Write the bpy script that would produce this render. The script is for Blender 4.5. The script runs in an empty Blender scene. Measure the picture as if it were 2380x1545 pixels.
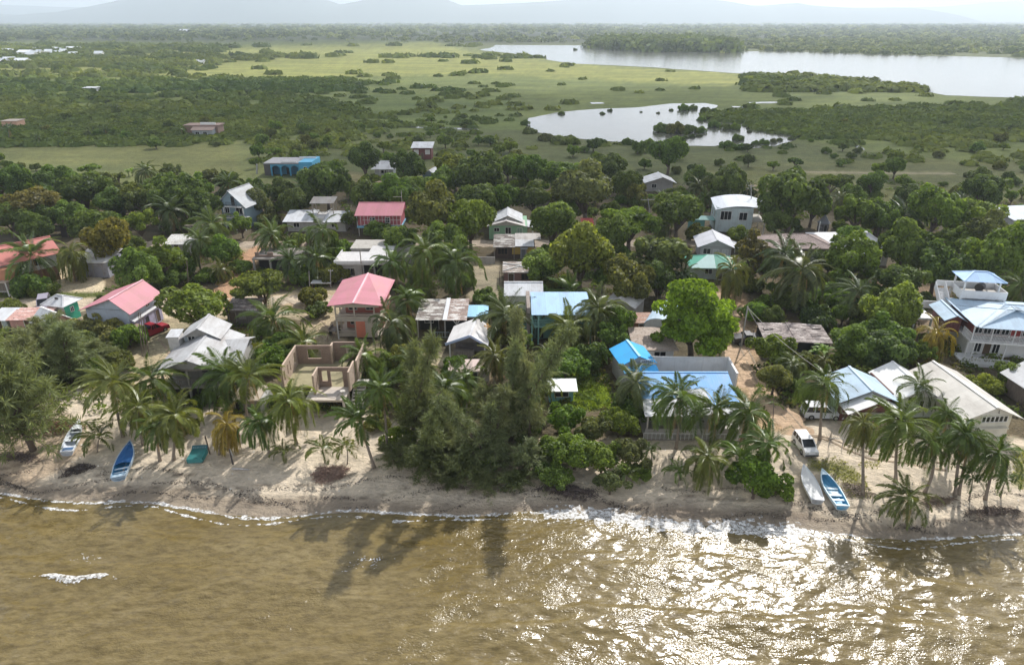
import bpy, math, random
import numpy as np
from mathutils import Vector, Matrix
rnd = random.Random(11); npr = np.random.default_rng(11)
D = bpy.data; SC = bpy.context.scene; COL = SC.collection
# ---------------------------------------------------------------- camera geometry (metres, +Y inland, Z up)
H = 42.0; F = 1587.0; CX, CY = 1190.0, 772.5; PIT = math.radians(24.6); SP, CP = math.sin(PIT), math.cos(PIT)
SUN_AZ = math.radians(25.0); SUN_EL = math.radians(43.0)
SEA = -1.0
def P(px, py, z=0.0):
    u = (px-CX)/F; v = (CY-py)/F
    t = (z-H)/(-SP+CP*v)
    return Vector((u*t, (CP+SP*v)*t, z))
def shore_y(x): return 51.6-0.052*x+0.8*np.sin(x*0.11+1.0)+0.4*np.sin(x*0.31)
def gz(x, y):
    s = shore_y(x); t = (y-s)
    a = np.clip(t/13.0, 0, 1); up = SEA+1.0*(1-(1-a)**1.6)
    dn = SEA+np.maximum(t, -30)*0.07
    z = np.where(t > 0, up, dn)
    amp = np.clip(t/8, 0, 1)*np.clip((170-y)/60, 0, 1)*0.09
    z = z+amp*(np.sin(x*.9+.7*np.sin(y*.6))*np.sin(y*.8+x*.2)+.6*np.sin(x*2.1+y*.7)*np.sin(y*1.7-x*.4))
    return z
def GZ(x, y): return float(gz(np.float64(x), np.float64(y)))
def G(px, py):
    z = 0.0
    for _ in range(8):
        p = P(px, py, z); z = GZ(p.x, p.y)
    p = P(px, py, z); return p
def proj(x, y, z):
    d = z-H; f = y*CP-d*SP; up = y*SP+d*CP
    return CX+F*x/f, CY-F*up/f

# ---------------------------------------------------------------- materials
def new_mat(name):
    m = D.materials.new(name); m.use_nodes = True
    nt = m.node_tree; b = nt.nodes['Principled BSDF']
    return m, nt, b
def N(nt, t, **kw):
    n = nt.nodes.new(t)
    for k, v in kw.items():
        if k in n.inputs: n.inputs[k].default_value = v
        else: setattr(n, k, v)
    return n
def mixc(nt, fac, a, b, mode='MIX'):
    n = nt.nodes.new('ShaderNodeMix'); n.data_type = 'RGBA'; n.blend_type = mode
    for i, s in ((0, fac), (6, a), (7, b)):
        if hasattr(s, 'links') or hasattr(s, 'is_linked'): nt.links.new(s, n.inputs[i])
        else: n.inputs[i].default_value = s if i == 0 else (*s, 1) if len(s) == 3 else s
    return n.outputs[2]
def ramp(nt, src, p0, p1, c0=(0, 0, 0, 1), c1=(1, 1, 1, 1)):
    r = nt.nodes.new('ShaderNodeValToRGB'); e = r.color_ramp.elements
    e[0].position = p0; e[1].position = p1; e[0].color = c0; e[1].color = c1
    nt.links.new(src, r.inputs[0]); return r.outputs[0]
def noise(nt, vec, scale, detail=4, rough=.6):
    n = N(nt, 'ShaderNodeTexNoise', Scale=scale, Detail=detail, Roughness=rough)
    if vec is not None: nt.links.new(vec, n.inputs['Vector'])
    return n.outputs['Fac']
def mapping(nt, vec, sc):
    n = N(nt, 'ShaderNodeMapping'); n.inputs['Scale'].default_value = sc
    nt.links.new(vec, n.inputs['Vector']); return n.outputs[0]
def bump(nt, h, strength, dist, b):
    n = N(nt, 'ShaderNodeBump', Strength=strength, Distance=dist)
    nt.links.new(h, n.inputs['Height']); nt.links.new(n.outputs[0], b.inputs['Normal'])
_mc = {}
def paint(col, rough=.7, dirt=.25, dirtcol=(.12, .09, .06), scale=.8, streak=True, bmp=.0, metal=0.0):
    """painted or plastered surface with weathering that has a shape of its own"""
    key = ('p', col, rough, dirt, dirtcol, scale, streak, bmp, metal)
    if key in _mc: return _mc[key]
    m, nt, b = new_mat('painted_surface')
    tc = N(nt, 'ShaderNodeTexCoord'); v = tc.outputs['Object']
    n1 = noise(nt, v, scale, 6, .65)
    f1 = ramp(nt, n1, .48, .75)
    vs = mapping(nt, v, (2.2, 2.2, .25)) if streak else v
    f2 = ramp(nt, noise(nt, vs, 1.3, 5, .7), .5, .8)
    mx = N(nt, 'ShaderNodeMath', operation='MAXIMUM'); nt.links.new(f1, mx.inputs[0]); nt.links.new(f2, mx.inputs[1])
    ml = N(nt, 'ShaderNodeMath', operation='MULTIPLY'); nt.links.new(mx.outputs[0], ml.inputs[0]); ml.inputs[1].default_value = dirt
    nt.links.new(mixc(nt, ml.outputs[0], col, dirtcol), b.inputs['Base Color'])
    b.inputs['Roughness'].default_value = rough; b.inputs['Metallic'].default_value = metal
    if bmp: bump(nt, noise(nt, v, 9, 3), bmp, .03, b)
    _mc[key] = m; return m
def roofmat(col, rough=.58, dirt=.3, dirtcol=(.16, .12, .09), pitch=.3, spec=.22):
    """corrugated sheet: ribs run down the slope (attribute ru = metres along the eave), sheets a metre wide"""
    key = ('r', col, rough, dirt, dirtcol, pitch, spec)
    if key in _mc: return _mc[key]
    m, nt, b = new_mat('corrugated_sheet')
    tc = N(nt, 'ShaderNodeTexCoord'); v = tc.outputs['Object']
    at = N(nt, 'ShaderNodeAttribute', attribute_name='ru')
    def mth(op, a, c=None):
        n = N(nt, 'ShaderNodeMath', operation=op)
        nt.links.new(a, n.inputs[0])
        if c is not None:
            if isinstance(c, (int, float)): n.inputs[1].default_value = c
            else: nt.links.new(c, n.inputs[1])
        return n.outputs[0]
    rib = mth('SINE', mth('MULTIPLY', at.outputs['Fac'], 2*math.pi/pitch))
    sheet = mth('FLOOR', mth('MULTIPLY', at.outputs['Fac'], .95))
    wn = N(nt, 'ShaderNodeTexWhiteNoise', noise_dimensions='1D'); nt.links.new(sheet, wn.inputs['W'])
    f = ramp(nt, noise(nt, mapping(nt, v, (1, .35, 1)), .7, 7, .7), .45, .8)
    f = mth('MULTIPLY', f, min(1, dirt*2.4))
    rs = ramp(nt, noise(nt, v, 1.9, 6, .75), .60, .70); f = mth('MAXIMUM', f, mth('MULTIPLY', rs, dirt*2.2))
    c = mixc(nt, f, col, dirtcol)
    hs = N(nt, 'ShaderNodeHueSaturation'); nt.links.new(c, hs.inputs['Color'])
    val = mth('ADD', mth('MULTIPLY', wn.outputs['Value'], .09), .955); nt.links.new(val, hs.inputs['Value'])
    seam = mth('GREATER_THAN', mth('FRACT', mth('MULTIPLY', at.outputs['Fac'], .95)), .95)
    nt.links.new(mixc(nt, mth('MULTIPLY', seam, .12), hs.outputs[0], dirtcol), b.inputs['Base Color'])
    b.inputs['Roughness'].default_value = rough; b.inputs['Specular IOR Level'].default_value = spec
    bump(nt, rib, .09, .03, b)
    _mc[key] = m; return m
def plank(col, dirt=.4, scale=3.0):
    key = ('w', col, dirt, scale)
    if key in _mc: return _mc[key]
    m, nt, b = new_mat('weathered_boards')
    tc = N(nt, 'ShaderNodeTexCoord'); v = mapping(nt, tc.outputs['Object'], (scale, scale, .5))
    f = noise(nt, v, 2.0, 5, .7)
    nt.links.new(mixc(nt, ramp(nt, f, .3, .7), tuple(c*(1-dirt) for c in col), tuple(min(1, c*(1+dirt*.5)) for c in col)), b.inputs['Base Color'])
    b.inputs['Roughness'].default_value = .85
    _mc[key] = m; return m
def patchroof(a, bcol, c, scale=.5):
    """old sheets in several tones with bleached and rusty patches"""
    key = ('pr', a, bcol, c, scale)
    if key in _mc: return _mc[key]
    m, nt, b = new_mat('patched_sheet')
    tc = N(nt, 'ShaderNodeTexCoord'); v = tc.outputs['Object']
    vo = N(nt, 'ShaderNodeTexVoronoi', Scale=scale*1.6); nt.links.new(mapping(nt, v, (1, 1.9, 1)), vo.inputs['Vector'])
    sep = N(nt, 'ShaderNodeSeparateColor'); nt.links.new(vo.outputs['Color'], sep.inputs[0])
    x = mixc(nt, ramp(nt, sep.outputs[0], .45, .55), a, bcol)
    x = mixc(nt, ramp(nt, noise(nt, mapping(nt, v, (.6, 1.8, 1)), 1.1, 7, .7), .52, .6), x, c)
    x = mixc(nt, ramp(nt, noise(nt, v, 4, 5, .7), .5, .72), x, (.05, .04, .035))
    nt.links.new(x, b.inputs['Base Color']); b.inputs['Roughness'].default_value = .8
    bump(nt, noise(nt, v, 6, 4), .5, .05, b)
    _mc[key] = m; return m
def blockmat(col=(.24, .20, .17)):
    key = ('b', col)
    if key in _mc: return _mc[key]
    m, nt, b = new_mat('concrete_blocks')
    tc = N(nt, 'ShaderNodeTexCoord'); v = tc.outputs['Object']
    sx = N(nt, 'ShaderNodeSeparateXYZ'); nt.links.new(v, sx.inputs[0])
    ad = N(nt, 'ShaderNodeMath', operation='ADD'); nt.links.new(sx.outputs[0], ad.inputs[0]); nt.links.new(sx.outputs[1], ad.inputs[1])
    cx = N(nt, 'ShaderNodeCombineXYZ'); nt.links.new(ad.outputs[0], cx.inputs[0]); nt.links.new(sx.outputs[2], cx.inputs[1])
    br = N(nt, 'ShaderNodeTexBrick', Scale=1.0); nt.links.new(cx.outputs[0], br.inputs['Vector'])
    br.inputs['Brick Width'].default_value = .4; br.inputs['Row Height'].default_value = .2; br.inputs['Mortar Size'].default_value = .012
    br.inputs['Color1'].default_value = (*col, 1); br.inputs['Color2'].default_value = (*[c*.86 for c in col], 1); br.inputs['Mortar'].default_value = (*[c*1.25 for c in col], 1)
    f = ramp(nt, noise(nt, v, .7, 6, .7), .5, .8)
    nt.links.new(mixc(nt, f, br.outputs[0], tuple(c*.6 for c in col)), b.inputs['Base Color'])
    b.inputs['Roughness'].default_value = .95
    _mc[key] = m; return m
def glass():
    if 'g' in _mc: return _mc['g']
    m, nt, b = new_mat('window_glass')
    b.inputs['Base Color'].default_value = (.015, .018, .022, 1); b.inputs['Roughness'].default_value = .12
    _mc['g'] = m; return m
def plain(col, rough=.6, metal=0.0):
    key = ('q', col, rough, metal)
    if key in _mc: return _mc[key]
    m, nt, b = new_mat('plain_finish')
    tc = N(nt, 'ShaderNodeTexCoord')
    f = ramp(nt, noise(nt, tc.outputs['Object'], 2.5, 5, .7), .35, .8)
    nt.links.new(mixc(nt, f, col, tuple(c*.72 for c in col)), b.inputs['Base Color'])
    b.inputs['Roughness'].default_value = rough; b.inputs['Metallic'].default_value = metal
    _mc[key] = m; return m
WHITE = lambda: paint((.74, .73, .70), .6, .22)

# ---------------------------------------------------------------- objects
def tag(o, label=None, cat=None, group=None, kind=None):
    if label: o['label'] = label
    if cat: o['category'] = cat
    if group: o['group'] = group
    if kind: o['kind'] = kind
    return o
def empty(name, loc, rz=0.0):
    o = D.objects.new(name, None); COL.objects.link(o); o.location = loc; o.rotation_euler = (0, 0, rz); o.empty_display_size = .2
    return o
class MB:
    def __init__(s): s.v = []; s.f = []; s.u = []
    def poly(s, pts, us=None):
        i = len(s.v); s.v += [tuple(p) for p in pts]; s.u += list(us) if us else [0.0]*len(pts)
        s.f.append(tuple(range(i, i+len(pts)))); return s
    def box(s, x0, y0, z0, x1, y1, z1):
        i = len(s.v)
        s.v += [(x0, y0, z0), (x1, y0, z0), (x1, y1, z0), (x0, y1, z0), (x0, y0, z1), (x1, y0, z1), (x1, y1, z1), (x0, y1, z1)]; s.u += [0.0]*8
        s.f += [tuple(i+k for k in q) for q in ((0, 3, 2, 1), (4, 5, 6, 7), (0, 1, 5, 4), (1, 2, 6, 5), (2, 3, 7, 6), (3, 0, 4, 7))]; return s
    def slab(s, pts, th, us=None):
        """top polygon pts (counter-clockwise from above) made th thick downward"""
        n = len(pts); i = len(s.v); us = list(us) if us else [0.0]*n
        s.v += [tuple(p) for p in pts]+[(p[0], p[1], p[2]-th) for p in pts]; s.u += us+us
        s.f.append(tuple(range(i, i+n))); s.f.append(tuple(reversed(range(i+n, i+2*n))))
        for k in range(n): s.f.append((i+k, i+n+k, i+n+(k+1) % n, i+(k+1) % n))
        return s
    def bar(s, p, q, w=.08, h=None):
        p = Vector(p); q = Vector(q); d = (q-p).normalized(); h = h or w
        a = d.cross(Vector((0, 0, 1))); a = a.normalized() if a.length > 1e-3 else Vector((1, 0, 0)); c = d.cross(a).normalized()
        i = len(s.v)
        for e in (p, q):
            for k, l in ((-1, -1), (1, -1), (1, 1), (-1, 1)): s.v.append(tuple(e+a*(k*w/2)+c*(l*h/2)))
        s.u += [0.0]*8
        s.f += [tuple(i+k for k in f) for f in ((0, 1, 2, 3), (7, 6, 5, 4), (0, 4, 5, 1), (1, 5, 6, 2), (2, 6, 7, 3), (3, 7, 4, 0))]; return s
    def tube(s, pts, rad, n=7, cap=True):
        pts = [Vector(p) for p in pts]; i = len(s.v); rs = rad if hasattr(rad, '__len__') else [rad]*len(pts)
        for k, p in enumerate(pts):
            d = (pts[min(k+1, len(pts)-1)]-pts[max(k-1, 0)]).normalized()
            a = d.cross(Vector((.3, .9, .2))).normalized(); c = d.cross(a)
            for j in range(n):
                t = 2*math.pi*j/n; s.v.append(tuple(p+(a*math.cos(t)+c*math.sin(t))*rs[k]))
        s.u += [0.0]*(n*len(pts))
        for k in range(len(pts)-1):
            for j in range(n):
                s.f.append((i+k*n+j, i+k*n+(j+1) % n, i+(k+1)*n+(j+1) % n, i+(k+1)*n+j))
        if cap: s.f.append(tuple(i+j for j in reversed(range(n)))); s.f.append(tuple(i+(len(pts)-1)*n+j for j in range(n)))
        return s
    def cyl(s, c, r0, r1, h, n=16): return s.tube([c, (c[0], c[1], c[2]+h)], [r0, r1], n)
    def mesh(s, name, mat, smooth=False):
        me = D.meshes.new(name); me.from_pydata(s.v, [], s.f)
        if any(s.u):
            a = me.attributes.new('ru', 'FLOAT', 'POINT'); a.data.foreach_set('value', s.u)
        if mat: me.materials.append(mat)
        if smooth: me.polygons.foreach_set('use_smooth', [True]*len(me.polygons))
        return me
    def build(s, name, mat, parent=None, smooth=False):
        o = D.objects.new(name, s.mesh(name, mat, smooth)); COL.objects.link(o)
        if parent: o.parent = parent
        return o
def np_mesh(name, verts, quads, mat=None, attrs=None, smooth=False, tris=False):
    """fast mesh from numpy: verts (n,3), quads (m,4) or tris (m,3)"""
    k = quads.shape[1]; me = D.meshes.new(name)
    me.vertices.add(len(verts)); me.vertices.foreach_set('co', np.ascontiguousarray(verts, dtype=np.float32).ravel())
    me.loops.add(quads.size); me.loops.foreach_set('vertex_index', np.ascontiguousarray(quads, dtype=np.int32).ravel())
    me.polygons.add(len(quads)); me.polygons.foreach_set('loop_start', np.arange(0, quads.size, k, dtype=np.int32))
    me.polygons.foreach_set('loop_total', np.full(len(quads), k, dtype=np.int32))
    if smooth: me.polygons.foreach_set('use_smooth', np.ones(len(quads), dtype=bool))
    for nm, (typ, arr) in (attrs or {}).items():
        a = me.attributes.new(nm, typ, 'POINT')
        if typ == 'FLOAT': a.data.foreach_set('value', np.ascontiguousarray(arr, dtype=np.float32).ravel())
        else: a.data.foreach_set('color', np.ascontiguousarray(np.c_[arr, np.ones(len(arr))], dtype=np.float32).ravel())
    me.update(calc_edges=True); me.validate()
    if mat: me.materials.append(mat)
    return me
def link(name, me, parent=None):
    o = D.objects.new(name, me); COL.objects.link(o)
    if parent: o.parent = parent
    return o
LAND = []   # (phrase, x, y): what labels may point at
# ---------------------------------------------------------------- value noise for numpy
_perm = np.random.default_rng(5).random((256, 256))
def vnoise(x, y):
    xi = np.floor(x).astype(int); yi = np.floor(y).astype(int); fx = x-xi; fy = y-yi
    fx = fx*fx*(3-2*fx); fy = fy*fy*(3-2*fy)
    g = lambda a, b: _perm[a & 255, b & 255]
    return (g(xi, yi)*(1-fx)+g(xi+1, yi)*fx)*(1-fy)+(g(xi, yi+1)*(1-fx)+g(xi+1, yi+1)*fx)*fy
def fbm(x, y, o=4):
    s = 0; a = .5
    for k in range(o): s = s+a*vnoise(x*2**k+17.3*k, y*2**k+5.1*k); a *= .5
    return s/(1-.5**o)
def sd_poly(px, py, poly):
    """signed distance (inside positive) to a polygon, all in picture units of the plan"""
    poly = np.array(poly, float); d = np.full(px.shape, 1e9); ins = np.zeros(px.shape, bool)
    for i in range(len(poly)):
        a = poly[i]; b = poly[(i+1) % len(poly)]; e = b-a
        t = np.clip(((px-a[0])*e[0]+(py-a[1])*e[1])/(e@e+1e-9), 0, 1)
        d = np.minimum(d, np.hypot(px-a[0]-t*e[0], py-a[1]-t*e[1]))
        c = ((a[1] > py) != (b[1] > py)) & (px < (b[0]-a[0])*(py-a[1])/(b[1]-a[1]+1e-12)+a[0]); ins ^= c
    return np.where(ins, d, -d)
def world_poly(pts, z=0.0): return [tuple(P(x, y, z)[:2]) for x, y in pts]
# ---------------------------------------------------------------- terrain sheet
SAND = (.66, .56, .44); WET = (.25, .20, .15); DIRT = (.40, .29, .20); PATH = (.55, .44, .34); GRASS = (.115, .135, .042)
DRY = (.165, .175, .062); SOIL = (.13, .105, .07); MARSH = (.145, .18, .048); BRIGHT = (.27, .28, .075); WOOD = (.05, .065, .025); ROADC = (.46, .41, .34)
ys = [22.0]
while ys[-1] < 21000: ys.append(ys[-1]+max(.42, 1.35*ys[-1]**2/(H*683)))
ys = np.array(ys); NX = 440
sx = np.linspace(-1, 1, NX)
Yg, Sg = np.meshgrid(ys, sx, indexing='ij'); Xg = Sg*(Yg*.86+22)
gx, gy = Xg.ravel(), Yg.ravel()
gzv = gz(gx, gy)
f_ = gy*CP+H*SP; PX = CX+F*gx/f_; PY = CY-F*(gy*SP-H*CP)/f_
wob = (fbm(gx*.08, gy*.08, 4)-.5); wob2 = (fbm(gx*.35+9, gy*.35, 4)-.5)
cols = np.tile(np.array(SOIL), (len(gx), 1)).astype(float)
sandy = np.zeros(len(gx))
def lay(poly, col, soft=8.0, rag=20.0, amt=1.0, sand=0.0):
    global cols, sandy
    xs = [p[0] for p in poly]; yy = [p[1] for p in poly]; m = rag+soft+5
    k = np.where((PX > min(xs)-m) & (PX < max(xs)+m) & (PY > min(yy)-m) & (PY < max(yy)+m))[0]
    if not len(k): return
    d = sd_poly(PX[k], PY[k], poly)+rag*(wob[k]+.8*wob2[k])
    w = (np.clip(d/soft+.5, 0, 1)*amt)
    cols[k] = cols[k]*(1-w[:, None])+np.array(col)*w[:, None]; sandy[k] = sandy[k]*(1-w)+sand*w
BIG = 6000
lay([(-BIG, 40), (BIG, 40), (BIG, 430), (-BIG, 430)], (.11, .13, .045), 20, 10)
lay([(-BIG, 30), (BIG, 30), (BIG, 100), (-BIG, 100)], WOOD, 10, 6)
lay([(-BIG, 100), (1010, 96), (1120, 118), (1400, 150), (1800, 172), (2380, 225), (BIG, 300), (BIG, 440), (2380, 400), (1880, 330), (1180, 300), (700, 320), (-BIG, 300)], MARSH, 12, 8)
lay([(-BIG, 155), (500, 112), (1010, 100), (1120, 124), (1400, 152), (1790, 178), (1700, 200), (1100, 172), (700, 185), (300, 178), (-BIG, 180)], BRIGHT, 10, 10, .8)  # sunlit strip of marsh, the sun's brightness put into the ground colour
lay([(820, 215), (1180, 222), (1215, 300), (840, 300), (760, 260)], (.14, .185, .05), 6, 4)
lay([(-BIG, 330), (560, 330), (640, 400), (600, 428), (300, 425), (130, 395), (-BIG, 420)], (.15, .17, .06), 14, 14)
lay([(-40, 340), (120, 330), (380, 330), (540, 345), (560, 405), (420, 425), (240, 385), (60, 378)], DRY, 14, 18)
lay([(760, 300), (1130, 318), (1140, 345), (760, 340)], GRASS, 10, 8)
lay([(1580, 385), (1880, 375), (2380, 372), (2600, 390), (2600, 470), (2200, 475), (1900, 460), (1620, 440)], (.14, .15, .055), 14, 22)
lay([(1690, 398), (1850, 400), (1900, 440), (1760, 450)], DRY, 10, 10)
lay([(1660, 412), (1700, 408), (1790, 445), (1775, 462), (1740, 448)], (.26, .22, .12), 5, 8, .8)
lay([(1820, 396), (2210, 400), (2215, 407), (1830, 405)], (.26, .24, .14), 4, 5, .8)
# village ground
lay([(-BIG, 560), (BIG, 560), (BIG, 1400), (-BIG, 1400)], SOIL, 30, 30)
lay([(790, 395), (905, 412), (905, 450), (880, 455), (800, 440)], (.19, .17, .085), 6, 10)
lay([(800, 425), (880, 420), (905, 440), (880, 470), (868, 455), (890, 436), (800, 437)], PATH, 4, 4)
lay([(985, 405), (1040, 370), (1060, 390), (1040, 450), (990, 450)], DIRT, 8, 8, .8)
lay([(90, 640), (235, 600), (240, 690), (80, 690)], SAND, 6, 10, .9)
lay([(-900, 696), (700, 688), (700, 742), (-900, 742)], (.56, .47, .37), 8, 6)
lay([(-60, 682), (330, 679), (330, 690), (-60, 694)], GRASS, 4, 4)
lay([(500, 710), (520, 660), (560, 590), (560, 572), (640, 572), (590, 620), (560, 700), (520, 730)], (.42, .28, .18), 5, 6)
lay([(540, 565), (900, 558), (900, 580), (540, 584)], (.45, .36, .29), 5, 5)
lay([(2100, 556), (2700, 556), (2700, 580), (2100, 578)], (.45, .36, .29), 5, 5)
lay([(610, 690), (830, 660), (800, 800), (1040, 820), (1060, 760), (1120, 800), (1030, 850), (760, 840), (670, 800), (720, 740)], (.50, .41, .31), 10, 12, .95)
lay([(540, 690), (800, 680), (800, 712), (640, 720), (540, 720)], (.50, .38, .28), 6, 8, .9)
lay([(1090, 610), (1160, 610), (1165, 700), (1085, 700)], (.50, .42, .33), 8, 10, .9)
lay([(1640, 675), (1720, 672), (1760, 740), (1790, 800), (1740, 860), (1820, 960), (1870, 1010), (1840, 1060), (1760, 1000), (1700, 880), (1690, 800), (1640, 720)], (.52, .36, .25), 10, 16, .95)
lay([(2020, 660), (2200, 670), (2170, 800), (2060, 700)], (.34, .25, .19), 10, 12, .85)
lay([(1280, 800), (1420, 870), (1420, 950), (1300, 960), (1240, 860)], (.14, .185, .045), 8, 10)
lay([(180, 770), (420, 735), (520, 800), (420, 900), (250, 905)], (.50, .42, .31), 14, 24, .95)
# beach
lay([(-BIG, 905), (170, 905), (330, 900), (600, 950), (860, 960), (1040, 1010), (1380, 1020), (1760, 1010), (1870, 985), (1990, 960), (2240, 1005), (2400, 1020), (BIG, 1020), (BIG, 1800), (-BIG, 1800)], SAND, 12, 26, 1, 1)
lay([(-200, 985), (150, 960), (250, 1040), (60, 1110), (-200, 1120)], (.46, .35, .26), 14, 30, .8, .7)
lay([(1880, 1062), (1990, 1080), (2010, 1130), (1940, 1100), (1880, 1090)], (.19, .20, .07), 8, 14, .8)
lay([(2350, 1040), (2700, 1040), (2700, 1150), (2360, 1120)], (.20, .21, .07), 10, 16, .7)
# wet band and wrack lines along the water
ts = gy-shore_y(gx)
w = np.clip((2.9-ts+2.6*wob)/1.4, 0, 1)*(sandy > .2)
cols = cols*(1-w[:, None]*.85)+np.array(WET)*w[:, None]*.85
for off, wid, am in ((2.9, .22, .75), (4.4, .35, .65), (1.7, .12, .6)):
    dd = np.abs(ts-off-1.3*wob-1.2*np.sin(gx*.21+off)-.6*np.sin(gx*.53+2*off)); w = np.clip(1-dd/wid, 0, 1)*am*np.clip((fbm(gx*.9, gy*.9+off, 3)-.40)*7, 0, 1)*(gy < 70)
    cols = cols*(1-w[:, None])+np.array((.075, .055, .04))*w[:, None]
w = (np.clip((wob+.02*np.sin(gx*.05))*5-.35, 0, 1)*.55)*((ts > 1) & (ts < 6) & (gx > 1))
cols = cols*(1-w[:, None])+np.array((.16, .12, .095))*w[:, None]
cols *= (1+.35*wob2*(sandy < .5)+.12*wob2)[:, None]
wet_attr = np.clip((2.0-ts)/1.5, 0, 1)*(ts > -3)

m, nt, b = new_mat('ground_cover')
at = N(nt, 'ShaderNodeAttribute', attribute_name='Col'); sd = N(nt, 'ShaderNodeAttribute', attribute_name='sandy'); wt = N(nt, 'ShaderNodeAttribute', attribute_name='wet')
geo = N(nt, 'ShaderNodeTexCoord').outputs['Object']
n1 = noise(nt, geo, .5, 8, .7); n2 = noise(nt, geo, 3.0, 6, .75); n3 = noise(nt, mapping(nt, geo, (.3, 1, 1)), .05, 9, .72)
c = mixc(nt, ramp(nt, n1, .3, .72), (.72, .72, .72), (1.22, 1.2, 1.15)); c = mixc(nt, 1.0, at.outputs['Color'], c, 'MULTIPLY')
c2 = mixc(nt, ramp(nt, n2, .32, .68), (.62, .64, .6), (1.3, 1.28, 1.2)); g2 = mixc(nt, 1.0, c, c2, 'MULTIPLY')
c3 = mixc(nt, ramp(nt, n3, .36, .66), (.6, .66, .6), (1.3, 1.22, 1.1)); g2 = mixc(nt, .8, g2, c3, 'MULTIPLY')
sdk = ramp(nt, noise(nt, geo, 9, 3, .8), .66, .72)
s2 = mixc(nt, .35, c, c2, 'MULTIPLY'); sm = N(nt, 'ShaderNodeMath', operation='MULTIPLY'); sm.inputs[1].default_value = .4; nt.links.new(sdk, sm.inputs[0])
s2 = mixc(nt, sm.outputs[0], s2, (.12, .09, .06))
nt.links.new(mixc(nt, sd.outputs['Fac'], g2, s2), b.inputs['Base Color'])
ro = N(nt, 'ShaderNodeMapRange'); ro.inputs['To Min'].default_value = .95; ro.inputs['To Max'].default_value = .42; nt.links.new(wt.outputs['Fac'], ro.inputs[0]); nt.links.new(ro.outputs[0], b.inputs['Roughness'])
b.inputs['Specular IOR Level'].default_value = .3
hh = N(nt, 'ShaderNodeMath', operation='ADD'); nt.links.new(n1, hh.inputs[0]); nt.links.new(n2, hh.inputs[1])
n5 = noise(nt, mapping(nt, geo, (1, 1.5, 1)), .9, 3, .6); h5 = N(nt, 'ShaderNodeMath', operation='MULTIPLY_ADD'); nt.links.new(n5, h5.inputs[0]); h5.inputs[1].default_value = 2.2; nt.links.new(hh.outputs[0], h5.inputs[2]); bump(nt, h5.outputs[0], .85, .2, b)
GROUND = m
attrs = {'Col': ('FLOAT_COLOR', np.clip(cols, 0, 1)), 'sandy': ('FLOAT', sandy), 'wet': ('FLOAT', wet_attr)}
idx = np.arange(len(gx)).reshape(Yg.shape)
q = np.stack([idx[:-1, :-1], idx[:-1, 1:], idx[1:, 1:], idx[1:, :-1]], -1).reshape(-1, 4)
qy = gy[q].mean(1); qs = sandy[q].mean(1); qpy = PY[q].mean(1); qpx = PX[q].mean(1)
zone = np.where(qpy < 106, 0, np.where(qpy < 318, 1, np.where(qpy < 455, 2, np.where((qs > .45) | (qpy > 1080), 4, 3))))
for zi, nm in ((0, 'far_plain'), (1, 'marsh'), (2, 'meadow'), (3, 'village_ground'), (4, 'beach')):
    qq = q[zone == zi]; u, inv = np.unique(qq, return_inverse=True)
    me = np_mesh(nm, np.c_[gx, gy, gzv][u], inv.reshape(qq.shape), GROUND, {k: (t, a[u]) for k, (t, a) in attrs.items()}, smooth=True)
    tag(link(nm, me), kind='structure')
# ---------------------------------------------------------------- strips: roads and tracks on the ground
def strip(name, pts, width, col, dz=.03, soft=.35):
    w = [P(x, y) for x, y in pts]; fine = []
    for a, b2 in zip(w[:-1], w[1:]):
        n = max(2, int((b2-a).length/1.2)); fine += [a.lerp(b2, i/n) for i in range(n)]
    fine.append(w[-1])
    for _ in range(6): fine = [fine[0]]+[(fine[i-1]+fine[i]*2+fine[i+1])/4 for i in range(1, len(fine)-1)]+[fine[-1]]
    V = []; Q = []
    for i, p in enumerate(fine):
        d = (fine[min(i+1, len(fine)-1)]-fine[max(i-1, 0)]).normalized(); nrm = Vector((-d.y, d.x, 0))
        for k, s in enumerate((-1, -.5, 0, .5, 1)):
            e = p+nrm*(s*width/2+(soft*(rnd.random()-.5)*2 if abs(s) == 1 else 0))
            V.append((e.x, e.y, GZ(e.x, e.y)+dz+(.02 if abs(s) < 1 else -.05)))
        if i:
            for k in range(4): Q.append(((i-1)*5+k+1, (i-1)*5+k, i*5+k, i*5+k+1))
    cc = np.tile(np.array(col), (len(V), 1))*(1+.15*(np.random.default_rng(3).random((len(V), 1))-.5))
    me = np_mesh(name, np.array(V), np.array(Q), GROUND, {'Col': ('FLOAT_COLOR', cc), 'sandy': ('FLOAT', np.full(len(V), .8)), 'wet': ('FLOAT', np.zeros(len(V)))}, smooth=True)
    return tag(link(name, me), kind='structure')
strip('sand_road', [(-500, 714), (0, 708), (200, 705), (420, 702), (560, 700), (700, 697), (800, 690)], 4.6, (.58, .48, .38))
strip('dirt_track', [(520, 706), (524, 668), (555, 620), (585, 588), (612, 572)], 4.2, (.50, .30, .19))
strip('coast_road', [(300, 568), (560, 568), (760, 568), (900, 566), (1100, 566), (1300, 566), (1600, 564), (1900, 563), (2200, 562), (2700, 560)], 5.2, (.45, .37, .30))
strip('beach_lane', [(1670, 682), (1700, 735), (1712, 800), (1722, 850), (1762, 905), (1820, 960), (1862, 1010)], 4.0, (.56, .40, .28))
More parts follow.
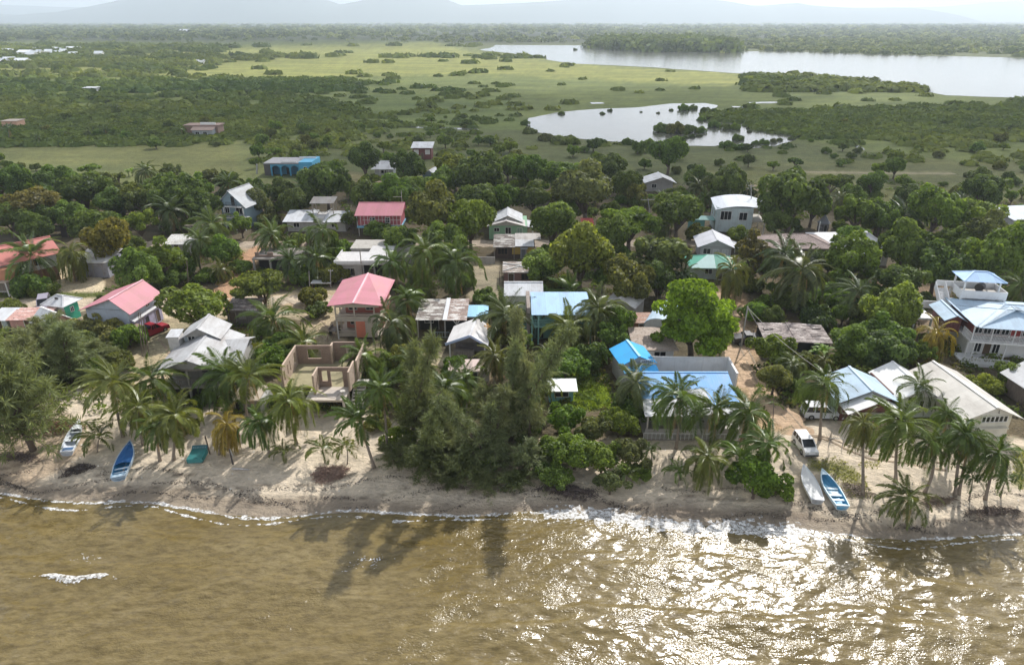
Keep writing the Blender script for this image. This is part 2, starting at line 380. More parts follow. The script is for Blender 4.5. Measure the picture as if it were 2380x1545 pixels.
for tr in ([(1676, 690), (1716, 800), (1770, 912), (1850, 1000)], [(1690, 690), (1732, 800), (1792, 918), (1880, 1010)], [(370, 790), (400, 820), (380, 880)], [(395, 788), (428, 815), (412, 880)], [(640, 700), (720, 745), (760, 800), (900, 835)], [(660, 696), (748, 742), (785, 795), (900, 822)], [(1860, 1010), (1900, 1000), (1990, 1050), (2200, 1075)], [(1876, 1010), (1910, 1008), (1985, 1062), (2200, 1088)]):
    strip('tyre_track', tr, .34, (.40, .31, .23), .045, .05)
strip('foot_track', [(1680, 408), (1740, 425), (1775, 448), (1800, 470)], 2.6, (.30, .25, .15))
strip('farm_track', [(1820, 399), (2000, 402), (2220, 404)], 2.6, (.30, .27, .17))
# ---------------------------------------------------------------- hills
def hillmat(col):
    m, nt, b = new_mat('wooded_hillside')
    tc = N(nt, 'ShaderNodeTexCoord'); f = noise(nt, tc.outputs['Object'], .0015, 8, .7)
    nt.links.new(mixc(nt, ramp(nt, f, .35, .65), tuple(c*.8 for c in col), col), b.inputs['Base Color']); b.inputs['Roughness'].default_value = 1
    return m
def hills(name, dist, prof, depth, seed):
    xs = np.linspace(prof[0][0], prof[-1][0], 260); hp = np.interp(xs, [p[0] for p in prof], [p[1] for p in prof])
    rows = 14; V = []
    for r in range(rows):
        t = r/(rows-1); prof_t = math.sin(t*math.pi)**.8 if 0 < t < 1 else 0
        for x, p in zip(xs, hp):
            elev = (46.0-p)/F*CP*CP; top = max(0, elev*dist*1.01)+H*(p < 46)
            yy = dist+(t-.5)*depth; xx = (x-CX)/F*dist*CP
            n = fbm(np.array([xx*.0016+seed]), np.array([yy*.0011]), 5)[0]-.5
            V.append((xx, yy, max(-2, top*prof_t*(.94+.3*n if r != rows//2 else 1+.08*n))))
    n = len(xs); Q = [(r*n+i, r*n+i+1, (r+1)*n+i+1, (r+1)*n+i) for r in range(rows-1) for i in range(n-1)]
    tag(link(name, np_mesh(name, np.array(V), np.array(Q), hillmat((.05, .07, .04)), smooth=True)), kind='structure')
hills('hills', 11500, [(-900, 30), (-300, 20), (60, 36), (180, 27), (310, 1), (420, -14), (560, -22), (700, -8), (768, 3), (795, 13), (842, 3), (930, -12), (1040, 1), (1072, 13), (1190, 8), (1300, 3), (1400, -6), (1560, -14), (1668, 1), (1728, 14), (1763, 15), (1838, 9), (1900, 15), (1989, 19), (2089, 18), (2139, 26), (2165, 46), (2200, 47)], 3000, 2.0)
hills('hills', 15500, [(-900, 18), (-200, 8), (200, 18), (600, 4), (1000, 16), (1500, 12), (1900, 24), (2060, 20), (2200, 16), (2290, 8), (2400, 2), (2700, -4), (3300, 10)], 3000, 7.0)
# ---------------------------------------------------------------- sea
SEAX, SEAY0, SEAY1 = 92.0, 20.0, 58.0
nx, ny = 1250, 260
X, Y = np.meshgrid(np.linspace(-SEAX, SEAX, nx), np.linspace(SEAY0, SEAY1, ny), indexing='xy')
def sea_h(X, Y):
    r = np.random.default_rng(21); Z = np.zeros(X.shape)
    wx = X+1.5*(fbm(X*.12, Y*.12, 3)-.5); wy = Y+1.8*(fbm(X*.1+40, Y*.1, 3)-.5)
    env = .2+1.6*fbm(X*.06+3, Y*.13+8, 3)
    for k in range(70):
        lam = .42*(6.5/.42)**r.random(); th = math.radians(90+12+r.normal()*34); kx, ky = math.cos(th)*2*math.pi/lam, math.sin(th)*2*math.pi/lam
        ph = r.random()*6.28; a = .0039*lam**.8*(1.0 if lam < 3 else .75)
        s = np.sin(kx*wx+ky*wy+ph); Z += a*(s+.35*s*s)
    # long low swells coming in, each with a steeper inshore face
    for y0, am, sl in ((47.2, .20, -.03), (44.6, .22, -.045), (41.4, .27, -.05), (38.2, .26, -.02), (35.0, .28, -.045), (31.8, .26, -.03), (28.5, .24, 0)):
        dd = wy-(y0+sl*wx+.9*np.sin(wx*.07+y0)); Z += am*np.exp(-(dd/np.where(dd > 0, .55, 1.3))**2)*np.clip(fbm(wx*.06+y0, wy*.02, 3)*2.2-.5, 0, 1)
    depth = np.clip((shore_y(X)-Y)/4.0, .12, 1)
    return SEA+Z*env*depth
Z = sea_h(X, Y)
idx = np.arange(nx*ny).reshape(ny, nx); q = np.stack([idx[:-1, :-1], idx[:-1, 1:], idx[1:, 1:], idx[1:, :-1]], -1).reshape(-1, 4)
V = np.c_[X.ravel(), Y.ravel(), Z.ravel()]
o_ = len(V); far = np.array([(-400, -300, SEA), (400, -300, SEA), (400, SEAY0, SEA), (-400, SEAY0, SEA), (-400, SEAY0, SEA), (-SEAX, SEAY0, SEA), (-SEAX, 75, SEA), (-400, 85, SEA), (SEAX, SEAY0, SEA), (400, SEAY0, SEA), (400, 60, SEA), (SEAX, 60, SEA)])
far[:, 2] -= .05
V = np.r_[V, far]; q = np.r_[q, np.array([[0, 1, 2, 3], [4, 5, 6, 7], [8, 9, 10, 11]])+o_]
m, nt, b = new_mat('murky_sea_water')
geo = N(nt, 'ShaderNodeTexCoord').outputs['Object']
n1 = noise(nt, mapping(nt, geo, (.5, 1, 1)), .12, 5, .6); n2 = noise(nt, mapping(nt, geo, (.5, 1.3, 1)), 1.6, 7, .75)
c = mixc(nt, ramp(nt, n1, .35, .65), (.165, .120, .040), (.235, .182, .082)); c = mixc(nt, ramp(nt, n2, .4, .68), c, (.095, .068, .023))
nt.links.new(c, b.inputs['Base Color']); b.inputs['IOR'].default_value = 1.33; b.inputs['Roughness'].default_value = .205; b.inputs['Specular IOR Level'].default_value = .9
n3 = noise(nt, mapping(nt, geo, (1, 1.9, 1)), .95, 2, .5); n4 = noise(nt, mapping(nt, geo, (1, 1.7, 1)), 4.2, 2, .55)
ad = N(nt, 'ShaderNodeMath', operation='MULTIPLY_ADD'); nt.links.new(n4, ad.inputs[0]); pm = N(nt, 'ShaderNodeMath', operation='MULTIPLY_ADD'); nt.links.new(ramp(nt, noise(nt, mapping(nt, geo, (.6, 1, 1)), .33, 5, .65), .46, .66), pm.inputs[0]); pm.inputs[1].default_value = .75; pm.inputs[2].default_value = .14; nt.links.new(pm.outputs[0], ad.inputs[1]); nt.links.new(n3, ad.inputs[2]); bump(nt, ad.outputs[0], .5, .22, b)
WATERM = m
tag(link('sea', np_mesh('sea', V, q, m, smooth=True)), kind='structure')
# ---------------------------------------------------------------- lagoon and ponds
def still_water():
    m, nt, b = new_mat('still_lagoon_water')
    geo = N(nt, 'ShaderNodeTexCoord').outputs['Object']
    b.inputs['Base Color'].default_value = (.10, .10, .085, 1); b.inputs['Roughness'].default_value = .12; b.inputs['IOR'].default_value = 1.33
    bump(nt, noise(nt, mapping(nt, geo, (.3, 1, 1)), .35, 5, .6), .35, .25, b)
    return m
STILL = still_water()
def water(name, pts, z, rag=1.0):
    """outline through picture points; subdivided and roughened so that the bank is uneven"""
    w = [P(x, y, z) for x, y in pts]; out = []
    r = random.Random(len(pts))
    for a, b2 in zip(w, w[1:]+w[:1]):
        n = 5
        for i in range(n):
            p = a.lerp(b2, i/n); k = (a-b2).length*.05*rag*(0 if i == 0 else 1)
            out.append((p.x+k*(r.random()-.5)*2, p.y+k*(r.random()-.5)*2, z))
    if sum(a[0]*b2[1]-b2[0]*a[1] for a, b2 in zip(out, out[1:]+out[:1])) < 0: out.reverse()
    mb = MB(); mb.poly(out); o = mb.build(name, STILL); return tag(o, kind='structure')
LAGOON = [(1115, 116), (1140, 112), (1150, 105), (1365, 106), (1400, 113), (1500, 119), (1680, 124), (1715, 119), (1860, 121), (2060, 128), (2300, 133), (2500, 138), (3200, 150), (3600, 240), (2600, 236), (2380, 228), (2200, 222), (2110, 205), (1920, 186), (1800, 176), (1700, 170), (1500, 156), (1330, 148), (1220, 130)]
POND = [(1220, 290), (1228, 275), (1290, 262), (1380, 254), (1480, 250), (1560, 241), (1640, 240), (1668, 245), (1655, 262), (1640, 272), (1665, 286), (1720, 286), (1735, 284), (1740, 300), (1790, 310), (1852, 316), (1850, 325), (1800, 340), (1745, 345), (1700, 330), (1660, 340), (1560, 338), (1460, 332), (1360, 324), (1300, 318), (1250, 308)]
water('lagoon', LAGOON, .10, .5)
water('pond', POND, .10, .4)
for pts in ([(1735, 238), (1810, 236), (1815, 240), (1745, 241)], [(1370, 238), (1400, 238), (1405, 241), (1375, 242)], [(1700, 247), (1740, 248), (1738, 250), (1702, 250)], [(2115, 311), (2180, 313), (2175, 316), (2118, 315)], [(1980, 328), (2010, 348), (2000, 351), (1975, 334)], [(1040, 296), (1110, 299), (1112, 304), (1045, 300)], [(840, 291), (1050, 297), (1050, 299), (840, 294)]):
    water('pool', pts, .12, .6)
# ---------------------------------------------------------------- foam
def foam_glint_mat():
    m, nt, b = new_mat('foam_glint_white')
    b.inputs['Base Color'].default_value = (.82, .81, .78, 1); b.inputs['Roughness'].default_value = .55
    geo = N(nt, 'ShaderNodeTexCoord').outputs['Object']; bump(nt, noise(nt, geo, 9, 5, .7), .8, .06, b)
    tp = N(nt, 'ShaderNodeBsdfTransparent'); mx = N(nt, 'ShaderNodeMixShader'); f1 = ramp(nt, noise(nt, geo, 3.2, 6, .7), .36, .60)
    nt.links.new(f1, mx.inputs[0]); nt.links.new(tp.outputs[0], mx.inputs[1]); nt.links.new(b.outputs[0], mx.inputs[2]); nt.links.new(mx.outputs[0], nt.nodes['Material Output'].inputs[0]); return m
FOAM_GLINT = foam_glint_mat()
def foam_and_glint(name, x0, x1, y0, y1, keep, step=.07, lift=.035, lump=.05):
    nx = int((x1-x0)/step); ny = int((y1-y0)/step)
    X, Y = np.meshgrid(np.linspace(x0, x1, nx), np.linspace(y0, y1, ny), indexing='xy')
    k = keep(X, Y); Z = np.maximum(sea_h(X, Y), gz(X, Y))+lift+lump*np.clip(k*2, 0, 1)*fbm(X*3, Y*3, 3)
    idx = np.arange(nx*ny).reshape(ny, nx); q = np.stack([idx[:-1, :-1], idx[:-1, 1:], idx[1:, 1:], idx[1:, :-1]], -1).reshape(-1, 4)
    q = q[(k.ravel()[q] > 0).all(1)]; u, inv = np.unique(q, return_inverse=True)
    V = np.c_[X.ravel(), Y.ravel(), Z.ravel()][u]
    return tag(link(name, np_mesh(name, V, inv.reshape(q.shape), FOAM_GLINT, smooth=True)), kind='stuff')
def shore_keep(X, Y):
    t = Y-shore_y(X)-.9*(fbm(X*.14, X*0+3, 3)-.5)
    lace = fbm(X*1.1, Y*1.6, 4)
    lace2 = fbm(X*3.2, Y*4.5+9, 3); thin = np.maximum(.30-np.abs(t-.1)*1.5, .22-np.abs(t+.75+.3*np.sin(X*.4))*1.9)+(lace-.5)*.95+(lace2-.5)*.7-.06
    thin = thin*np.clip((fbm(X*.10+7, X*0, 2)-.30)*8, .05, 1)-.02*(X > 3)
    tt = (t+.3); band = .62-np.abs(tt)/1.9+(lace-.5)*1.1+(lace2-.5)*1.2*np.clip(np.abs(tt+.2), .15, 1.2)  # broad band: surf plus sun mirrored off wet swash, drawn as white mesh
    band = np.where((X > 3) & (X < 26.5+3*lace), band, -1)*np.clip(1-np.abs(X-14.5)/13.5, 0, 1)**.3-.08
    return np.maximum(thin, band)
foam_and_glint('sea_foam_and_glint', -62, 62, 46.5, 57, shore_keep, .06, .02, .03)
def crest(cx, cy, lx, ly, thr=.1):
    def k(X, Y):
        u = (X-cx)/lx; v = (Y-cy-.25*np.sin(X*1.4))/ly
        edge = 1-np.abs(u)**2-np.where(v > 0, v*2.6, -v*1.0)**1.3
        return edge-thr-(1-fbm(X*1.5, Y*2.2, 4))*1.15*np.clip(.45-v, 0, 1.4)-(fbm(X*5, Y*6, 3)-.42)*1.5*np.clip(.3-v, 0, 1)
    return k
a = P(170, 1352, SEA); foam_and_glint('sea_foam_and_glint', a.x-4.6, a.x+4.6, a.y-1.8, a.y+1.2, crest(a.x, a.y+.25, 4.3, 1.25), .05, .05, .22)
for px, py, rx, ry in ((200, 1300, 2.6, 1.3), (855, 1305, 3.6, 1.9), (760, 1332, 1.2, .3), (805, 1332, 1.0, .3)):  # sun glints on rough water, drawn as white mesh flecks
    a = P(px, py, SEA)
    foam_and_glint('sea_foam_and_glint', a.x-rx*1.2, a.x+rx*1.2, a.y-ry*1.2, a.y+ry*1.2, (lambda cx, cy, rx, ry: (lambda X, Y: .62-np.hypot((X-cx)/rx, (Y-cy)/ry)*.55-np.abs(fbm(X*2.6, Y*3.6, 4)-.5)*7.5-.12))(a.x, a.y, rx, ry), .045, .03, .04)
# ---------------------------------------------------------------- house kit (local frame: x along the front, y inland, z up)
def house(name, label, px, py, rz=0.0, land=None, cat='house', off=(0, 0)):
    p = P(px, py); r = empty(name, (p.x+off[0], p.y+off[1], GZ(p.x, p.y)), math.radians(rz)); tag(r, label, cat)
    if land: LAND.append((land, p.x+2, p.y+3))
    return r
def part(root, name, mat, fn, parent=None):
    mb = MB(); fn(mb); return mb.build(name, mat, parent or root)
def wall(root, x0, y0, x1, y1, z0, z1, mat, name='wall'):
    return part(root, name, mat, lambda m: m.box(x0, y0, z0, x1, y1, z1))
def gable(root, x0, y0, x1, y1, ze, zr, mat, axis='y', ov=.45, ovg=.45, wmat=None, th=.07, ridge=None, name='roof', capmat=None):
    """two-slope roof; ridge parallel to axis"""
    m = MB()
    if axis == 'y':
        c = ridge if ridge is not None else (x0+x1)/2; dl = ov*(zr-ze)/(c-x0); dr = ov*(zr-ze)/(x1-c); a, b2 = y0-ovg, y1+ovg; L = b2-a
        m.slab([(x0-ov, a, ze-dl), (c, a, zr), (c, b2, zr), (x0-ov, b2, ze-dl)], th, [0, 0, L, L])
        m.slab([(c, a, zr), (x1+ov, a, ze-dr), (x1+ov, b2, ze-dr), (c, b2, zr)], th, [0, 0, L, L])
        ro = m.build(name, mat, root)
        part(root, 'ridge_cap', capmat or mat, lambda k: k.bar((c, a-.02, zr+.02), (c, b2+.02, zr+.02), .3, .06), ro)
        if wmat:
            part(root, 'gable', wmat, lambda k: gtri(k, x0, x1, c, y0, ze, zr-.09, 1)); part(root, 'gable', wmat, lambda k: gtri(k, x0, x1, c, y1, ze, zr-.09, -1))
    else:
        c = ridge if ridge is not None else (y0+y1)/2; dl = ov*(zr-ze)/(c-y0); dr = ov*(zr-ze)/(y1-c); a, b2 = x0-ovg, x1+ovg; L = b2-a
        m.slab([(a, y0-ov, ze-dl), (b2, y0-ov, ze-dl), (b2, c, zr), (a, c, zr)], th, [0, L, L, 0])
        m.slab([(a, c, zr), (b2, c, zr), (b2, y1+ov, ze-dr), (a, y1+ov, ze-dr)], th, [0, L, L, 0])
        ro = m.build(name, mat, root)
        part(root, 'ridge_cap', capmat or mat, lambda k: k.bar((a-.02, c, zr+.02), (b2+.02, c, zr+.02), .3, .06), ro)
        if wmat:
            part(root, 'gable', wmat, lambda k: gtrix(k, y0, y1, c, x0, ze, zr-.09, 1)); part(root, 'gable', wmat, lambda k: gtrix(k, y0, y1, c, x1, ze, zr-.09, -1))
    return ro
def gtri(k, x0, x1, c, y, ze, zr, s):
    a = [(x0, y, ze), (x1, y, ze), (c, y, zr)]; b2 = [(p[0], y+.12*s, p[2]) for p in a]
    if s < 0: a, b2 = b2, a
    k.poly(a); k.poly(list(reversed(b2)))
def gtrix(k, y0, y1, c, x, ze, zr, s):
    a = [(x, y0, ze), (x, c, zr), (x, y1, ze)]; b2 = [(x+.12*s, p[1], p[2]) for p in a]
    if s < 0: a, b2 = b2, a
    k.poly(list(reversed(a))); k.poly(b2)
def hip(root, x0, y0, x1, y1, ze, zr, mat, ins=None, axis='x', ov=.5, th=.07, name='roof', capmat=None):
    m = MB(); X0, X1, Y0, Y1 = x0-ov, x1+ov, y0-ov, y1+ov
    if axis == 'x':
        i = ins if ins is not None else (Y1-Y0)/2; c = (Y0+Y1)/2; A, B = (X0+i, c, zr), (X1-i, c, zr)
        fs = [([(X0, Y0, ze), (X1, Y0, ze), B, A], [0, X1-X0, X1-X0-i, i]), ([(X1, Y1, ze), (X0, Y1, ze), A, B], [X1-X0, 0, i, X1-X0-i]), ([(X0, Y1, ze), (X0, Y0, ze), A], [Y1-Y0, 0, c-Y0]), ([(X1, Y0, ze), (X1, Y1, ze), B], [0, Y1-Y0, c-Y0])]
    else:
        i = ins if ins is not None else (X1-X0)/2; c = (X0+X1)/2; A, B = (c, Y0+i, zr), (c, Y1-i, zr)
        fs = [([(X0, Y1, ze), (X0, Y0, ze), A, B], [Y1-Y0, 0, i, Y1-Y0-i]), ([(X1, Y0, ze), (X1, Y1, ze), B, A], [0, Y1-Y0, Y1-Y0-i, i]), ([(X0, Y0, ze), (X1, Y0, ze), A], [0, X1-X0, c-X0]), ([(X1, Y1, ze), (X0, Y1, ze), B], [X1-X0, 0, c-X0])]
    for p, u in fs:
        if len({q[:2] for q in p}) < len(p): p, u = p[:3], u[:3]
        m.slab(p, th, u)
    ro = m.build(name, mat, root)
    def caps(k):
        for e, f in (((X0, Y0, ze), A), ((X1, Y0, ze), B if axis == 'x' else A), ((X0, Y1, ze), A if axis == 'x' else B), ((X1, Y1, ze), B), (A, B)):
            if (Vector(e)-Vector(f)).length > .1: k.bar(Vector(e)+Vector((0, 0, .02)), Vector(f)+Vector((0, 0, .02)), .22, .05)
    part(root, 'ridge_cap', capmat or mat, caps, ro); return ro
def shed(root, x0, y0, x1, y1, zf, zb, mat, th=.07, name='roof', side=None):
    """single slope; zf front height, zb back height, or side=(zl, zr)"""
    m = MB()
    if side: m.slab([(x0, y0, side[0]), (x1, y0, side[1]), (x1, y1, side[1]), (x0, y1, side[0])], th, [0, 0, y1-y0, y1-y0])
    else: m.slab([(x0, y0, zf), (x1, y0, zf), (x1, y1, zb), (x0, y1, zb)], th, [0, x1-x0, x1-x0, 0])
    return m.build(name, mat, root)
def opening(root, side, c, w, z0, z1, at, fm, pm=None, name='window', bars=1, parent=None):
    """framed window or door proud of the wall plane; side f l r = facing front, left, right"""
    def mp(a, d, z): return {'f': (a, at-d, z), 'l': (at-d, a, z), 'r': (at+d, a, z), 'b': (a, at+d, z)}[side]
    def bx(k, a0, a1, q0, q1, d0, d1):
        p = mp(a0, d0, q0); s = mp(a1, d1, q1); k.box(min(p[0], s[0]), min(p[1], s[1]), min(p[2], s[2]), max(p[0], s[0]), max(p[1], s[1]), max(p[2], s[2]))
    a0, a1 = c-w/2, c+w/2; t = .08
    def fr(k):
        bx(k, a0-t, a0, z0-t, z1+t, 0, .07); bx(k, a1, a1+t, z0-t, z1+t, 0, .07); bx(k, a0, a1, z1, z1+t, 0, .07); bx(k, a0, a1, z0-t, z0, 0, .09)
        for i in range(1, bars+1):
            x = a0+(a1-a0)*i/(bars+1); bx(k, x-.03, x+.03, z0, z1, .012, .06)
    f = part(root, name, fm, fr, parent)
    part(root, 'pane' if name == 'window' else 'door_leaf', pm or glass(), lambda k: bx(k, a0, a1, z0, z1, 0.001, .012), f)
    return f
def win(root, side, c, w, z0, z1, at, fm=None, pm=None, bars=1): return opening(root, side, c, w, z0, z1, at, fm or WHITE(), pm, 'window', bars)
def door(root, side, c, z0, at, fm=None, pm=None, w=.9, h=2.0): return opening(root, side, c, w, z0+.03, z0+h, at, fm or WHITE(), pm or plank((.12, .08, .05)), 'door', 0)
def posts(root, pts, z0, z1, mat, w=.14):
    for x, y in pts: part(root, 'post', mat, lambda k: k.box(x-w/2, y-w/2, z0, x+w/2, y+w/2, z1))
def railing(root, pts, z, h, mat, bal=.22, bw=.035, rails=2):
    def fn(k):
        for a, b2 in zip(pts[:-1], pts[1:]):
            a3, b3 = Vector((*a, z)), Vector((*b2, z)); L = (b3-a3).length; up = Vector((0, 0, 1))
            for j in range(rails): k.bar(a3+up*(h-j*(h-.12)/max(1, rails-1)), b3+up*(h-j*(h-.12)/max(1, rails-1)), .06)
            n = max(1, int(L/bal))
            for i in range(n+1):
                p = a3.lerp(b3, i/n); k.bar(p, p+up*h, bw if i % 8 else .07)
    return part(root, 'railing', mat, fn)
def steps(root, x0, x1, ya, za, yb, zb, mat, n=8):
    def fn(k):
        for i in range(n):
            y = ya+(yb-ya)*i/n; y2 = ya+(yb-ya)*(i+1)/n; z = za+(zb-za)*(i+1)/n; k.box(x0, min(y, y2), z-.12, x1, max(y, y2)-.003, z)
        k.bar((x0, ya, za+.05), (x0, yb, zb-.05), .08, .2); k.bar((x1, ya, za+.05), (x1, yb, zb-.05), .08, .2)
    return part(root, 'staircase', mat, fn)
DARKIN = plain((.03, .028, .026), .9)  # near-black for shade in rooms, doorways and under floors; also dark fittings
GREYROOF = roofmat((.46, .46, .46)); WHITEROOF = roofmat((.62, .63, .64), dirt=.24); BLUEROOF = roofmat((.15, .36, .66), dirt=.3, dirtcol=(.34, .42, .5)); SKYROOF = roofmat((.34, .52, .72), dirt=.16)
PINKROOF = roofmat((.52, .21, .25), dirt=.34, dirtcol=(.42, .22, .18)); REDROOF = roofmat((.60, .23, .20), dirt=.2, dirtcol=(.35, .2, .15)); CREAMROOF = roofmat((.60, .57, .51), dirt=.22); TEALROOF = roofmat((.12, .42, .30), dirt=.15)
PALEBLUE = roofmat((.46, .59, .70), dirt=.16); BROWNROOF = patchroof((.27, .21, .17), (.33, .28, .24), (.42, .38, .34)); OLDROOF = patchroof((.40, .37, .33), (.15, .12, .10), (.66, .64, .60)); RUSTROOF = patchroof((.27, .22, .20), (.14, .11, .10), (.50, .44, .40), 1.1)
CREAM = paint((.62, .58, .48), .75, .3); GREYW = paint((.40, .38, .35), .85, .5); CONC = paint((.36, .33, .29), .9, .45, scale=.6); WOODG = plank((.30, .26, .22)); WOODB = plank((.22, .14, .09)); PALEP = paint((.52, .48, .42), .7, .4)

# ---- front row, left to right -------------------------------------------------------------------
# grey house with stepped metal roofs
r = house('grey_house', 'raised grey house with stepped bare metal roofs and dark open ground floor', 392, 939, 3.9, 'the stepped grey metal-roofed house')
wall(r, 0.2, 2.4, 6.0, 10.2, 2.35, 4.6, GREYW); wall(r, .3, 1.3, 8.0, 9.8, 0, 2.15, DARKIN, 'undercroft_shade')  # near-black block fills the open ground floor, standing in for its shade
part(r, 'floor_slab', GREYW, lambda k: k.box(-.3, -.2, 2.15, 6.3, 10.3, 2.35))
gable(r, -.3, 0, 6.4, 9.5, 4.65, 6.05, GREYROOF, 'y', .55, .5, GREYW, ridge=3.35)
part(r, 'beam', WOODG, lambda k: (k.box(-.3, .05, 4.35, 6.4, .25, 4.62)))
posts(r, [(0, .1), (2.9, .1), (6.1, .1)], 2.36, 4.34, GREYW, .22); posts(r, [(0, 0), (2.9, 0), (6.1, 0), (0, 3.5), (6.1, 3.5)], 0, 2.14, GREYW, .24)
railing(r, [(0, 0), (2.8, 0)], 2.36, .9, WOODG); railing(r, [(3.0, 0), (6, 0)], 2.36, .9, WOODG)
for c in (1.2, 4.4): win(r, 'f', c, 1.5, 3.0, 4.1, 2.4, GREYW)
gable(r, .1, 6.9, 4.7, 10.6, 5.7, 7.0, GREYROOF, 'y', .4, .5, GREYW, name='upper_roof'); wall(r, .3, 7.2, 4.5, 10.4, 4.3, 5.7, paint((.45, .50, .52), .7, .3), 'upper_wall')
win(r, 'f', 1.2, .8, 4.9, 5.6, 7.2)
wall(r, -1.3, 6.2, .0, 7.8, 0, 6.0, paint((.58, .56, .53), .8, .4), 'tower'); part(r, 'tower_cap', WHITEROOF, lambda k: k.slab([(-1.45, 6.05, 6.08), (.12, 6.05, 6.08), (.12, 8.0, 6.35), (-1.45, 8.0, 6.35)], .08))
wall(r, 6.05, 2.6, 8.0, 8.8, 2.36, 4.1, GREYW, 'wing_wall'); shed(r, 4.1, 1.9, 8.4, 7.0, 3.9, 5.15, GREYROOF, name='wing_roof'); shed(r, 4.1, 7.01, 8.4, 9.3, 5.15, 4.4, GREYROOF, name='wing_roof')
r = house('concrete_shed', 'low flat concrete outbuilding with a sandy slab top beside the grey house', 543, 958, 2, 'the low concrete outbuilding', 'outbuilding')
wall(r, 0, 0, 3.1, 3.4, 0, 1.55, paint((.20, .18, .165), .9, .4)); part(r, 'roof', paint((.50, .42, .33), .95, .25), lambda k: k.box(-.1, -.1, 1.55, 3.2, 3.5, 1.7)); wall(r, 3.12, .1, 3.7, 3.3, 0, 1.5, paint((.5, .49, .47), .9, .3), 'side_wall'); door(r, 'f', .8, 0, 0, GREYW, DARKIN, .8, 1.4)
# roofless block building
r = house('unfinished_house', 'roofless brown concrete block shell standing on a raised slab above the beach', 722, 973, 0, 'the roofless block shell', 'unfinished house')
BL = blockmat((.27, .195, .15)); BLL = blockmat((.43, .33, .25))  # same blocks twice: shade in the seaward walls' colour, sunlight in the sides'
part(r, 'deck', paint((.55, .48, .40), .9, .3), lambda k: (k.box(-.3, -.1, 2.2, 4.2, 3.0, 2.45)))
part(r, 'floor_slab', paint((.33, .29, .17), .95, .5, (.10, .09, .04), .5), lambda k: k.box(-4.3, 3.0, 2.2, 4.9, 9.4, 2.45))
posts(r, [(-.1, .1), (4.0, .1), (-.1, 2.6), (4.0, 2.6), (-3.9, 3.4), (-1.5, 2.9)], 0, 2.2, PALEP, .22)
wall(r, -4.2, 5.6, 4.6, 9.0, 0, 2.19, DARKIN, 'undercroft_shade')  # solid near-black block gives the shade under the slab
def holed(k, ax, at, a0, a1, z0, z1, th, holes):
    """wall along x (ax='x') or y with rectangular holes (a, b, za, zb)"""
    xs = sorted({a0, a1, *[h for q in holes for h in q[:2]]})
    for u, v in zip(xs[:-1], xs[1:]):
        zs = [(z0, z1)]
        for h in holes:
            if h[0] <= u and v <= h[1]: zs = [s for q in zs for s in ((q[0], h[2]), (h[3], q[1])) if s[1]-s[0] > .01]
        for za, zb in zs:
            if ax == 'x': k.box(u, at, za, v, at+th, zb)
            else: k.box(at, u, za, at+th, v, zb)
part(r, 'front_wall', BL, lambda k: holed(k, 'x', 3.0, .65, 4.3, 2.46, 5.0, .2, [(.98, 1.65, 3.2, 4.6), (2.0, 3.45, 2.46, 4.5)]))
part(r, 'side_wall', BLL, lambda k: holed(k, 'y', .45, 1.0, 3.2, 2.46, 5.0, .2, [(2.2, 2.8, 2.9, 4.1)]))
part(r, 'back_wall', BL, lambda k: holed(k, 'x', 8.9, -3.6, .6, 2.46, 5.0, .2, [(-2.3, -.6, 3.2, 4.5)]))
part(r, 'back_wall', BL, lambda k: holed(k, 'x', 9.9, .62, 4.8, 2.46, 5.0, .2, [(2.3, 3.3, 3.0, 4.8)]))
part(r, 'side_wall', BLL, lambda k: holed(k, 'y', .6, 8.9, 10.1, 2.46, 5.0, .2, []))
part(r, 'side_wall', BLL, lambda k: holed(k, 'y', -3.8, 3.1, 9.1, 2.46, 5.0, .2, [(3.4, 3.9, 2.9, 4.2), (4.8, 5.1, 3.1, 4.4), (5.8, 6.1, 3.1, 4.4), (7.6, 8.3, 3.0, 4.5)]))
part(r, 'side_wall', BLL, lambda k: holed(k, 'y', 4.3, 1.9, 4.8, 2.46, 5.0, .2, []))
part(r, 'side_wall', BLL, lambda k: holed(k, 'y', 4.6, 4.8, 10.1, 2.46, 5.0, .2, [(6.2, 6.6, 3.0, 4.5)]))
part(r, 'floor_slab', paint((.30, .27, .19), .95, .4), lambda k: k.box(.4, 9.4, 2.2, 5.0, 10.3, 2.44))
part(r, 'post', PALEP, lambda k: (k.box(3.95, -.05, 2.46, 4.15, .15, 3.5), k.cyl((4.05, .05, 3.5), .35, .3, .1, 12)))
part(r, 'board', plank((.50, .44, .38), .2), lambda k: (k.box(-.1, .5, 2.47, .9, 1.5, 2.5), k.slab([(1.2, .7, 2.5), (3.0, .3, 2.5), (3.6, 2.0, 2.55), (2.2, 2.2, 2.55)], .04)))
steps(r, 4.5, 5.9, .4, 0, 3.6, 2.4, PALEP, 9); part(r, 'landing', paint((.66, .62, .56), .8, .25), lambda k: k.box(4.85, 3.2, 2.5, 6.2, 4.4, 2.7))
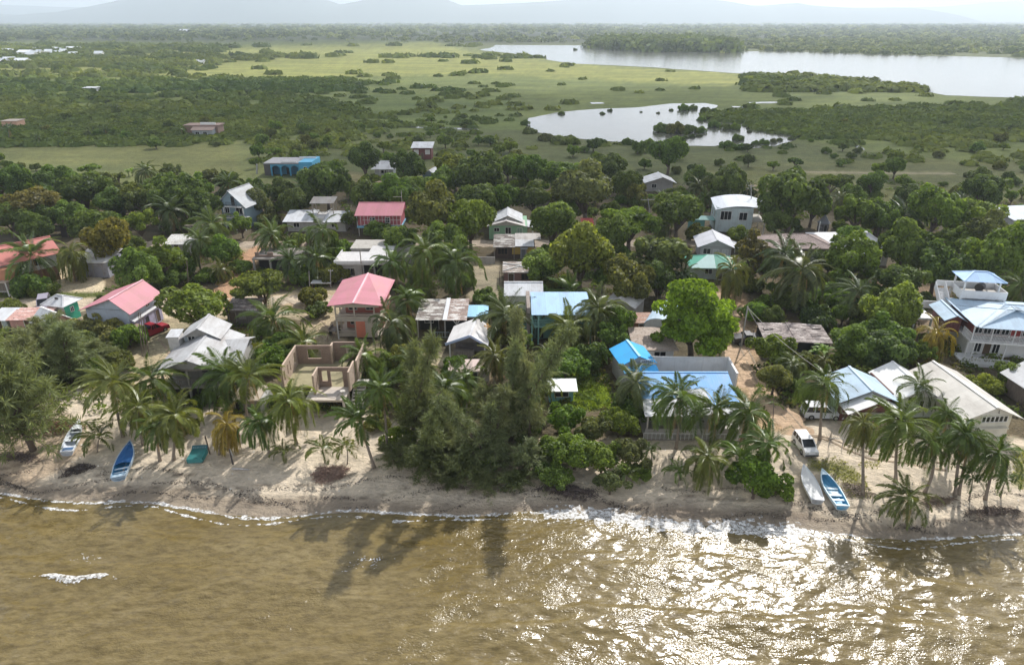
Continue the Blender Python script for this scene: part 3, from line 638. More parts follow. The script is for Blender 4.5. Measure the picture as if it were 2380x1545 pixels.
# two-storey salmon house with pink roof
SALMON = paint((.50, .20, .14), .7, .35); BEIGE = paint((.50, .43, .34), .75, .35)
r = house('pink_roofed_house', 'two-storey salmon veranda house under a hipped pink metal roof', 785, 786, 0, 'the salmon house with the hipped pink roof')
wall(r, .9, 2.6, 6.2, 9.5, .55, 2.75, SALMON); wall(r, .9, 2.6, 6.2, 9.5, 2.95, 5.3, paint((.36, .12, .09), .7, .3), 'upper_wall')
part(r, 'floor_slab', BEIGE, lambda k: (k.box(0, 0, .3, 6.3, 9.6, .54), k.box(-.1, -.15, 2.76, 6.4, 9.6, 2.94)))
ro_ = part(r, 'roof', PINKROOF, lambda k: (k.slab([(-.8, -.7, 5.4), (2.9, -.75, 5.85), (3.4, 8.6, 7.0), (-.9, 9.6, 5.5)], .08, [0, 0, 10, 10]), k.slab([(2.9, -.75, 5.85), (7.0, -.7, 5.4), (7.2, 9.6, 5.5), (3.4, 8.6, 7.0)], .08, [0, 0, 10, 10]), k.slab([(7.2, 9.6, 5.5), (-.9, 9.6, 5.5), (3.4, 8.6, 7.0)], .08)))
part(r, 'ridge_cap', roofmat((.85, .55, .58)), lambda k: k.bar((2.9, -.77, 5.88), (3.4, 8.6, 7.03), .26, .05), ro_)
part(r, 'fascia', BEIGE, lambda k: (k.box(0, 0, 4.85, 6.3, .14, 5.4), k.box(0, .15, 4.85, .14, 3, 5.4)))
posts(r, [(.08, .08), (2.75, .08), (5.6, .08), (.08, 2.6)], 2.95, 4.85, BEIGE, .18); posts(r, [(.08, .08), (2.75, .08), (.08, 2.6)], .0, 2.75, BEIGE, .2)
part(r, 'balustrade', BEIGE, lambda k: (k.box(.18, .02, 3.62, 5.6, .14, 3.78), k.box(.18, .04, 2.95, 5.6, .1, 3.42), k.box(.18, .02, 1.05, 2.7, .12, 1.2), k.box(.18, .03, .55, 2.7, .09, .85)))
wall(r, 2.9, -.25, 4.2, .5, .3, 2.75, paint((.62, .20, .12), .7, .25), 'porch_wall'); wall(r, 4.2, -.2, 5.9, .5, .3, 2.7, BEIGE, 'porch_wall')
for c in (2.0, 4.5): win(r, 'f', c, 1.1, 3.5, 4.6, 2.6, PALEP)
win(r, 'f', 2.0, 1.0, 1.2, 2.2, 2.6, PALEP)
part(r, 'post', WHITE(), lambda k: k.bar((.25, -.3, -.02), (.15, .0, 2.7), .12))
shed(r, -.6, 7.2, 1.5, 9.6, 3.7, 4.0, roofmat((.66, .30, .32), dirt=.15), name='lean_to_roof'); posts(r, [(-.3, 7.5), (-.3, 9.4)], 0, 3.7, PALEP, .16)
# long pink-roofed house by the road, left
PALEB = paint((.55, .60, .70), .7, .5, (.30, .27, .26)); LILAC = paint((.42, .40, .55), .7, .4)
r = house('pink_roofed_house', 'long pink gable-roofed house with a streaked pale blue side wall beside a red pickup', 198, 786, -6, 'the long house with the pink gable roof')
wall(r, .5, 1.0, 6.8, 8.0, 0, 4.2, PALEB); gable(r, .3, .9, 7.0, 8.1, 4.3, 6.0, PINKROOF, 'y', .6, .5, PALEB, ridge=4.9, capmat=roofmat((.8, .5, .53)))
wall(r, 6.82, 1.2, 7.4, 7.8, 0, 2.5, LILAC, 'lower_wall'); shed(r, 6.82, 1.0, 7.6, 8.0, 0, 0, WHITEROOF, side=(2.75, 2.45), name='lean_to_roof')
win(r, 'r', 5.6, .9, 3.0, 3.9, 6.8)
door(r, 'r', 4.0, 0, 7.4, LILAC, DARKIN); door(r, 'r', 6.6, 0, 7.4, LILAC); part(r, 'downpipe', WHITE(), lambda k: k.tube([(7.0, 8.1, 4.2), (7.0, 8.12, 0)], .06))
part(r, 'awning', plank((.25, .18, .14)), lambda k: k.slab([(6.9, -.4, 2.2), (8.6, -.2, 1.7), (8.6, 1.6, 1.7), (6.9, 1.4, 2.2)], .06)); wall(r, 5.4, -.6, 6.9, .9, 0, 2.2, LILAC, 'porch_wall')
# red-roofed house cut by the left edge
r = house('red_roofed_house', 'white two-storey house with a coral red gable roof and brown timber lower floor', -18, 662, -40, 'the coral red-roofed house')
wall(r, 0, 0, 6.2, 9, 2.6, 5.2, paint((.62, .60, .58), .7, .3)); wall(r, .2, .6, 6.0, 8.8, 0, 2.6, plank((.28, .15, .09)), 'lower_wall'); gable(r, -.2, -.4, 6.4, 9.2, 5.2, 7.2, REDROOF, 'y', .5, .6, WHITE())
win(r, 'f', 2, 1.2, 3.4, 4.6, 0); win(r, 'f', 4.4, 1.2, 3.4, 4.6, 0); win(r, 'r', 3, 1.1, 3.4, 4.5, 6.2); win(r, 'r', 6, 1.1, 3.4, 4.5, 6.2)
part(r, 'balcony', WHITE(), lambda k: k.box(-.2, -1.4, 2.5, 6.4, -.003, 2.68)); railing(r, [(-.2, -1.4), (6.4, -1.4)], 2.68, .95, WHITE(), .3); posts(r, [(-.1, -1.3), (3, -1.3), (6.2, -1.3)], 0, 2.5, WHITE(), .14)
part(r, 'sign_board', paint((.06, .10, .16), .5, .1), lambda k: k.box(1.2, -.08, 4.9, 4.6, -.01, 5.6))
r = house('timber_deck', 'brown timber lean-to on white stilts in front of the coral red-roofed house', -40, 690, 0, None, 'lean-to')
part(r, 'floor_slab', plank((.45, .38, .30)), lambda k: k.box(0, 0, 2.4, 4.6, 4.2, 2.55)); posts(r, [(.1, .1), (2.3, .1), (4.4, .1), (4.4, 3.9)], 0, 2.4, WHITE(), .14); part(r, 'brace', WHITE(), lambda k: (k.bar((2.3, .1, .9), (4.4, .1, .9), .08), k.bar((4.4, .1, .1), (4.4, 3.9, 2.3), .08))); wall(r, .3, 1.5, 4.2, 4.1, 0, 2.38, plank((.25, .21, .17)), 'back_wall'); wall(r, .2, .9, 4.4, 4.0, 2.56, 4.4, paint((.45, .20, .11), .7, .3))
# small stalls between road and beach, far left
r = house('hut', 'small hut with a flared white sheet roof and teal side wall by the sand road', 120, 745, -14, 'the teal-walled hut', 'hut')
wall(r, 0, 0, 3.0, 2.6, 0, 2.8, paint((.42, .40, .38), .8, .4)); wall(r, 3.002, .05, 3.06, 2.55, 0, 2.75, paint((.05, .42, .27), .6, .3), 'side_wall'); hip(r, -.1, -.1, 3.1, 2.7, 2.8, 3.9, WHITEROOF, ov=.5, axis='x', ins=1.5); win(r, 'r', 1.3, .5, 1.4, 2.1, 3.06); part(r, 'vent', DARKIN, lambda k: k.box(1.3, .45, 3.5, 1.8, .6, 3.75))
r = house('hut', 'pink boarded hut with a steep bleached white roof beside the teal hut', 84, 772, -32, None, 'hut')
wall(r, 0, 0, 4.6, 3.4, 0, 2.0, paint((.60, .34, .30), .8, .5)); gable(r, -.1, -.1, 4.7, 3.5, 2.0, 3.5, roofmat((.80, .80, .78), dirt=.25), 'x', .3, .25, paint((.60, .34, .30), .8, .5)); door(r, 'f', 3.6, 0, 0); win(r, 'f', 1.4, .8, .9, 1.6, 0)
r = house('shack', 'low coral pink shack with a ragged roof behind bare twigs at the left', 30, 772, 4, None, 'shack')
wall(r, 0, 0, 5.0, 3, 0, 1.9, paint((.62, .33, .27), .8, .55)); shed(r, -.3, -.4, 5.3, 3.3, 2.0, 2.5, patchroof((.62, .36, .30), (.55, .30, .25), (.75, .60, .54))); door(r, 'f', 2.5, 0, 0)
r = house('shack', 'little white-roofed shack at the left edge below the road', -14, 772, 0, None, 'shack')
wall(r, 0, .2, 2.2, 3, 0, 1.9, paint((.45, .5, .5), .8, .5)); shed(r, -.3, -.3, 2.6, 3.3, 2.0, 2.6, WHITEROOF); door(r, 'f', 1, 0, .2)
# weathered shack behind the almond-like tree
r = house('shack', 'weathered grey timber shack in shade beside the dirt track', 532, 756, 0, 'the weathered timber shack', 'shack')
wall(r, 0, 0, 4.3, 3.4, 0, 2.3, plank((.17, .15, .135))); shed(r, -.3, -.3, 4.6, 3.7, 2.45, 2.9, RUSTROOF); win(r, 'f', 2.3, .9, 1.0, 1.9, 0, WOODG, plain((.3, .29, .27))); door(r, 'f', .8, 0, 0, WOODG)
# patched-roof workshop and light blue shed, centre
r = house('workshop', 'open-fronted workshop with a low patched brown and white sheet roof', 972, 782, 0, 'the workshop with the patched roof', 'workshop')
shed(r, -.2, -.6, 4.0, 6.8, 2.9, 3.2, OLDROOF); shed(r, 4.0, -.8, 7.2, 6.6, 2.95, 3.3, patchroof((.24, .17, .14), (.30, .22, .18), (.74, .72, .68), .35)); part(r, 'gutter', WHITEROOF, lambda k: k.slab([(3.75, -.9, 3.05), (4.35, -.9, 3.05), (4.35, 6.7, 3.4), (3.75, 6.7, 3.4)], .08))
posts(r, [(.1, -.4), (2, -.4), (4, -.4), (5.7, -.4), (7, -.4)], 0, 2.85, PALEP, .15); wall(r, 0, 2.4, 7, 6.6, 0, 2.8, DARKIN, 'back_wall'); railing(r, [(2.2, -.45), (4.6, -.45)], 0, .9, paint((.45, .55, .55), .7, .3), .3); part(r, 'brace', WHITE(), lambda k: (k.bar((5.2, -.4, 2.8), (5.7, -.4, 2.1), .09), k.bar((6.2, -.4, 2.8), (5.7, -.4, 2.1), .09)))  # near-black back box stands for the shade inside the open front
win(r, 'f', 1.4, 1.2, 1.2, 2.2, 2.4, PALEP); door(r, 'f', 3.3, 0, 2.4, PALEP)
r = house('shed', 'small light blue shed with a single-slope blue roof beside the workshop', 1082, 768, 0, 'the little light blue shed', 'shed')
wall(r, 0, 0, 3.0, 2.6, 0, 2.35, paint((.50, .62, .66), .7, .3)); shed(r, -.35, -.5, 3.4, 3.0, 2.45, 2.85, roofmat((.33, .60, .80), dirt=.12)); door(r, 'f', .7, 0, 0); win(r, 'f', 2.1, .9, 1.1, 1.9, 0)
r = house('pavilion', 'open beach pavilion with a white gable roof edged in pale blue', 1046, 832, -6, 'the white-gabled pavilion', 'pavilion')
gable(r, -.1, 0, 4.9, 5.4, 2.45, 3.7, roofmat((.66, .64, .62), dirt=.2), 'y', .35, .35, None, ridge=2.9, capmat=WHITEROOF); part(r, 'fascia', paint((.45, .52, .72), .6, .15), lambda k: (k.bar((-.5, -.4, 2.3), (2.9, -.4, 3.7), .05, .35), k.bar((2.9, -.4, 3.7), (5.3, -.4, 2.3), .05, .3)))
posts(r, [(0, .1), (4.8, .1), (0, 5.2), (4.8, 5.2)], 0, 2.4, WHITE(), .16); wall(r, .3, 2.6, 4.6, 5.2, 0, 2.3, paint((.22, .20, .21), .9, .4), 'back_wall'); part(r, 'gable', paint((.24, .22, .22), .9, .4), lambda k: gtri(k, .2, 4.7, 2.9, .6, 2.3, 3.5, 1)); part(r, 'counter', WOODG, lambda k: k.box(.4, .5, 0, 3.2, 1.2, 1.0))
r = house('slab_hut', 'low ruined hut with a cracked pale pink slab roof among the casuarinas', 1046, 890, 3, None, 'hut')
wall(r, 0, 0, 5.0, 3, 0, 1.6, paint((.5, .42, .38), .9, .5)); part(r, 'roof', paint((.60, .48, .43), .95, .35, scale=1.5), lambda k: k.box(-.2, -.2, 1.6, 5.2, 3.2, 1.75)); door(r, 'f', 3, 0, 0, GREYW, DARKIN, .9, 1.5)
# teal balcony house
AQUA = paint((.28, .52, .46), .7, .3)
r = house('teal_house', 'two-storey sea-green balcony house under a plain pale blue single-slope roof', 1236, 800, 0, 'the sea-green balcony house')
wall(r, .3, 2.0, 8.0, 6.4, 0, 4.5, AQUA); shed(r, -.1, -.3, 8.3, 6.6, 4.65, 5.4, SKYROOF); part(r, 'floor_slab', AQUA, lambda k: k.box(-.2, -.1, 2.6, 8.5, 2.0, 2.8)); posts(r, [(0, 0), (.9, 0), (4, 0), (8.3, 0)], 2.8, 4.62, AQUA, .17); posts(r, [(0, 0), (.9, 0), (4, 0), (8.3, 0)], 0, 2.6, AQUA, .2)
railing(r, [(0, 0), (8.3, 0)], 2.8, .95, AQUA, .25, .05, 3); win(r, 'f', 2.0, .8, 3.5, 4.3, 2.0); win(r, 'f', 5.2, 1.2, 3.4, 4.3, 2.0); door(r, 'f', 1.2, 0, 2.0, AQUA, DARKIN, 1.0, 2.1); win(r, 'f', 4, 1.4, .9, 2.0, 2.0)
wall(r, -.75, .4, -.25, 7, 0, 5.4, paint((.30, .25, .22), .9, .5), 'side_wall'); steps(r, -1.8, -.8, -1.6, 0, 2.0, 2.75, AQUA, 10)
r = house('cream_house', 'cream shuttered house half hidden behind a tall palm', 1176, 742, 0, None)
wall(r, 0, 0, 5.4, 5, 0, 4.2, CREAM); gable(r, 0, 0, 5.4, 5, 4.2, 5.2, WHITEROOF, 'x', .4, .3, CREAM); win(r, 'f', 3.8, 1.2, 2.8, 3.8, 0, CREAM); win(r, 'f', 3.8, 1.2, .8, 1.8, 0, CREAM); door(r, 'f', 2.0, 0, 0)
r = house('grey_roofed_house', 'small house with a dull grey gable roof behind the sea-green balcony house', 1408, 740, -28, None)
wall(r, 0, 0, 4.2, 5.5, 0, 3.0, GREYW); gable(r, -.1, -.1, 4.3, 5.6, 3.0, 4.0, roofmat((.55, .53, .50), dirt=.3), 'y', .4, .4, GREYW); win(r, 'f', 2, 1, 1.2, 2.2, 0)
# arched white barn
r = house('barn', 'white barrel-roofed store partly hidden by the bright green almond tree', 1494, 790, -24, 'the white barrel-roofed store', 'barn')
def barrel(k):
    n = 10
    for i in range(n):
        a, b2 = math.pi*i/n, math.pi*(i+1)/n; p = lambda t, y: (2.2-2.3*math.cos(t), y, 2.3+1.5*math.sin(t)); k.slab([p(a, -.2), p(b2, -.2), p(b2, 7.2), p(a, 7.2)], .06, [0, 0, 7, 7])
wall(r, 0, 0, 4.4, 7, 0, 2.3, paint((.6, .6, .6), .7, .3)); part(r, 'roof', PALEBLUE, barrel)
part(r, 'gable', paint((.62, .62, .60), .7, .3), lambda k: k.poly([(2.2-2.2*math.cos(math.pi*i/10), -.001, 2.3+1.42*math.sin(math.pi*i/10)) for i in range(11)][::-1])); door(r, 'f', 2.2, 0, 0, WHITE(), plank((.3, .2, .15)), 1.8, 2.1)
r = house('brown_roofed_house', 'low white house with a flat dusty brown roof behind the blue-roofed compound', 1476, 846, 0, 'the flat brown-roofed house')
wall(r, 0, 0, 5.0, 5.2, 0, 2.3, WHITE()); part(r, 'roof', patchroof((.36, .28, .22), (.40, .32, .26), (.46, .38, .32), .3), lambda k: k.slab([(-.5, -.6, 2.42), (5.5, -.6, 2.42), (5.2, 5.8, 2.9), (-.3, 5.8, 2.9)], .12)); win(r, 'f', 3.2, 1.5, 1.1, 1.9, 0); win(r, 'f', 1.1, .8, .5, 1.9, 0, GREYW, DARKIN, 0)
r = house('timber_lean_to', 'rusty brown lean-to against the brown-roofed house', 1468, 782, 0, None, 'lean-to')
wall(r, 0, 0, 2.8, 2.4, 0, 2.2, plank((.30, .16, .10))); shed(r, -.2, -.3, 3.0, 2.7, 2.3, 2.7, patchroof((.40, .22, .15), (.30, .16, .11), (.45, .33, .27), .8)); door(r, 'f', 1.4, 0, 0)
# blue-roofed compound
r = house('blue_roofed_house', 'wide seafront house under a large pale blue roof with a white veranda behind palms', 1500, 1004, 0, 'the wide blue-roofed seafront house')
wall(r, .3, 2.6, 10.0, 7.4, 0, 2.9, paint((.55, .53, .48), .75, .4)); gable(r, .1, 1.0, 10.2, 7.6, 3.0, 4.2, BLUEROOF, 'x', .4, .4, WHITE(), ridge=6.6)
shed(r, -.4, -.9, 5.6, 1.9, 2.75, 3.32, WHITEROOF, name='veranda_roof'); shed(r, 5.6, -.6, 10.8, .8, 2.75, 3.02, WHITEROOF, name='veranda_roof')
part(r, 'roof_patch', WHITEROOF, lambda k: k.slab([(4.2, 1.0, 3.2), (7.4, 1.0, 3.2), (7.0, 3.4, 3.74), (4.4, 3.4, 3.74)], .03, [0, 3, 3, 0]))
posts(r, [(0, -.6), (2.6, -.6), (5.3, -.6), (8, -.6), (10.4, -.6)], 0, 2.7, PALEP, .18); part(r, 'terrace', PALEP, lambda k: k.box(-.3, -1.4, -.1, 10.8, 2.6, .25)); part(r, 'parapet', paint((.50, .47, .43), .8, .4), lambda k: k.box(-.2, -.75, .26, 10.6, -.66, 1.0))
for c in (1.6, 4.4, 9): win(r, 'f', c, 1.3, 1.2, 2.3, 2.6, PALEP)
door(r, 'f', 6.6, .26, 2.6, PALEP)
r = house('blue_roofed_annex', 'square annex with a vivid azure gable roof at the corner of the white wall', 1444, 900, 10, 'the vivid azure-roofed annex', 'annex')
wall(r, .1, 0, 3.9, 4.2, 0, 3.3, paint((.42, .40, .36), .8, .4)); gable(r, 0, .1, 4.0, 4.3, 3.35, 4.3, roofmat((.06, .42, .80), dirt=.08), 'y', .35, .35, GREYW, capmat=roofmat((.35, .68, .9))); shed(r, -.2, -1.4, 4.2, -.3, 2.7, 3.0, roofmat((.08, .45, .82), dirt=.08), name='porch_roof'); posts(r, [(0, -1.2), (4, -1.2)], 0, 2.7, PALEP); win(r, 'f', 1.2, 1, 1.2, 2.2, 0); door(r, 'f', 3.0, 0, 0)
railing(r, [(2.2, -.28), (4.1, -.28)], 3.05, .7, WHITE(), .25)
r = house('compound_wall', 'long white plastered wall enclosing the yard behind the blue-roofed seafront house', 1512, 872, -1.5, None, 'wall')
part(r, 'front_face', paint((.80, .78, .75), .8, .25), lambda k: (k.box(0, 0, 0, 9.6, .2, 2.6), k.box(9.61, -4.2, 0, 9.8, .2, 2.6), k.box(-2.0, .6, 0, -.02, .8, 2.6))); part(r, 'coping', paint((.72, .70, .67), .8, .2), lambda k: (k.box(-.05, -.05, 2.6, 9.56, .25, 2.68), k.box(9.57, -4.25, 2.603, 9.86, .26, 2.69)))
r = house('picket_fence', 'white railing fence along the front of the blue-roofed seafront house', 1495, 1022, -1.5, None, 'fence')
railing(r, [(0, 0), (5.4, 0)], 0, .95, WHITE(), .45, .05, 2); railing(r, [(6.4, 0), (11.2, 0)], 0, .95, WHITE(), .45, .05, 2); part(r, 'plinth', paint((.33, .29, .25), .9, .5), lambda k: (k.box(-.1, -.06, -.2, 5.5, .06, .18), k.box(6.3, -.06, -.2, 11.3, .06, .18)))
r = house('beach_kiosk', 'small flat white-topped kiosk with a teal front amid greenery', 1276, 934, 0, 'the white-topped teal kiosk', 'kiosk')
wall(r, 0, 0, 2.9, 2.2, 0, 1.6, paint((.22, .48, .50), .7, .3)); part(r, 'roof', paint((.76, .80, .74), .6, .15), lambda k: k.slab([(-.3, -.4, 1.72), (3.4, -.4, 1.72), (3.4, 2.5, 1.9), (-.3, 2.5, 1.9)], .1)); win(r, 'f', 1.5, 1.6, .8, 1.4, 0, WHITE(), DARKIN)
# ---- right-hand row -------------------------------------------------------------------------
r = house('beach_house', 'timber beach house with a pale blue gable roof and a lower white porch gable', 1946, 979, 0, 'the beach house with the pale blue gable roof')
MAROON = plank((.13, .05, .045))
wall(r, .2, .2, 5.8, 5.0, 0, 2.9, MAROON); wall(r, .1, .9, .19, 5.0, 0, 2.85, paint((.34, .46, .25), .8, .3), 'side_wall'); gable(r, 0, 0, 6.0, 5.2, 2.95, 4.3, PALEBLUE, 'y', .55, .4, GREYW); gable(r, .3, -1.9, 5.7, -.3, 2.55, 3.8, roofmat((.82, .82, .80), dirt=.1), 'y', .5, .3, MAROON, name='porch_roof')
posts(r, [(.5, -1.7), (5.5, -1.7)], 0, 2.5, WHITE(), .15); win(r, 'f', 3.9, .9, 1.5, 2.3, .2, WHITE()); part(r, 'sill_board', PALEP, lambda k: k.box(.4, .05, 1.0, 5.6, .19, 1.12)); door(r, 'f', 1.6, 0, .2, WOODB); railing(r, [(.5, -1.7), (5.5, -1.7)], .0, .8, WOODB, .5, .06)
r = house('white_roofed_house', 'pale house with a bright white gable roof squeezed between two larger roofs', 2082, 972, 1, 'the bright white-roofed house')
wall(r, .2, .2, 4.2, 6.2, 0, 2.8, paint((.50, .53, .42), .8, .3)); gable(r, 0, 0, 4.4, 6.4, 2.8, 4.0, roofmat((.86, .85, .82), dirt=.06), 'y', .5, .3, WHITE()); win(r, 'f', 2.4, 1.0, 1.2, 2.2, .2); wall(r, -.5, 1, -.3, 6.2, 0, 2.7, plank((.14, .06, .05)), 'side_wall')
r = house('cream_hall', 'long cream hall with a cream gable roof running inland and a row of window openings', 2226, 1022, 4, 'the long cream gable-roofed hall', 'hall')
CREAMW = paint((.66, .62, .51), .8, .25)
wall(r, 0, .2, 5.6, 9.6, 0, 3.0, CREAMW); gable(r, -.1, -.1, 5.7, 9.8, 3.1, 4.4, CREAMROOF, 'y', .55, .6, paint((.70, .68, .63), .8, .2), capmat=roofmat((.8, .78, .72)))
for i in range(6): win(r, 'f', 2.4+i*.5, .38, 2.1, 2.75, .2, WHITE(), None, 0)
win(r, 'f', .7, .5, 2.2, 2.8, .2); part(r, 'ledge', CREAMW, lambda k: k.box(1.2, -.35, 1.4, 5.2, .19, 1.52)); part(r, 'lamp', DARKIN, lambda k: (k.bar((3.6, .1, 3.4), (3.6, -.25, 3.4), .05), k.bar((3.6, -.1, 3.4), (3.6, -.1, 3.7), .05))); door(r, 'f', .9, 0, .2, WHITE(), plank((.35, .3, .25)))
part(r, 'annex_wall', CREAMW, lambda k: k.box(5.61, 1.0, 0, 6.3, 3.4, 1.4))
r = house('grey_house', 'grey-roofed house cut by the right edge next to the cream hall', 2362, 1000, 4, 'the grey house at the right edge', off=(4.6, -.6))
wall(r, 0, .3, 5.5, 9, 0, 2.7, plank((.20, .16, .13))); gable(r, -.2, 0, 5.7, 9.2, 2.8, 4.4, roofmat((.58, .58, .58), dirt=.2), 'y', .5, .5, GREYW); win(r, 'f', 2.5, 1.2, 1.0, 2.0, .3); posts(r, [(.2, -.2), (2.8, -.2)], 0, 2.6, PALEP)
# villa with roof deck
WV = paint((.74, .74, .73), .65, .2)
r = house('villa', 'white three-level villa with pale blue hipped roofs, verandas and a railed rooftop deck', 2262, 838, -10, 'the white villa with the rooftop deck', 'villa')
wall(r, -.5, 1.8, 12, 9.5, 0, 2.6, WV); wall(r, -.3, 2.0, 12, 9.3, 2.9, 5.0, paint((.22, .07, .06), .7, .2), 'upper_wall'); part(r, 'floor_slab', WV, lambda k: k.box(-1.2, -.1, 2.62, 12, 9.6, 2.88))
hip(r, -.6, .1, 12, 9.6, 5.1, 6.6, PALEBLUE, axis='x', ov=.5, capmat=roofmat((.40, .50, .58))); gable(r, -3.2, 3.2, -1.0, 8.5, 4.6, 5.2, PALEBLUE, 'y', .4, .3, plank((.16, .05, .05)), name='side_roof'); hip(r, -.3, -.3, 9.4, 6.5, 5.16, 6.75, PALEBLUE, axis='y', ins=4.6, ov=.5, name='front_roof', capmat=roofmat((.40, .50, .58)))
wall(r, -3.0, 3.4, -1.2, 8.3, 2.6, 4.6, plank((.16, .06, .055)), 'side_wall'); posts(r, [(-3, 3.4), (-3, 8.2), (-1.2, .1)], 0, 2.6, WV)
railing(r, [(-1.1, 0), (11.8, 0)], 2.9, 1.0, WV, .18, .045); railing(r, [(-1.1, 0), (-1.1, 2.6)], 2.9, 1.0, WV, .18, .045); posts(r, [(-1, .05), (1.3, .05), (4, .05), (6.8, .05), (9.5, .05)], 2.9, 5.0, WV, .12); posts(r, [(-.4, .1), (3.5, .1), (7.5, .1)], 0, 2.6, WV)
for c in (.5, 1.6, 2.7, 3.8, 6.4, 7.5): win(r, 'f', c, .85, 3.3, 4.6, 2.0, WV, None, 1)
door(r, 'f', 5.1, 2.9, 2.0, WV, plank((.35, .05, .04)), 1.2, 1.9); win(r, 'f', .9, .8, .6, 2.2, 1.8, WV); win(r, 'f', 3.2, .8, .6, 2.2, 1.8, WV); door(r, 'f', 2.1, 0, 1.8, WV)
part(r, 'porch', WV, lambda k: k.box(-2.0, -1.8, -.3, 3.4, 1.79, .25)); railing(r, [(-2, -1.8), (3.4, -1.8)], .26, .9, WV, .18, .045)
part(r, 'side_terrace', WV, lambda k: k.box(-5.6, 7.2, 2.6, -3.2, 11.5, 2.85)); part(r, 'parapet', WV, lambda k: k.box(-5.6, 7.2, 2.86, -5.48, 11.5, 4.0)); part(r, 'parapet', WV, lambda k: k.box(-5.47, 11.38, 2.86, -1.2, 11.5, 4.0)); posts(r, [(-5.5, 7.3), (-5.5, 11.3), (-3.3, 7.3)], 0, 2.6, WV, .18)
part(r, 'deck', PALEP, lambda k: k.box(.2, 8.6, 5.9, 6.0, 12.5, 6.15)); part(r, 'deck_parapet', WV, lambda k: (k.box(.2, 8.5, 5.8, 6.1, 8.6, 6.95), k.box(6.0, 8.61, 5.8, 6.1, 12.5, 6.95), k.box(.1, 8.5, 5.8, .2, 11.2, 6.95), k.box(-1.8, 12.4, 6.1, 5.99, 12.5, 6.95))); wall(r, 1.2, 9.4, 5.2, 12.2, 4.8, 5.88, WV, 'stair_house'); posts(r, [(.4, 8.75), (4.9, 8.75), (.5, 12.2), (4.9, 12.2)], 6.16, 8.4, WV, .2); posts(r, [(.3, 8.7), (5.9, 8.7), (.3, 12.3), (5.9, 12.3)], 2.9, 5.8, WV, .25)
hip(r, .5, 8.9, 5.0, 12.0, 8.4, 9.3, roofmat((.42, .60, .82), dirt=.1), axis='x', ov=.55, ins=1.9, name='pavilion_roof')
def stair_side(k):
    for x in (-2.2, -.9): k.slab([(x, 11.8, 7.0), (x+.1, 11.8, 7.0), (x+.1, 7.9, 4.4), (x, 7.9, 4.4)], 1.0)
    for i in range(12): k.box(-2.1, 7.9+i*.33, 3.7+i*.19, -.9, 8.23+i*.33-.01, 3.88+i*.19)
part(r, 'staircase', WV, stair_side)
part(r, 'tank', plain((.05, .045, .04), .6), lambda k: k.tube([(3.2, 10.6, 6.75), (3.9, 11.5, 6.75)], [.58, .58], 16))
# rusty ruin
r = house('ruined_shed', 'collapsing shed with a rust-scabbed sheet roof behind shrubs', 1776, 824, -2, 'the shed with the rust-scabbed roof', 'shed')
wall(r, .2, .3, 8.6, 5, 0, 1.9, DARKIN, 'back_wall'); part(r, 'roof', RUSTROOF, lambda k: (k.slab([(-.2, -.2, 2.0), (4.2, -.4, 2.1), (4.4, 5.4, 2.5), (.2, 5.6, 2.4)], .06), k.slab([(4.0, -.3, 2.15), (9.0, -.2, 1.95), (9.2, 5.0, 2.4), (4.2, 5.5, 2.6)], .06))); posts(r, [(.3, 0), (4.2, 0), (8.6, 0)], 0, 1.95, WOODG)  # near-black box paints in the shade beneath the roof
part(r, 'loose_sheet', RUSTROOF, lambda k: [k.slab([(x, y, 2.14+.085*y), (x+1.4, y+.2, 2.16+.085*y), (x+1.3, y+.9, 2.24+.085*y), (x+.1, y+.8, 2.22+.085*y)], .03) for x, y, z in ((.6, 3.2, .1), (2.4, 1.0, .05), (5, 3, .12), (6.6, 1.4, .08), (7.4, 3.6, .15))])
# ---- second row ------------------------------------------------------------------------------
r = house('flat_roofed_house', 'grey concrete house with stepped flat white roofs behind the salmon house', 786, 655, 0, 'the flat-roofed grey concrete house')
wall(r, 0, 0, 4.4, 6, 0, 3.3, GREYW); wall(r, 4.41, 1.2, 8.6, 9, 0, 3.3, DARKIN, 'porch_wall'); part(r, 'roof', paint((.62, .60, .58), .8, .35, scale=1.2), lambda k: (k.box(-.2, -.4, 3.3, 4.6, 6.2, 3.55), k.box(4.61, -.5, 3.3, 8.9, 9.6, 3.62))); part(r, 'parapet', paint((.70, .69, .68), .8, .25), lambda k: (k.box(-.2, -.42, 3.55, 4.6, -.3, 4.0), k.box(4.62, -.52, 3.63, 8.9, -.4, 4.1), k.box(-.3, -.4, 3.55, -.2, 6.2, 4.0)))  # near-black porch block is shade put into the wall colour
win(r, 'f', 2.0, 2.2, 1.2, 2.5, 0, PALEP, None, 2); posts(r, [(4.7, -.2), (6.6, -.2), (8.6, -.2)], 0, 3.3, GREYW, .2); door(r, 'f', 6.0, 0, 1.2, GREYW); part(r, 'gas_box', GREYW, lambda k: k.box(2.6, -.2, .5, 3.0, -.01, .9)); wall(r, .5, 9.7, 11.5, 15.0, 0, 2.9, paint((.45, .42, .38), .9, .4), 'rear_wall'); part(r, 'rear_roof', paint((.50, .47, .42), .9, .5, scale=1.0), lambda k: k.box(.3, 9.62, 2.9, 11.7, 15.2, 3.1))
posts(r, [(4.5, -.6), (9.0, -.6)], 3.63, 6.2, WOODG, .14)
r = house('unfinished_house', 'dark unfinished concrete frame with empty openings beside the dirt track', 590, 632, 0, 'the dark unfinished concrete frame', 'unfinished house')
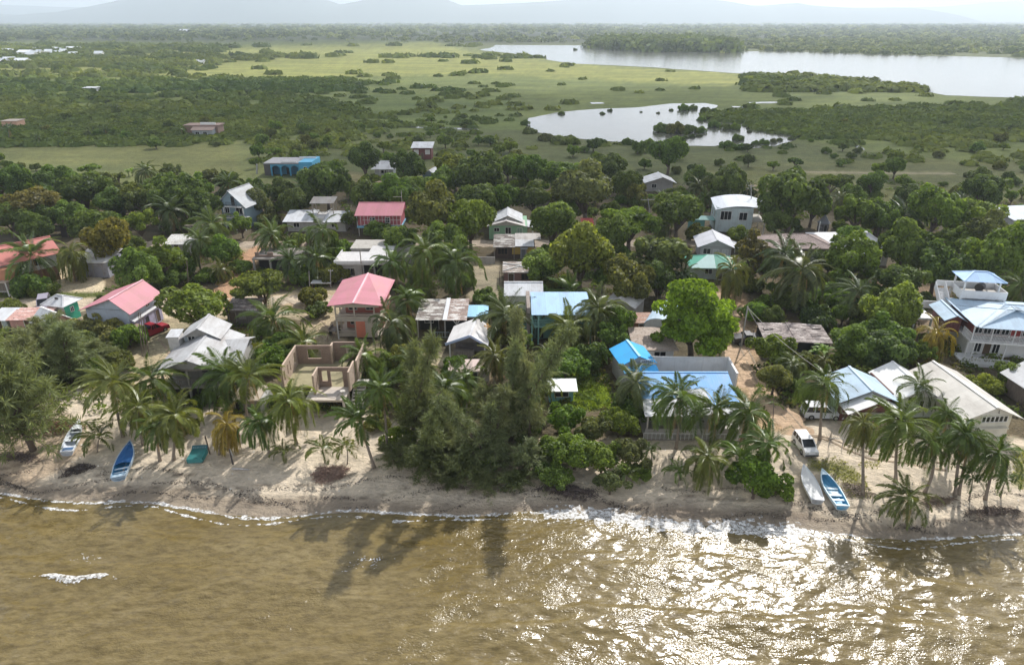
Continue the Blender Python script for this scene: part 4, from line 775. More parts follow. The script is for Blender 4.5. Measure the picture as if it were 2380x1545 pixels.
part(r, 'floor_slab', paint((.28, .25, .22), .9, .5), lambda k: k.box(0, 0, 2.3, 9.8, 6.5, 2.55)); wall(r, .6, 1.6, 9.4, 6.2, 0, 2.29, DARKIN, 'undercroft_shade'); posts(r, [(.2, .2), (3.2, .2), (6.4, .2), (9.5, .2)], 0, 2.3, GREYW, .3); part(r, 'parapet', BL, lambda k: holed(k, 'x', 1.0, .3, 6.4, 2.56, 3.4, .2, [(1, 2.6, 2.9, 3.4), (3.6, 5.8, 2.8, 3.4)])); part(r, 'wall', BL, lambda k: k.box(9.2, 2, 2.56, 9.4, 6.3, 4.6))  # near-black block behind the posts paints in the shade below
r = house('stilt_house', 'stilt house with a pink sheet roof and white-framed red panel front', 833, 549, 0, 'the pink-roofed stilt house')
PANEL = paint((.46, .12, .14), .6, .2)
part(r, 'floor_slab', paint((.20, .45, .60), .6, .2), lambda k: k.box(-.1, -.1, 1.9, 9.4, 6.4, 2.25)); wall(r, .1, .5, 9.2, 6.2, 2.25, 4.6, PANEL); gable(r, -.2, -.2, 9.5, 6.4, 4.7, 6.1, PINKROOF, 'x', .3, .15, PANEL, ridge=5.0)
def grid(k):
    for i in range(13): k.box(i*.765-.03, .0, 2.25, i*.765+.05, .08, 4.65)
    for z in (2.5, 3.5): k.box(1.2, .01, z, 9.1, .07, z+.07)
part(r, 'screen', WHITE(), grid); posts(r, [(.2, .3), (3.2, .3), (6.2, .3), (9.1, .3), (.2, 6), (9.1, 6)], 0, 1.9, PALEP, .16); wall(r, 2, 3, 8.8, 6, 0, 1.89, DARKIN, 'undercroft_shade'); win(r, 'f', 3.2, 1.0, 2.9, 3.9, .5); win(r, 'f', 6.4, 1.0, 2.9, 3.9, .5); part(r, 'aerial', PALEP, lambda k: (k.bar((8.9, 5.5, 5.8), (8.9, 5.5, 8.6), .07), k.bar((7.0, 5.5, 7.2), (8.9, 5.5, 7.2), .06)))  # dark block between the stilts is shade put into colour
r = house('white_roofed_house', 'half-finished house with two long white sheet roofs and a grey raised shelter between', 664, 540, 0, 'the long white-roofed house with a raised shelter')
wall(r, .4, .5, 13, 6, 0, 2.3, paint((.45, .43, .40), .85, .4)); shed(r, -.3, -.4, 6.3, 5.6, 2.4, 3.5, WHITEROOF); shed(r, 8.4, -.6, 13.4, 5.2, 2.4, 3.4, WHITEROOF); part(r, 'slab', paint((.6, .58, .55), .8, .3), lambda k: k.box(6.31, .6, 2.3, 8.39, 5.6, 3.0)); posts(r, [(5.4, 3.6), (9.9, 3.6), (5.4, 6.4), (9.9, 6.4)], 3.1, 5.6, WOODG, .16); shed(r, 5.0, 3.0, 10.3, 6.8, 5.6, 6.2, roofmat((.24, .23, .22), dirt=.4), name='shelter_roof'); part(r, 'brace', WHITE(), lambda k: (k.bar((5.6, 3.6, 4.3), (7.6, 3.6, 3.2), .12), k.bar((9.7, 3.6, 4.3), (7.7, 3.6, 3.2), .12))); win(r, 'f', 2.4, 1.2, 1.0, 1.9, .5); win(r, 'f', 10.6, 1.2, 1.0, 1.9, .5)
r = house('green_house', 'pale green house with stacked white gable roofs', 1137, 556, 0, 'the pale green house')
GRN = paint((.30, .52, .33), .7, .3)
wall(r, 0, 0, 8.0, 8, 0, 2.9, GRN); gable(r, 1.2, 1.6, 6.6, 8, 3.5, 4.7, WHITEROOF, 'y', .5, .4, paint((.5, .46, .40), .7, .3)); wall(r, 1.4, 1.7, 6.4, 7.8, 2.95, 3.5, GRN, 'upper_wall'); gable(r, -.2, -.2, 7.4, 4.2, 2.95, 4.0, roofmat((.66, .62, .58), dirt=.25), 'y', .3, .2, paint((.5, .48, .42), .7, .3), name='lower_roof'); shed(r, 7.41, -.3, 9.4, 5, 0, 0, WHITEROOF, side=(2.9, 2.6), name='side_roof'); posts(r, [(9.2, 0), (9.2, 4.6)], 0, 2.8, WHITE()); win(r, 'f', 1.6, 1.0, 1.7, 2.4, 0, None, None, 1); win(r, 'f', 4.0, 1.1, 1.2, 2.5, 0); win(r, 'f', 6.4, 1.0, 1.3, 2.4, 0, WHITE(), paint((.25, .4, .3)))
r = house('village_shop', 'low roadside shop with white sheet awnings and ochre yellow panels', 1149, 604, 0, 'the shop with ochre panels', 'shop')
OCH = paint((.52, .36, .08), .6, .25)
wall(r, .2, .8, 7.8, 6, 0, 2.6, plank((.10, .07, .055))); shed(r, -.2, -.4, 4.0, 6.2, 2.7, 3.3, OLDROOF); shed(r, 4.0, -.2, 7.6, 3.0, 2.8, 3.2, WHITEROOF, name='awning'); shed(r, 4.0, 3.0, 9.0, 6.6, 3.2, 3.4, roofmat((.5, .47, .44), dirt=.4), name='rear_roof'); part(r, 'panel', OCH, lambda k: (k.box(3.4, .7, .9, 5.0, .79, 2.3), k.box(6.2, .7, .9, 7.7, .79, 2.3))); door(r, 'f', 5.6, 0, .8, WHITE(), plain((.2, .2, .22))); win(r, 'f', 1.6, 1.8, .9, 2.1, .8, WOODB, DARKIN, 2); part(r, 'porch_roof', WHITEROOF, lambda k: k.box(5.0, -.3, 2.25, 6.4, .69, 2.32)); posts(r, [(0, -.2), (3.8, -.2), (7.4, 0)], 0, 2.7, WOODG)
part(r, 'yard_wall', GREYW, lambda k: k.box(-3.2, -2.4, 0, .2, -2.2, 1.4))
r = house('ruined_house', 'brown flat-roofed ruin streaked with white beams and a reddish wall', 1172, 662, 0, 'the flat ruin with white beams', 'ruin')
wall(r, 0, .3, 4.8, 5.4, 0, 2.3, paint((.30, .16, .14), .85, .4)); part(r, 'roof', patchroof((.34, .27, .22), (.28, .22, .18), (.72, .70, .66), .8), lambda k: k.box(-.3, -.2, 2.3, 5.2, 5.6, 2.45)); part(r, 'beam', WHITE(), lambda k: (k.bar((-.2, .4, 2.55), (5.1, 5.0, 2.55), .14), k.bar((2.4, 3, 2.55), (5, 1.2, 2.55), .14), k.bar((-.2, 4.4, 2.55), (3, 3.3, 2.55), .14))); win(r, 'f', 3.6, 1.2, .9, 2.0, .3, WOODB, DARKIN); door(r, 'f', 1.2, 0, .3)
r = house('privy', 'narrow pale green hut with a red sheet roof at the road', 1353, 552, 0, 'the little red-roofed hut', 'hut')
wall(r, 0, 0, 2.2, 2, 0, 2.5, paint((.42, .52, .44), .7, .3)); shed(r, -.3, -.4, 2.4, 2.4, 2.6, 3.5, roofmat((.50, .11, .10), dirt=.2)); door(r, 'f', .6, 0, 0, GRN, DARKIN); part(r, 'side_panel', plain((.04, .10, .09)), lambda k: k.box(-.08, .1, .2, -.01, 1.8, 2.3))
r = house('curved_roof_house', 'two-storey weatherboard house with a white arched roof and framed front window', 1660, 541, -6, 'the house with the white arched roof')
def arch(k):
    n = 8
    for i in range(n):
        a, b2 = i/n, (i+1)/n; z = lambda t: 5.6+.95*(1-(t*2-1)**2*.9)-.5*max(0, t-.7)*2; k.slab([(-.4+a*11.2, -.5, z(a)-.45), (-.4+b2*11.2, -.5, z(b2)-.45), (-.4+b2*11.2, 7, z(b2)+.35), (-.4+a*11.2, 7, z(a)+.35)], .07, [a*11, b2*11, b2*11, a*11])
wall(r, 0, 0, 7.6, 6.6, .3, 5.6, paint((.50, .58, .58), .7, .45)); part(r, 'roof', roofmat((.74, .78, .82), dirt=.12), arch); win(r, 'f', 2.0, 2.2, 3.0, 4.8, 0, None, None, 2); win(r, 'f', 5.6, 1.6, 3.0, 4.6, 0); win(r, 'l', 2.0, 1, 3.0, 4.5, 0); win(r, 'l', 4.6, 1, 3.0, 4.5, 0); posts(r, [(10.3, .2), (10.3, 6)], 0, 5.3, WHITE(), .16); part(r, 'floor_slab', PALEP, lambda k: k.box(7.61, 0, 2.6, 10.4, 6.2, 2.8))
r = house('annex', 'teal flat-topped annex beside the arched-roof house', 1603, 538, -4, None, 'annex')
wall(r, 0, 0, 3.0, 3, 0, 2.6, paint((.12, .32, .29), .8, .4)); part(r, 'roof', paint((.2, .36, .33), .8, .4), lambda k: k.box(-.2, -.3, 2.6, 5.6, 3.2, 2.72)); door(r, 'f', 1, 0, 0, AQUA); posts(r, [(5.4, 0)], 0, 2.6, WOODG)
r = house('hip_roofed_house', 'broad house under a stained brown hipped roof', 1786, 612, 0, 'the broad house with the stained brown hipped roof')
wall(r, .6, .6, 11.2, 7.2, 0, 3.0, paint((.36, .33, .33), .85, .45)); hip(r, .2, .2, 11.6, 7.6, 3.1, 4.7, patchroof((.33, .25, .22), (.30, .23, .20), (.42, .32, .28), .2), axis='x', ov=.7); win(r, 'f', 7.8, 1.4, 1.2, 2.4, .6, GREYW, plain((.4, .4, .42))); win(r, 'f', 9.8, 1.0, 1.2, 2.4, .6, GREYW); door(r, 'f', 5.5, 0, .6); win(r, 'f', 3, 1.4, 1.2, 2.4, .6)
r = house('white_roofed_house', 'low house with two bright white sheet roofs right of the brown hipped roof', 1900, 604, 2, None)
wall(r, .3, .3, 6.0, 6, 0, 2.3, WHITE()); shed(r, -.2, 2.4, 6.6, 6.6, 3.0, 3.6, roofmat((.72, .71, .70), dirt=.2)); shed(r, .3, -.6, 6.0, 2.4, 2.4, 3.0, WHITEROOF); win(r, 'f', 2, 1.2, .9, 1.9, .3)
r = house('pyramid_roofed_house', 'square house with a smooth grey pyramid roof', 1974, 622, 4, 'the grey pyramid roof')
wall(r, .5, .5, 7.4, 6.6, 0, 2.8, GREYW); hip(r, 0, 0, 7.9, 7.1, 2.8, 5.6, roofmat((.44, .45, .46), dirt=.12), axis='x', ov=.6, ins=4.1); win(r, 'f', 3, 1.2, 1.1, 2.2, .5); part(r, 'finial', WHITE(), lambda k: k.cyl((3.95, 3.55, 5.5), .3, .3, .35, 10)); door(r, 'f', 5.6, 0, .5)
r = house('gabled_house', 'small white-roofed gable house with a grey double-window front', 1622, 606, -7, 'the small white gable house')
wall(r, .3, .3, 6.0, 6.4, 0, 2.9, paint((.46, .44, .46), .75, .25)); gable(r, 0, 0, 6.3, 6.6, 2.95, 4.3, roofmat((.70, .70, .73), dirt=.1), 'y', .4, .4, paint((.50, .48, .50), .75, .25), capmat=WHITEROOF); win(r, 'f', 3.2, 1.0, .9, 2.2, .3, WHITE(), plain((.55, .55, .57))); win(r, 'f', 4.9, 1.0, .9, 2.2, .3, WHITE(), plain((.55, .55, .57))); win(r, 'f', 1.5, 1.3, 1.4, 2.4, .3); shed(r, 6.3, 1.5, 8.0, 6, 0, 0, WHITEROOF, side=(2.6, 2.2), name='side_roof'); posts(r, [(7.8, 1.8), (7.8, 5.8)], 0, 2.2, WHITE())
r = house('green_roofed_house', 'house with a mint and jade green hipped roof half hidden by palms', 1606, 650, -3, 'the jade green roof')
wall(r, .5, .5, 7.0, 5.6, 0, 2.3, paint((.5, .55, .5), .75, .3)); hip(r, 0, 0, 7.6, 6, 2.35, 3.7, TEALROOF, axis='x', ov=.5, ins=3.4); part(r, 'roof_patch', roofmat((.50, .70, .66), dirt=.1), lambda k: k.slab([(-.45, -.52, 2.41), (4.0, -.52, 2.41), (4.2, 2.9, 3.76), (3.0, 2.9, 3.76)], .03)); win(r, 'f', 3, 1.2, 1, 1.9, .5); door(r, 'f', 5, 0, .5)
r = house('pink_ruin', 'pink roofless walls overgrown with twigs near the road', 2136, 600, 0, None, 'ruin')
part(r, 'wall', paint((.52, .28, .26), .85, .5), lambda k: (k.box(0, 0, 0, 3.8, .2, 2.2), k.box(0, .21, 0, .2, 4, 2.0), k.box(5.2, .5, 0, 7.0, .7, 2.5), k.box(0, 4.01, 0, 7, 4.2, 2.3))); win(r, 'f', 1.6, 1.2, .8, 1.6, 0, PALEP, DARKIN)
r = house('white_store', 'white-roofed store with a long grey wall cut by the right edge', 2345, 552, 8, 'the white-roofed store at the right edge', 'store')
wall(r, 0, 0, 9, 7, 0, 3.6, paint((.42, .42, .43), .8, .4)); shed(r, -.3, -.3, 9.3, 7.4, 3.8, 4.8, roofmat((.68, .72, .78), dirt=.1)); part(r, 'yard_wall', paint((.27, .26, .25), .9, .4), lambda k: k.slab([(-4.6, -.1, 2.6), (-.02, -.2, 1.8), (-.02, 0, 1.8), (-4.6, .1, 2.6)], 2.6)); door(r, 'f', 3, 0, 0)
r = house('stone_hut', 'tiny round stone hut with a conical grey roof behind a black fence', 1903, 543, 0, 'the tiny stone hut', 'hut')
part(r, 'wall', patchroof((.22, .21, .21), (.14, .13, .13), (.36, .35, .34), 2.0), lambda k: k.tube([(1.2, 1.2, 0), (1.2, 1.2, 1.0), (1.2, 1.2, 2.2)], [1.05, 1.2, 1.05], 12)); part(r, 'roof', roofmat((.22, .23, .25), dirt=.2), lambda k: k.tube([(1.2, 1.2, 2.1), (1.2, 1.2, 2.5), (1.2, 1.2, 3.9)], [1.4, .95, .06], 12)); door(r, 'f', 1.2, 0, .02, GREYW, DARKIN, .6, 1.8)
r = house('black_fence', 'black slatted fence with one white post in front of the tiny stone hut', 1893, 557, 0, None, 'fence')
part(r, 'panel', plain((.03, .03, .032), .7), lambda k: [k.box(i*.3, 0, .1, i*.3+.27, .05, 1.7) for i in range(20)]); part(r, 'post', WHITE(), lambda k: k.box(.4, -.15, 0, .55, -.01, 4.0)); posts(r, [(2, .1), (4, .1), (5.9, .1)], 0, 1.75, plain((.03, .03, .032), .7))
# A-frame
r = house('a_frame_house', 'blue-grey three-storey house with balconies and a stepped white gable', 512, 528, -14, 'the blue-grey balcony house')
BG = paint((.24, .33, .38), .7, .35)
wall(r, .5, .8, 6.6, 7, 0, 5.2, BG); gable(r, .2, .3, 6.9, 7.4, 5.2, 8.3, roofmat((.45, .47, .48), dirt=.25), 'y', .5, .5, BG); part(r, 'balcony', WHITE(), lambda k: (k.box(2.4, -1.2, 2.5, 7.4, .79, 2.7), k.box(2.6, -.8, 4.9, 6.6, .29, 5.05))); railing(r, [(2.4, -1.2), (7.4, -1.2)], 2.7, 1.0, plain((.06, .06, .07)), .2); railing(r, [(3, -.7), (5.6, -.7)], 5.06, .9, plain((.08, .09, .1)), .2); posts(r, [(2.5, -1.1), (5, -1.1), (7.3, -1.1)], 0, 2.5, WHITE(), .2); posts(r, [(2.5, -1.1), (7.3, -1.1)], 2.7, 4.9, WHITE(), .14); win(r, 'f', 2, 1, 3.2, 4.4, .8); win(r, 'f', 5, 1.6, 3.0, 4.5, .8); door(r, 'f', 4.2, 5.06, .18, BG, DARKIN); win(r, 'f', 4.5, 1.6, .8, 2.0, .8); shed(r, -1.4, 1, .5, 6.5, 0, 0, WHITEROOF, side=(3.4, 4.6), name='side_roof')
r = house('grey_shed', 'grey sheet-walled shed beside a sandy yard', 183, 645, 0, 'the grey sheet-walled shed', 'shed')
wall(r, 0, 0, 5.6, 5, 0, 2.9, roofmat((.36, .36, .40), dirt=.4)); shed(r, -.4, -.5, 6.0, 5.4, 3.0, 3.8, roofmat((.60, .58, .55), dirt=.3)); door(r, 'f', 3.8, 0, 0, GREYW, plain((.3, .3, .34)), 1.6, 2.2)
r = house('dark_hut', 'dark brown hut with a thatch-coloured roof among trees', 139, 552, 0, 'the dark brown hut', 'hut')
wall(r, .3, .3, 4.4, 4, 0, 2.8, plain((.04, .032, .03), .9)); shed(r, -.2, -.5, 5.0, 4.8, 2.9, 3.9, plank((.33, .24, .17))); door(r, 'f', 2.2, 0, .3, WOODB, DARKIN)
r = house('sheet_roof_hut', 'low hut with a torn white sheet roof between palms', 388, 590, 0, None, 'hut')
wall(r, .3, .3, 5.6, 3.4, 0, 1.9, GREYW); shed(r, -.3, -.3, 6.2, 4, 2.0, 2.8, patchroof((.70, .68, .63), (.60, .57, .50), (.78, .77, .74), .3)); door(r, 'f', 2, 0, .3)
r = house('flat_hut', 'small hut with a flat tan roof', 436, 548, 0, None, 'hut')
wall(r, .2, .2, 3.6, 3, 0, 2.2, GREYW); part(r, 'roof', paint((.42, .36, .27), .9, .3), lambda k: k.box(-.2, -.2, 2.2, 4.0, 3.3, 2.35)); door(r, 'f', 1.5, 0, .2, GREYW, DARKIN)
# ---- far houses ------------------------------------------------------------------------------
r = house('blue_house', 'flat-roofed bright blue house with arched porch on the meadow edge', 616, 409, 0, 'the flat-roofed bright blue house')
BLU = paint((.07, .30, .46), .65, .2)
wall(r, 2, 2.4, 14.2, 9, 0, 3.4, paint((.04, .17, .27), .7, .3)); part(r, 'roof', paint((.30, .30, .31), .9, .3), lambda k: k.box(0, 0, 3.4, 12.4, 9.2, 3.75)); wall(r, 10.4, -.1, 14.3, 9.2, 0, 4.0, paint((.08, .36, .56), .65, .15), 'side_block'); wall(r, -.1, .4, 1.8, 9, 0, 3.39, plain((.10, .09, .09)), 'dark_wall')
def arches(k):
    for x in (1.9, 4.6, 7.4, 10.0): k.box(x, .1, 0, x+.4, .5, 3.4)
    for x in (2.3, 5.0, 7.8):
        for i in range(8):
            a, b2 = math.pi*i/8, math.pi*(i+1)/8; f = lambda t: (x+1.15-1.15*math.cos(t), 2.2+.8*math.sin(t)); (p, u), (s, v) = f(a), f(b2); k.box(p, .12, min(u, v), s, .48, 3.39)
part(r, 'arcade', BLU, arches); part(r, 'parapet', WHITE(), lambda k: k.box(5.2, .5, 3.76, 9.6, .7, 4.1)); part(r, 'parapet', WHITE(), lambda k: k.box(9.0, 6, 3.76, 14, 6.2, 4.5)); win(r, 'f', 12.2, .9, 1.4, 2.6, -.1, WHITE()); door(r, 'f', 6.2, 0, 2.4, BLU, DARKIN)
r = house('red_house', 'small dark red house with a flat white roof at the top of the yard', 959, 371, 0, 'the dark red house')
wall(r, .2, .3, 6.2, 6, 0, 3.6, paint((.15, .045, .04), .8, .2)); shed(r, -.4, -.5, 6.8, 6.6, 3.8, 4.7, WHITEROOF); win(r, 'f', 1.3, 1.4, 1.7, 3.0, .3, WHITE(), plain((.6, .58, .55)), 0); win(r, 'f', 5.0, 1.4, 1.7, 3.0, .3, WHITE(), plain((.6, .58, .55)), 0); door(r, 'f', 3.2, 0, .3, WOODB)
r = house('white_hut', 'hut with a bleached white hipped roof behind a small round tree', 868, 409, 0, 'the bleached white hipped hut', 'hut')
wall(r, .4, .4, 5.8, 5, 0, 2.0, paint((.5, .5, .5), .8, .4)); hip(r, 0, 0, 6.4, 5.6, 2.0, 3.9, roofmat((.66, .66, .66), dirt=.25), axis='x', ov=.5, ins=2); posts(r, [(2, -.1), (3.4, -.1), (4.6, -.1)], 0, 2, WHITE()); win(r, 'f', 3, 1.4, .7, 1.6, .4)
r = house('blue_hut', 'pale blue hut with a white gable roof beside bare red earth', 980, 428, -14, 'the pale blue hut', 'hut')
wall(r, .3, .3, 4.8, 5.4, 0, 2.5, paint((.28, .42, .56), .7, .4)); gable(r, 0, 0, 5.1, 5.8, 2.6, 4.0, WHITEROOF, 'y', .4, .5, paint((.34, .48, .60), .7, .3)); win(r, 'f', 2.6, 1.2, 1.0, 2.0, .3, WHITE()); door(r, 'f', 1.1, 0, .3)
r = house('white_hut', 'lone hut with a low white gable roof deep among dark trees', 1499, 446, 0, 'the lone white-roofed hut', 'hut')
wall(r, .4, .4, 7.4, 5.6, 0, 2.6, paint((.40, .38, .36), .8, .3)); gable(r, 0, 0, 7.8, 6, 2.6, 4.0, WHITEROOF, 'y', .4, .5, GREYW, ridge=4.4); win(r, 'f', 2.4, 1.2, 1, 2, .4)
r = house('peach_house', 'plain peach-coloured house behind far trees at the left', 8, 302, 4, 'the peach-coloured house')
wall(r, 0, 0, 6, 6, 0, 3.4, paint((.55, .33, .22), .8, .2)); part(r, 'roof', paint((.5, .42, .35), .9, .3), lambda k: k.box(-.3, -.3, 3.4, 6.3, 6.3, 3.6)); win(r, 'f', 3, 1.2, 1.2, 2.2, 0)
r = house('brown_house', 'low brown house with a white parapet beyond the meadow', 425, 320, 0, 'the long brown house beyond the meadow')
wall(r, 0, 3, 13, 9, 0, 4.0, paint((.30, .20, .16), .85, .3)); wall(r, 4, 0, 12, 2.9, 0, 3.0, paint((.36, .38, .40), .85, .3), 'front_wall'); part(r, 'roof', paint((.32, .22, .18), .9, .4), lambda k: k.box(-.5, 2.9, 4.0, 13.5, 9.5, 4.3)); part(r, 'front_roof', paint((.33, .24, .20), .9, .4), lambda k: k.slab([(3.6, -.6, 2.9), (12.4, -.6, 2.9), (12.4, 2.88, 3.8), (3.6, 2.88, 3.8)], .15)); part(r, 'parapet', WHITE(), lambda k: k.box(6, 4, 4.31, 12, 4.3, 5.2)); win(r, 'f', 6, 1.4, 1.0, 2.2, 0); win(r, 'f', 9, 1.4, 1.0, 2.2, 0)
r = house('field_hut', 'white open-fronted hut alone in the far dark scrub', 200, 216, 0, 'the hut alone in far scrub', 'hut')
wall(r, 0, 1, 6.4, 5, 0, 2.8, paint((.6, .6, .6), .8, .3)); part(r, 'roof', WHITEROOF, lambda k: k.slab([(-2, 0, 2.9), (7, 0, 2.9), (7, 5.5, 3.3), (-2, 5.5, 3.3)], .15)); door(r, 'f', 2, 0, 1, WHITE(), DARKIN, 1.4, 2.2); door(r, 'f', 5, 0, 1, WHITE(), DARKIN, 1.2, 2.2)
r = house('far_house', 'white-roofed house alone on the far green plain', 455, 150, 0, None)
wall(r, 0, 0, 8, 7, 0, 2.8, WHITE()); gable(r, 0, 0, 8, 7, 2.8, 4.4, WHITEROOF, 'x', .5, .5, WHITE()); win(r, 'f', 3, 1.4, 1, 2.0, 0)
r = house('far_house', 'long white building before the dark far wood', 418, 76, 0, None, 'building')
wall(r, 0, 0, 30, 18, 0, 6, WHITE()); gable(r, 0, 0, 30, 18, 6, 11, roofmat((.8, .82, .86), dirt=.1), 'x', 2, 2, WHITE()); win(r, 'f', 12, 4, 2, 5, 0)
k_ = 0
for px, py, w_ in ((4, 124, 14), (22, 126, 16), (40, 128, 22), (58, 126, 14), (75, 122, 13), (92, 119, 16), (70, 130, 12), (112, 120, 18), (128, 122, 12), (150, 119, 26), (104, 126, 11), (120, 130, 12), (60, 133, 14), (160, 133, 12), (8, 147, 14), (34, 150, 16), (0, 150, 10), (84, 127, 9), (140, 125, 10), (220, 131, 12)):
    r = house('far_house', None, px, py, rnd.uniform(-20, 20), None); k_ += 1
    tag(r, 'tiny white-roofed house in the distant settlement at the left edge', 'house', 'houses of the distant settlement')
    wall(r, 0, 0, w_*.75, w_*.6, 0, 3.6, WHITE()); gable(r, 0, 0, w_*.75, w_*.6, 3.6, 6, roofmat((.86, .88, .9), dirt=.05), 'x', .6, .6, WHITE())
LAND += [('the distant settlement', *P(80, 126)[:2]), ('the pond', *P(1520, 300)[:2]), ('the lagoon', *P(1900, 160)[:2])]
# ---------------------------------------------------------------- plants: materials
def leafmat(name, attr_tint=False, trans=.4, rough=.5, var=.55, spec=.4):
    m, nt, b = new_mat(name)
    oi = N(nt, 'ShaderNodeObjectInfo'); at = N(nt, 'ShaderNodeAttribute', attribute_name='tone')
    base = N(nt, 'ShaderNodeAttribute', attribute_name='tint').outputs['Color'] if attr_tint else oi.outputs['Color']
    lo, hi = 1-var, 1+var
    c = mixc(nt, at.outputs['Fac'], (lo, lo*1.02, lo*1.05), (hi*1.08, hi, hi*.8))
    c = mixc(nt, 1.0, base, c, 'MULTIPLY')
    nt.links.new(c, b.inputs['Base Color']); b.inputs['Roughness'].default_value = rough; b.inputs['Specular IOR Level'].default_value = spec
    tr = N(nt, 'ShaderNodeBsdfTranslucent'); nt.links.new(mixc(nt, 1.0, c, (1.35, 1.3, .7), 'MULTIPLY'), tr.inputs[0])
    mx = N(nt, 'ShaderNodeMixShader'); mx.inputs[0].default_value = trans
    nt.links.new(b.outputs[0], mx.inputs[1]); nt.links.new(tr.outputs[0], mx.inputs[2]); nt.links.new(mx.outputs[0], nt.nodes['Material Output'].inputs[0])
    return m
LEAF = leafmat('tree_leaves', trans=.44, rough=.55, spec=.25, var=.5); PALM = leafmat('palm_leaflets', trans=.30, rough=.38, var=.5); NEEDLE = leafmat('casuarina_needles', trans=.3, rough=.6, var=.45)
COVER = leafmat('ground_cover_leaves', True, .3, .8, .26, .08)
def barkmat(col):
    m, nt, b = new_mat('bark'); tc = N(nt, 'ShaderNodeTexCoord')
    f = noise(nt, mapping(nt, tc.outputs['Object'], (3, 3, 9)), 1.5, 5, .7)
    nt.links.new(mixc(nt, ramp(nt, f, .35, .65), tuple(c*.6 for c in col), col), b.inputs['Base Color']); b.inputs['Roughness'].default_value = .9; bump(nt, f, .6, .05, b)
    return m
BARK = barkmat((.17, .13, .10)); PBARK = barkmat((.30, .25, .20)); DEAD = plain((.30, .21, .12), .8)
# ---------------------------------------------------------------- plants: shapes
def unit(v): return v/np.maximum(np.linalg.norm(v, axis=-1, keepdims=True), 1e-9)
def kites(c, a, b, l, w):
    """n leaf-shaped quads: centre c, long axis a, cross axis b"""
    V = np.stack([c-a*l, c-a*l*.1+b*w, c+a*l, c-a*l*.1-b*w], 1).reshape(-1, 3)
    return V, np.arange(len(V)).reshape(-1, 4)
def broad_crown(name, seed, n, leaf, nl=22, R=(1, 1, .72), lr=(.26, .42), flat=0.0, open_=0.0, skirt=.35):
    r = np.random.default_rng(seed); R = np.array(R)
    d = unit(r.normal(size=(nl, 3))); d[:, 2] = np.where(d[:, 2] < -skirt, -d[:, 2]*.6, d[:, 2])
    ro = r.random((nl, 1)); c = d*R*(.36+.58*ro); rad = (lr[0]+(lr[1]-lr[0])*r.random(nl))*(1.12-.38*ro[:, 0])
    c = np.r_[c, [[0, 0, .05]]]; rad = np.r_[rad, .5*min(R[2]*1.2, 1)]
    if flat: c[:, 2] = np.round(c[:, 2]/flat)*flat
    p = rad**2; k = r.choice(len(c), size=int(n*2.2), p=p/p.sum())
    dd = unit(r.normal(size=(len(k), 3))+np.array([0, 0, .35])+.45*unit(c[k]+1e-6))
    if flat: dd[:, 2] *= .45
    q = c[k]+dd*rad[k][:, None]*(.80+.28*r.random((len(k), 1)))
    keep = np.ones(len(k), bool)
    for j in range(len(c)): keep &= (np.linalg.norm(q-c[j], axis=1) > rad[j]*(.72)) | (k == j)
    keep &= r.random(len(k)) > open_
    q, dd, k = q[keep][:n], dd[keep][:n], k[keep][:n]; m = len(q)
    nrm = unit(dd+.75*r.normal(size=(m, 3))+np.array([0, 0, .3])); a = unit(np.cross(nrm, r.normal(size=(m, 3)))); b = np.cross(nrm, a)
    s = leaf*(.65+.8*r.random((m, 1))); V, Q = kites(q, a, b, s, s*.62)
    lt = r.random(len(c)); t = np.clip(.5+.55*(lt[k]-.5)+.28*r.normal(size=m), 0, 1)
    return np_mesh(name, V, Q, LEAF, {'tone': ('FLOAT', np.repeat(t, 4))}), c, rad
def broad_trunk(name, seed, c, rad, zc, tr=.07, low=.25):
    """tapered trunk that forks into limbs reaching the crown's lumps (units of crown radius, base at z=0)"""
    r = random.Random(seed); m = MB(); top = Vector((r.uniform(-.06, .06), r.uniform(-.06, .06), zc*low+.12))
    m.tube([(0, 0, -.08), (.01, 0, .1), top], [tr*1.5, tr*1.05, tr*.9], 8)
    for j in r.sample(range(len(c)-1), min(9, len(c)-1)):
        e = Vector(c[j])+Vector((0, 0, zc)); mid = top.lerp(e, .5)+Vector((r.uniform(-.1, .1), r.uniform(-.1, .1), .06))
        m.tube([top-Vector((0, 0, .05)), mid, e], [tr*.6, tr*.38, tr*.12], 6)
    return m.mesh(name, BARK, True)
SPECIES = {}
def species(key, seed, n, leaf, zc=1.1, tr=.07, low=.25, **kw):
    me, c, rad = broad_crown('crown', seed, n, leaf, **kw); me.transform(Matrix.Translation((0, 0, zc)))
    SPECIES.setdefault(key, []).append((me, broad_trunk('trunk', seed, c, rad, zc, tr, low)))
for i in range(4): species('dome', 10+i, 5200, .062, nl=26+2*i, R=(1, 1, .8))
for i in range(3): species('spread', 20+i, 4200, .062, zc=1.05, nl=24, R=(1, 1, .48), lr=(.2, .32), flat=.22, open_=.1)
for i in range(2): species('tall', 30+i, 5200, .062, zc=1.35, nl=30, R=(.85, .85, 1.15))
for i in range(2): species('ragged', 40+i, 3000, .07, zc=1.15, nl=17, R=(1, 1, .85), lr=(.18, .3), open_=.25)
for i in range(3): species('bush', 50+i, 3200, .075, zc=.5, nl=18, R=(1, 1, .62), lr=(.28, .42), tr=.04, low=.1)
for i in range(2): species('almond', 90+i, 9000, .052, zc=.98, nl=52, R=(1, 1, 1.0), lr=(.22, .36), flat=.24, skirt=.8)
for i in range(2): species('grape', 60+i, 3600, .062, zc=.8, nl=22, R=(1, 1, .8), lr=(.2, .34), open_=.12, tr=.045, low=.1)
for i in range(3): species('far', 70+i, 1500, .12, zc=.78, nl=15, R=(1, 1, .72), lr=(.28, .42))
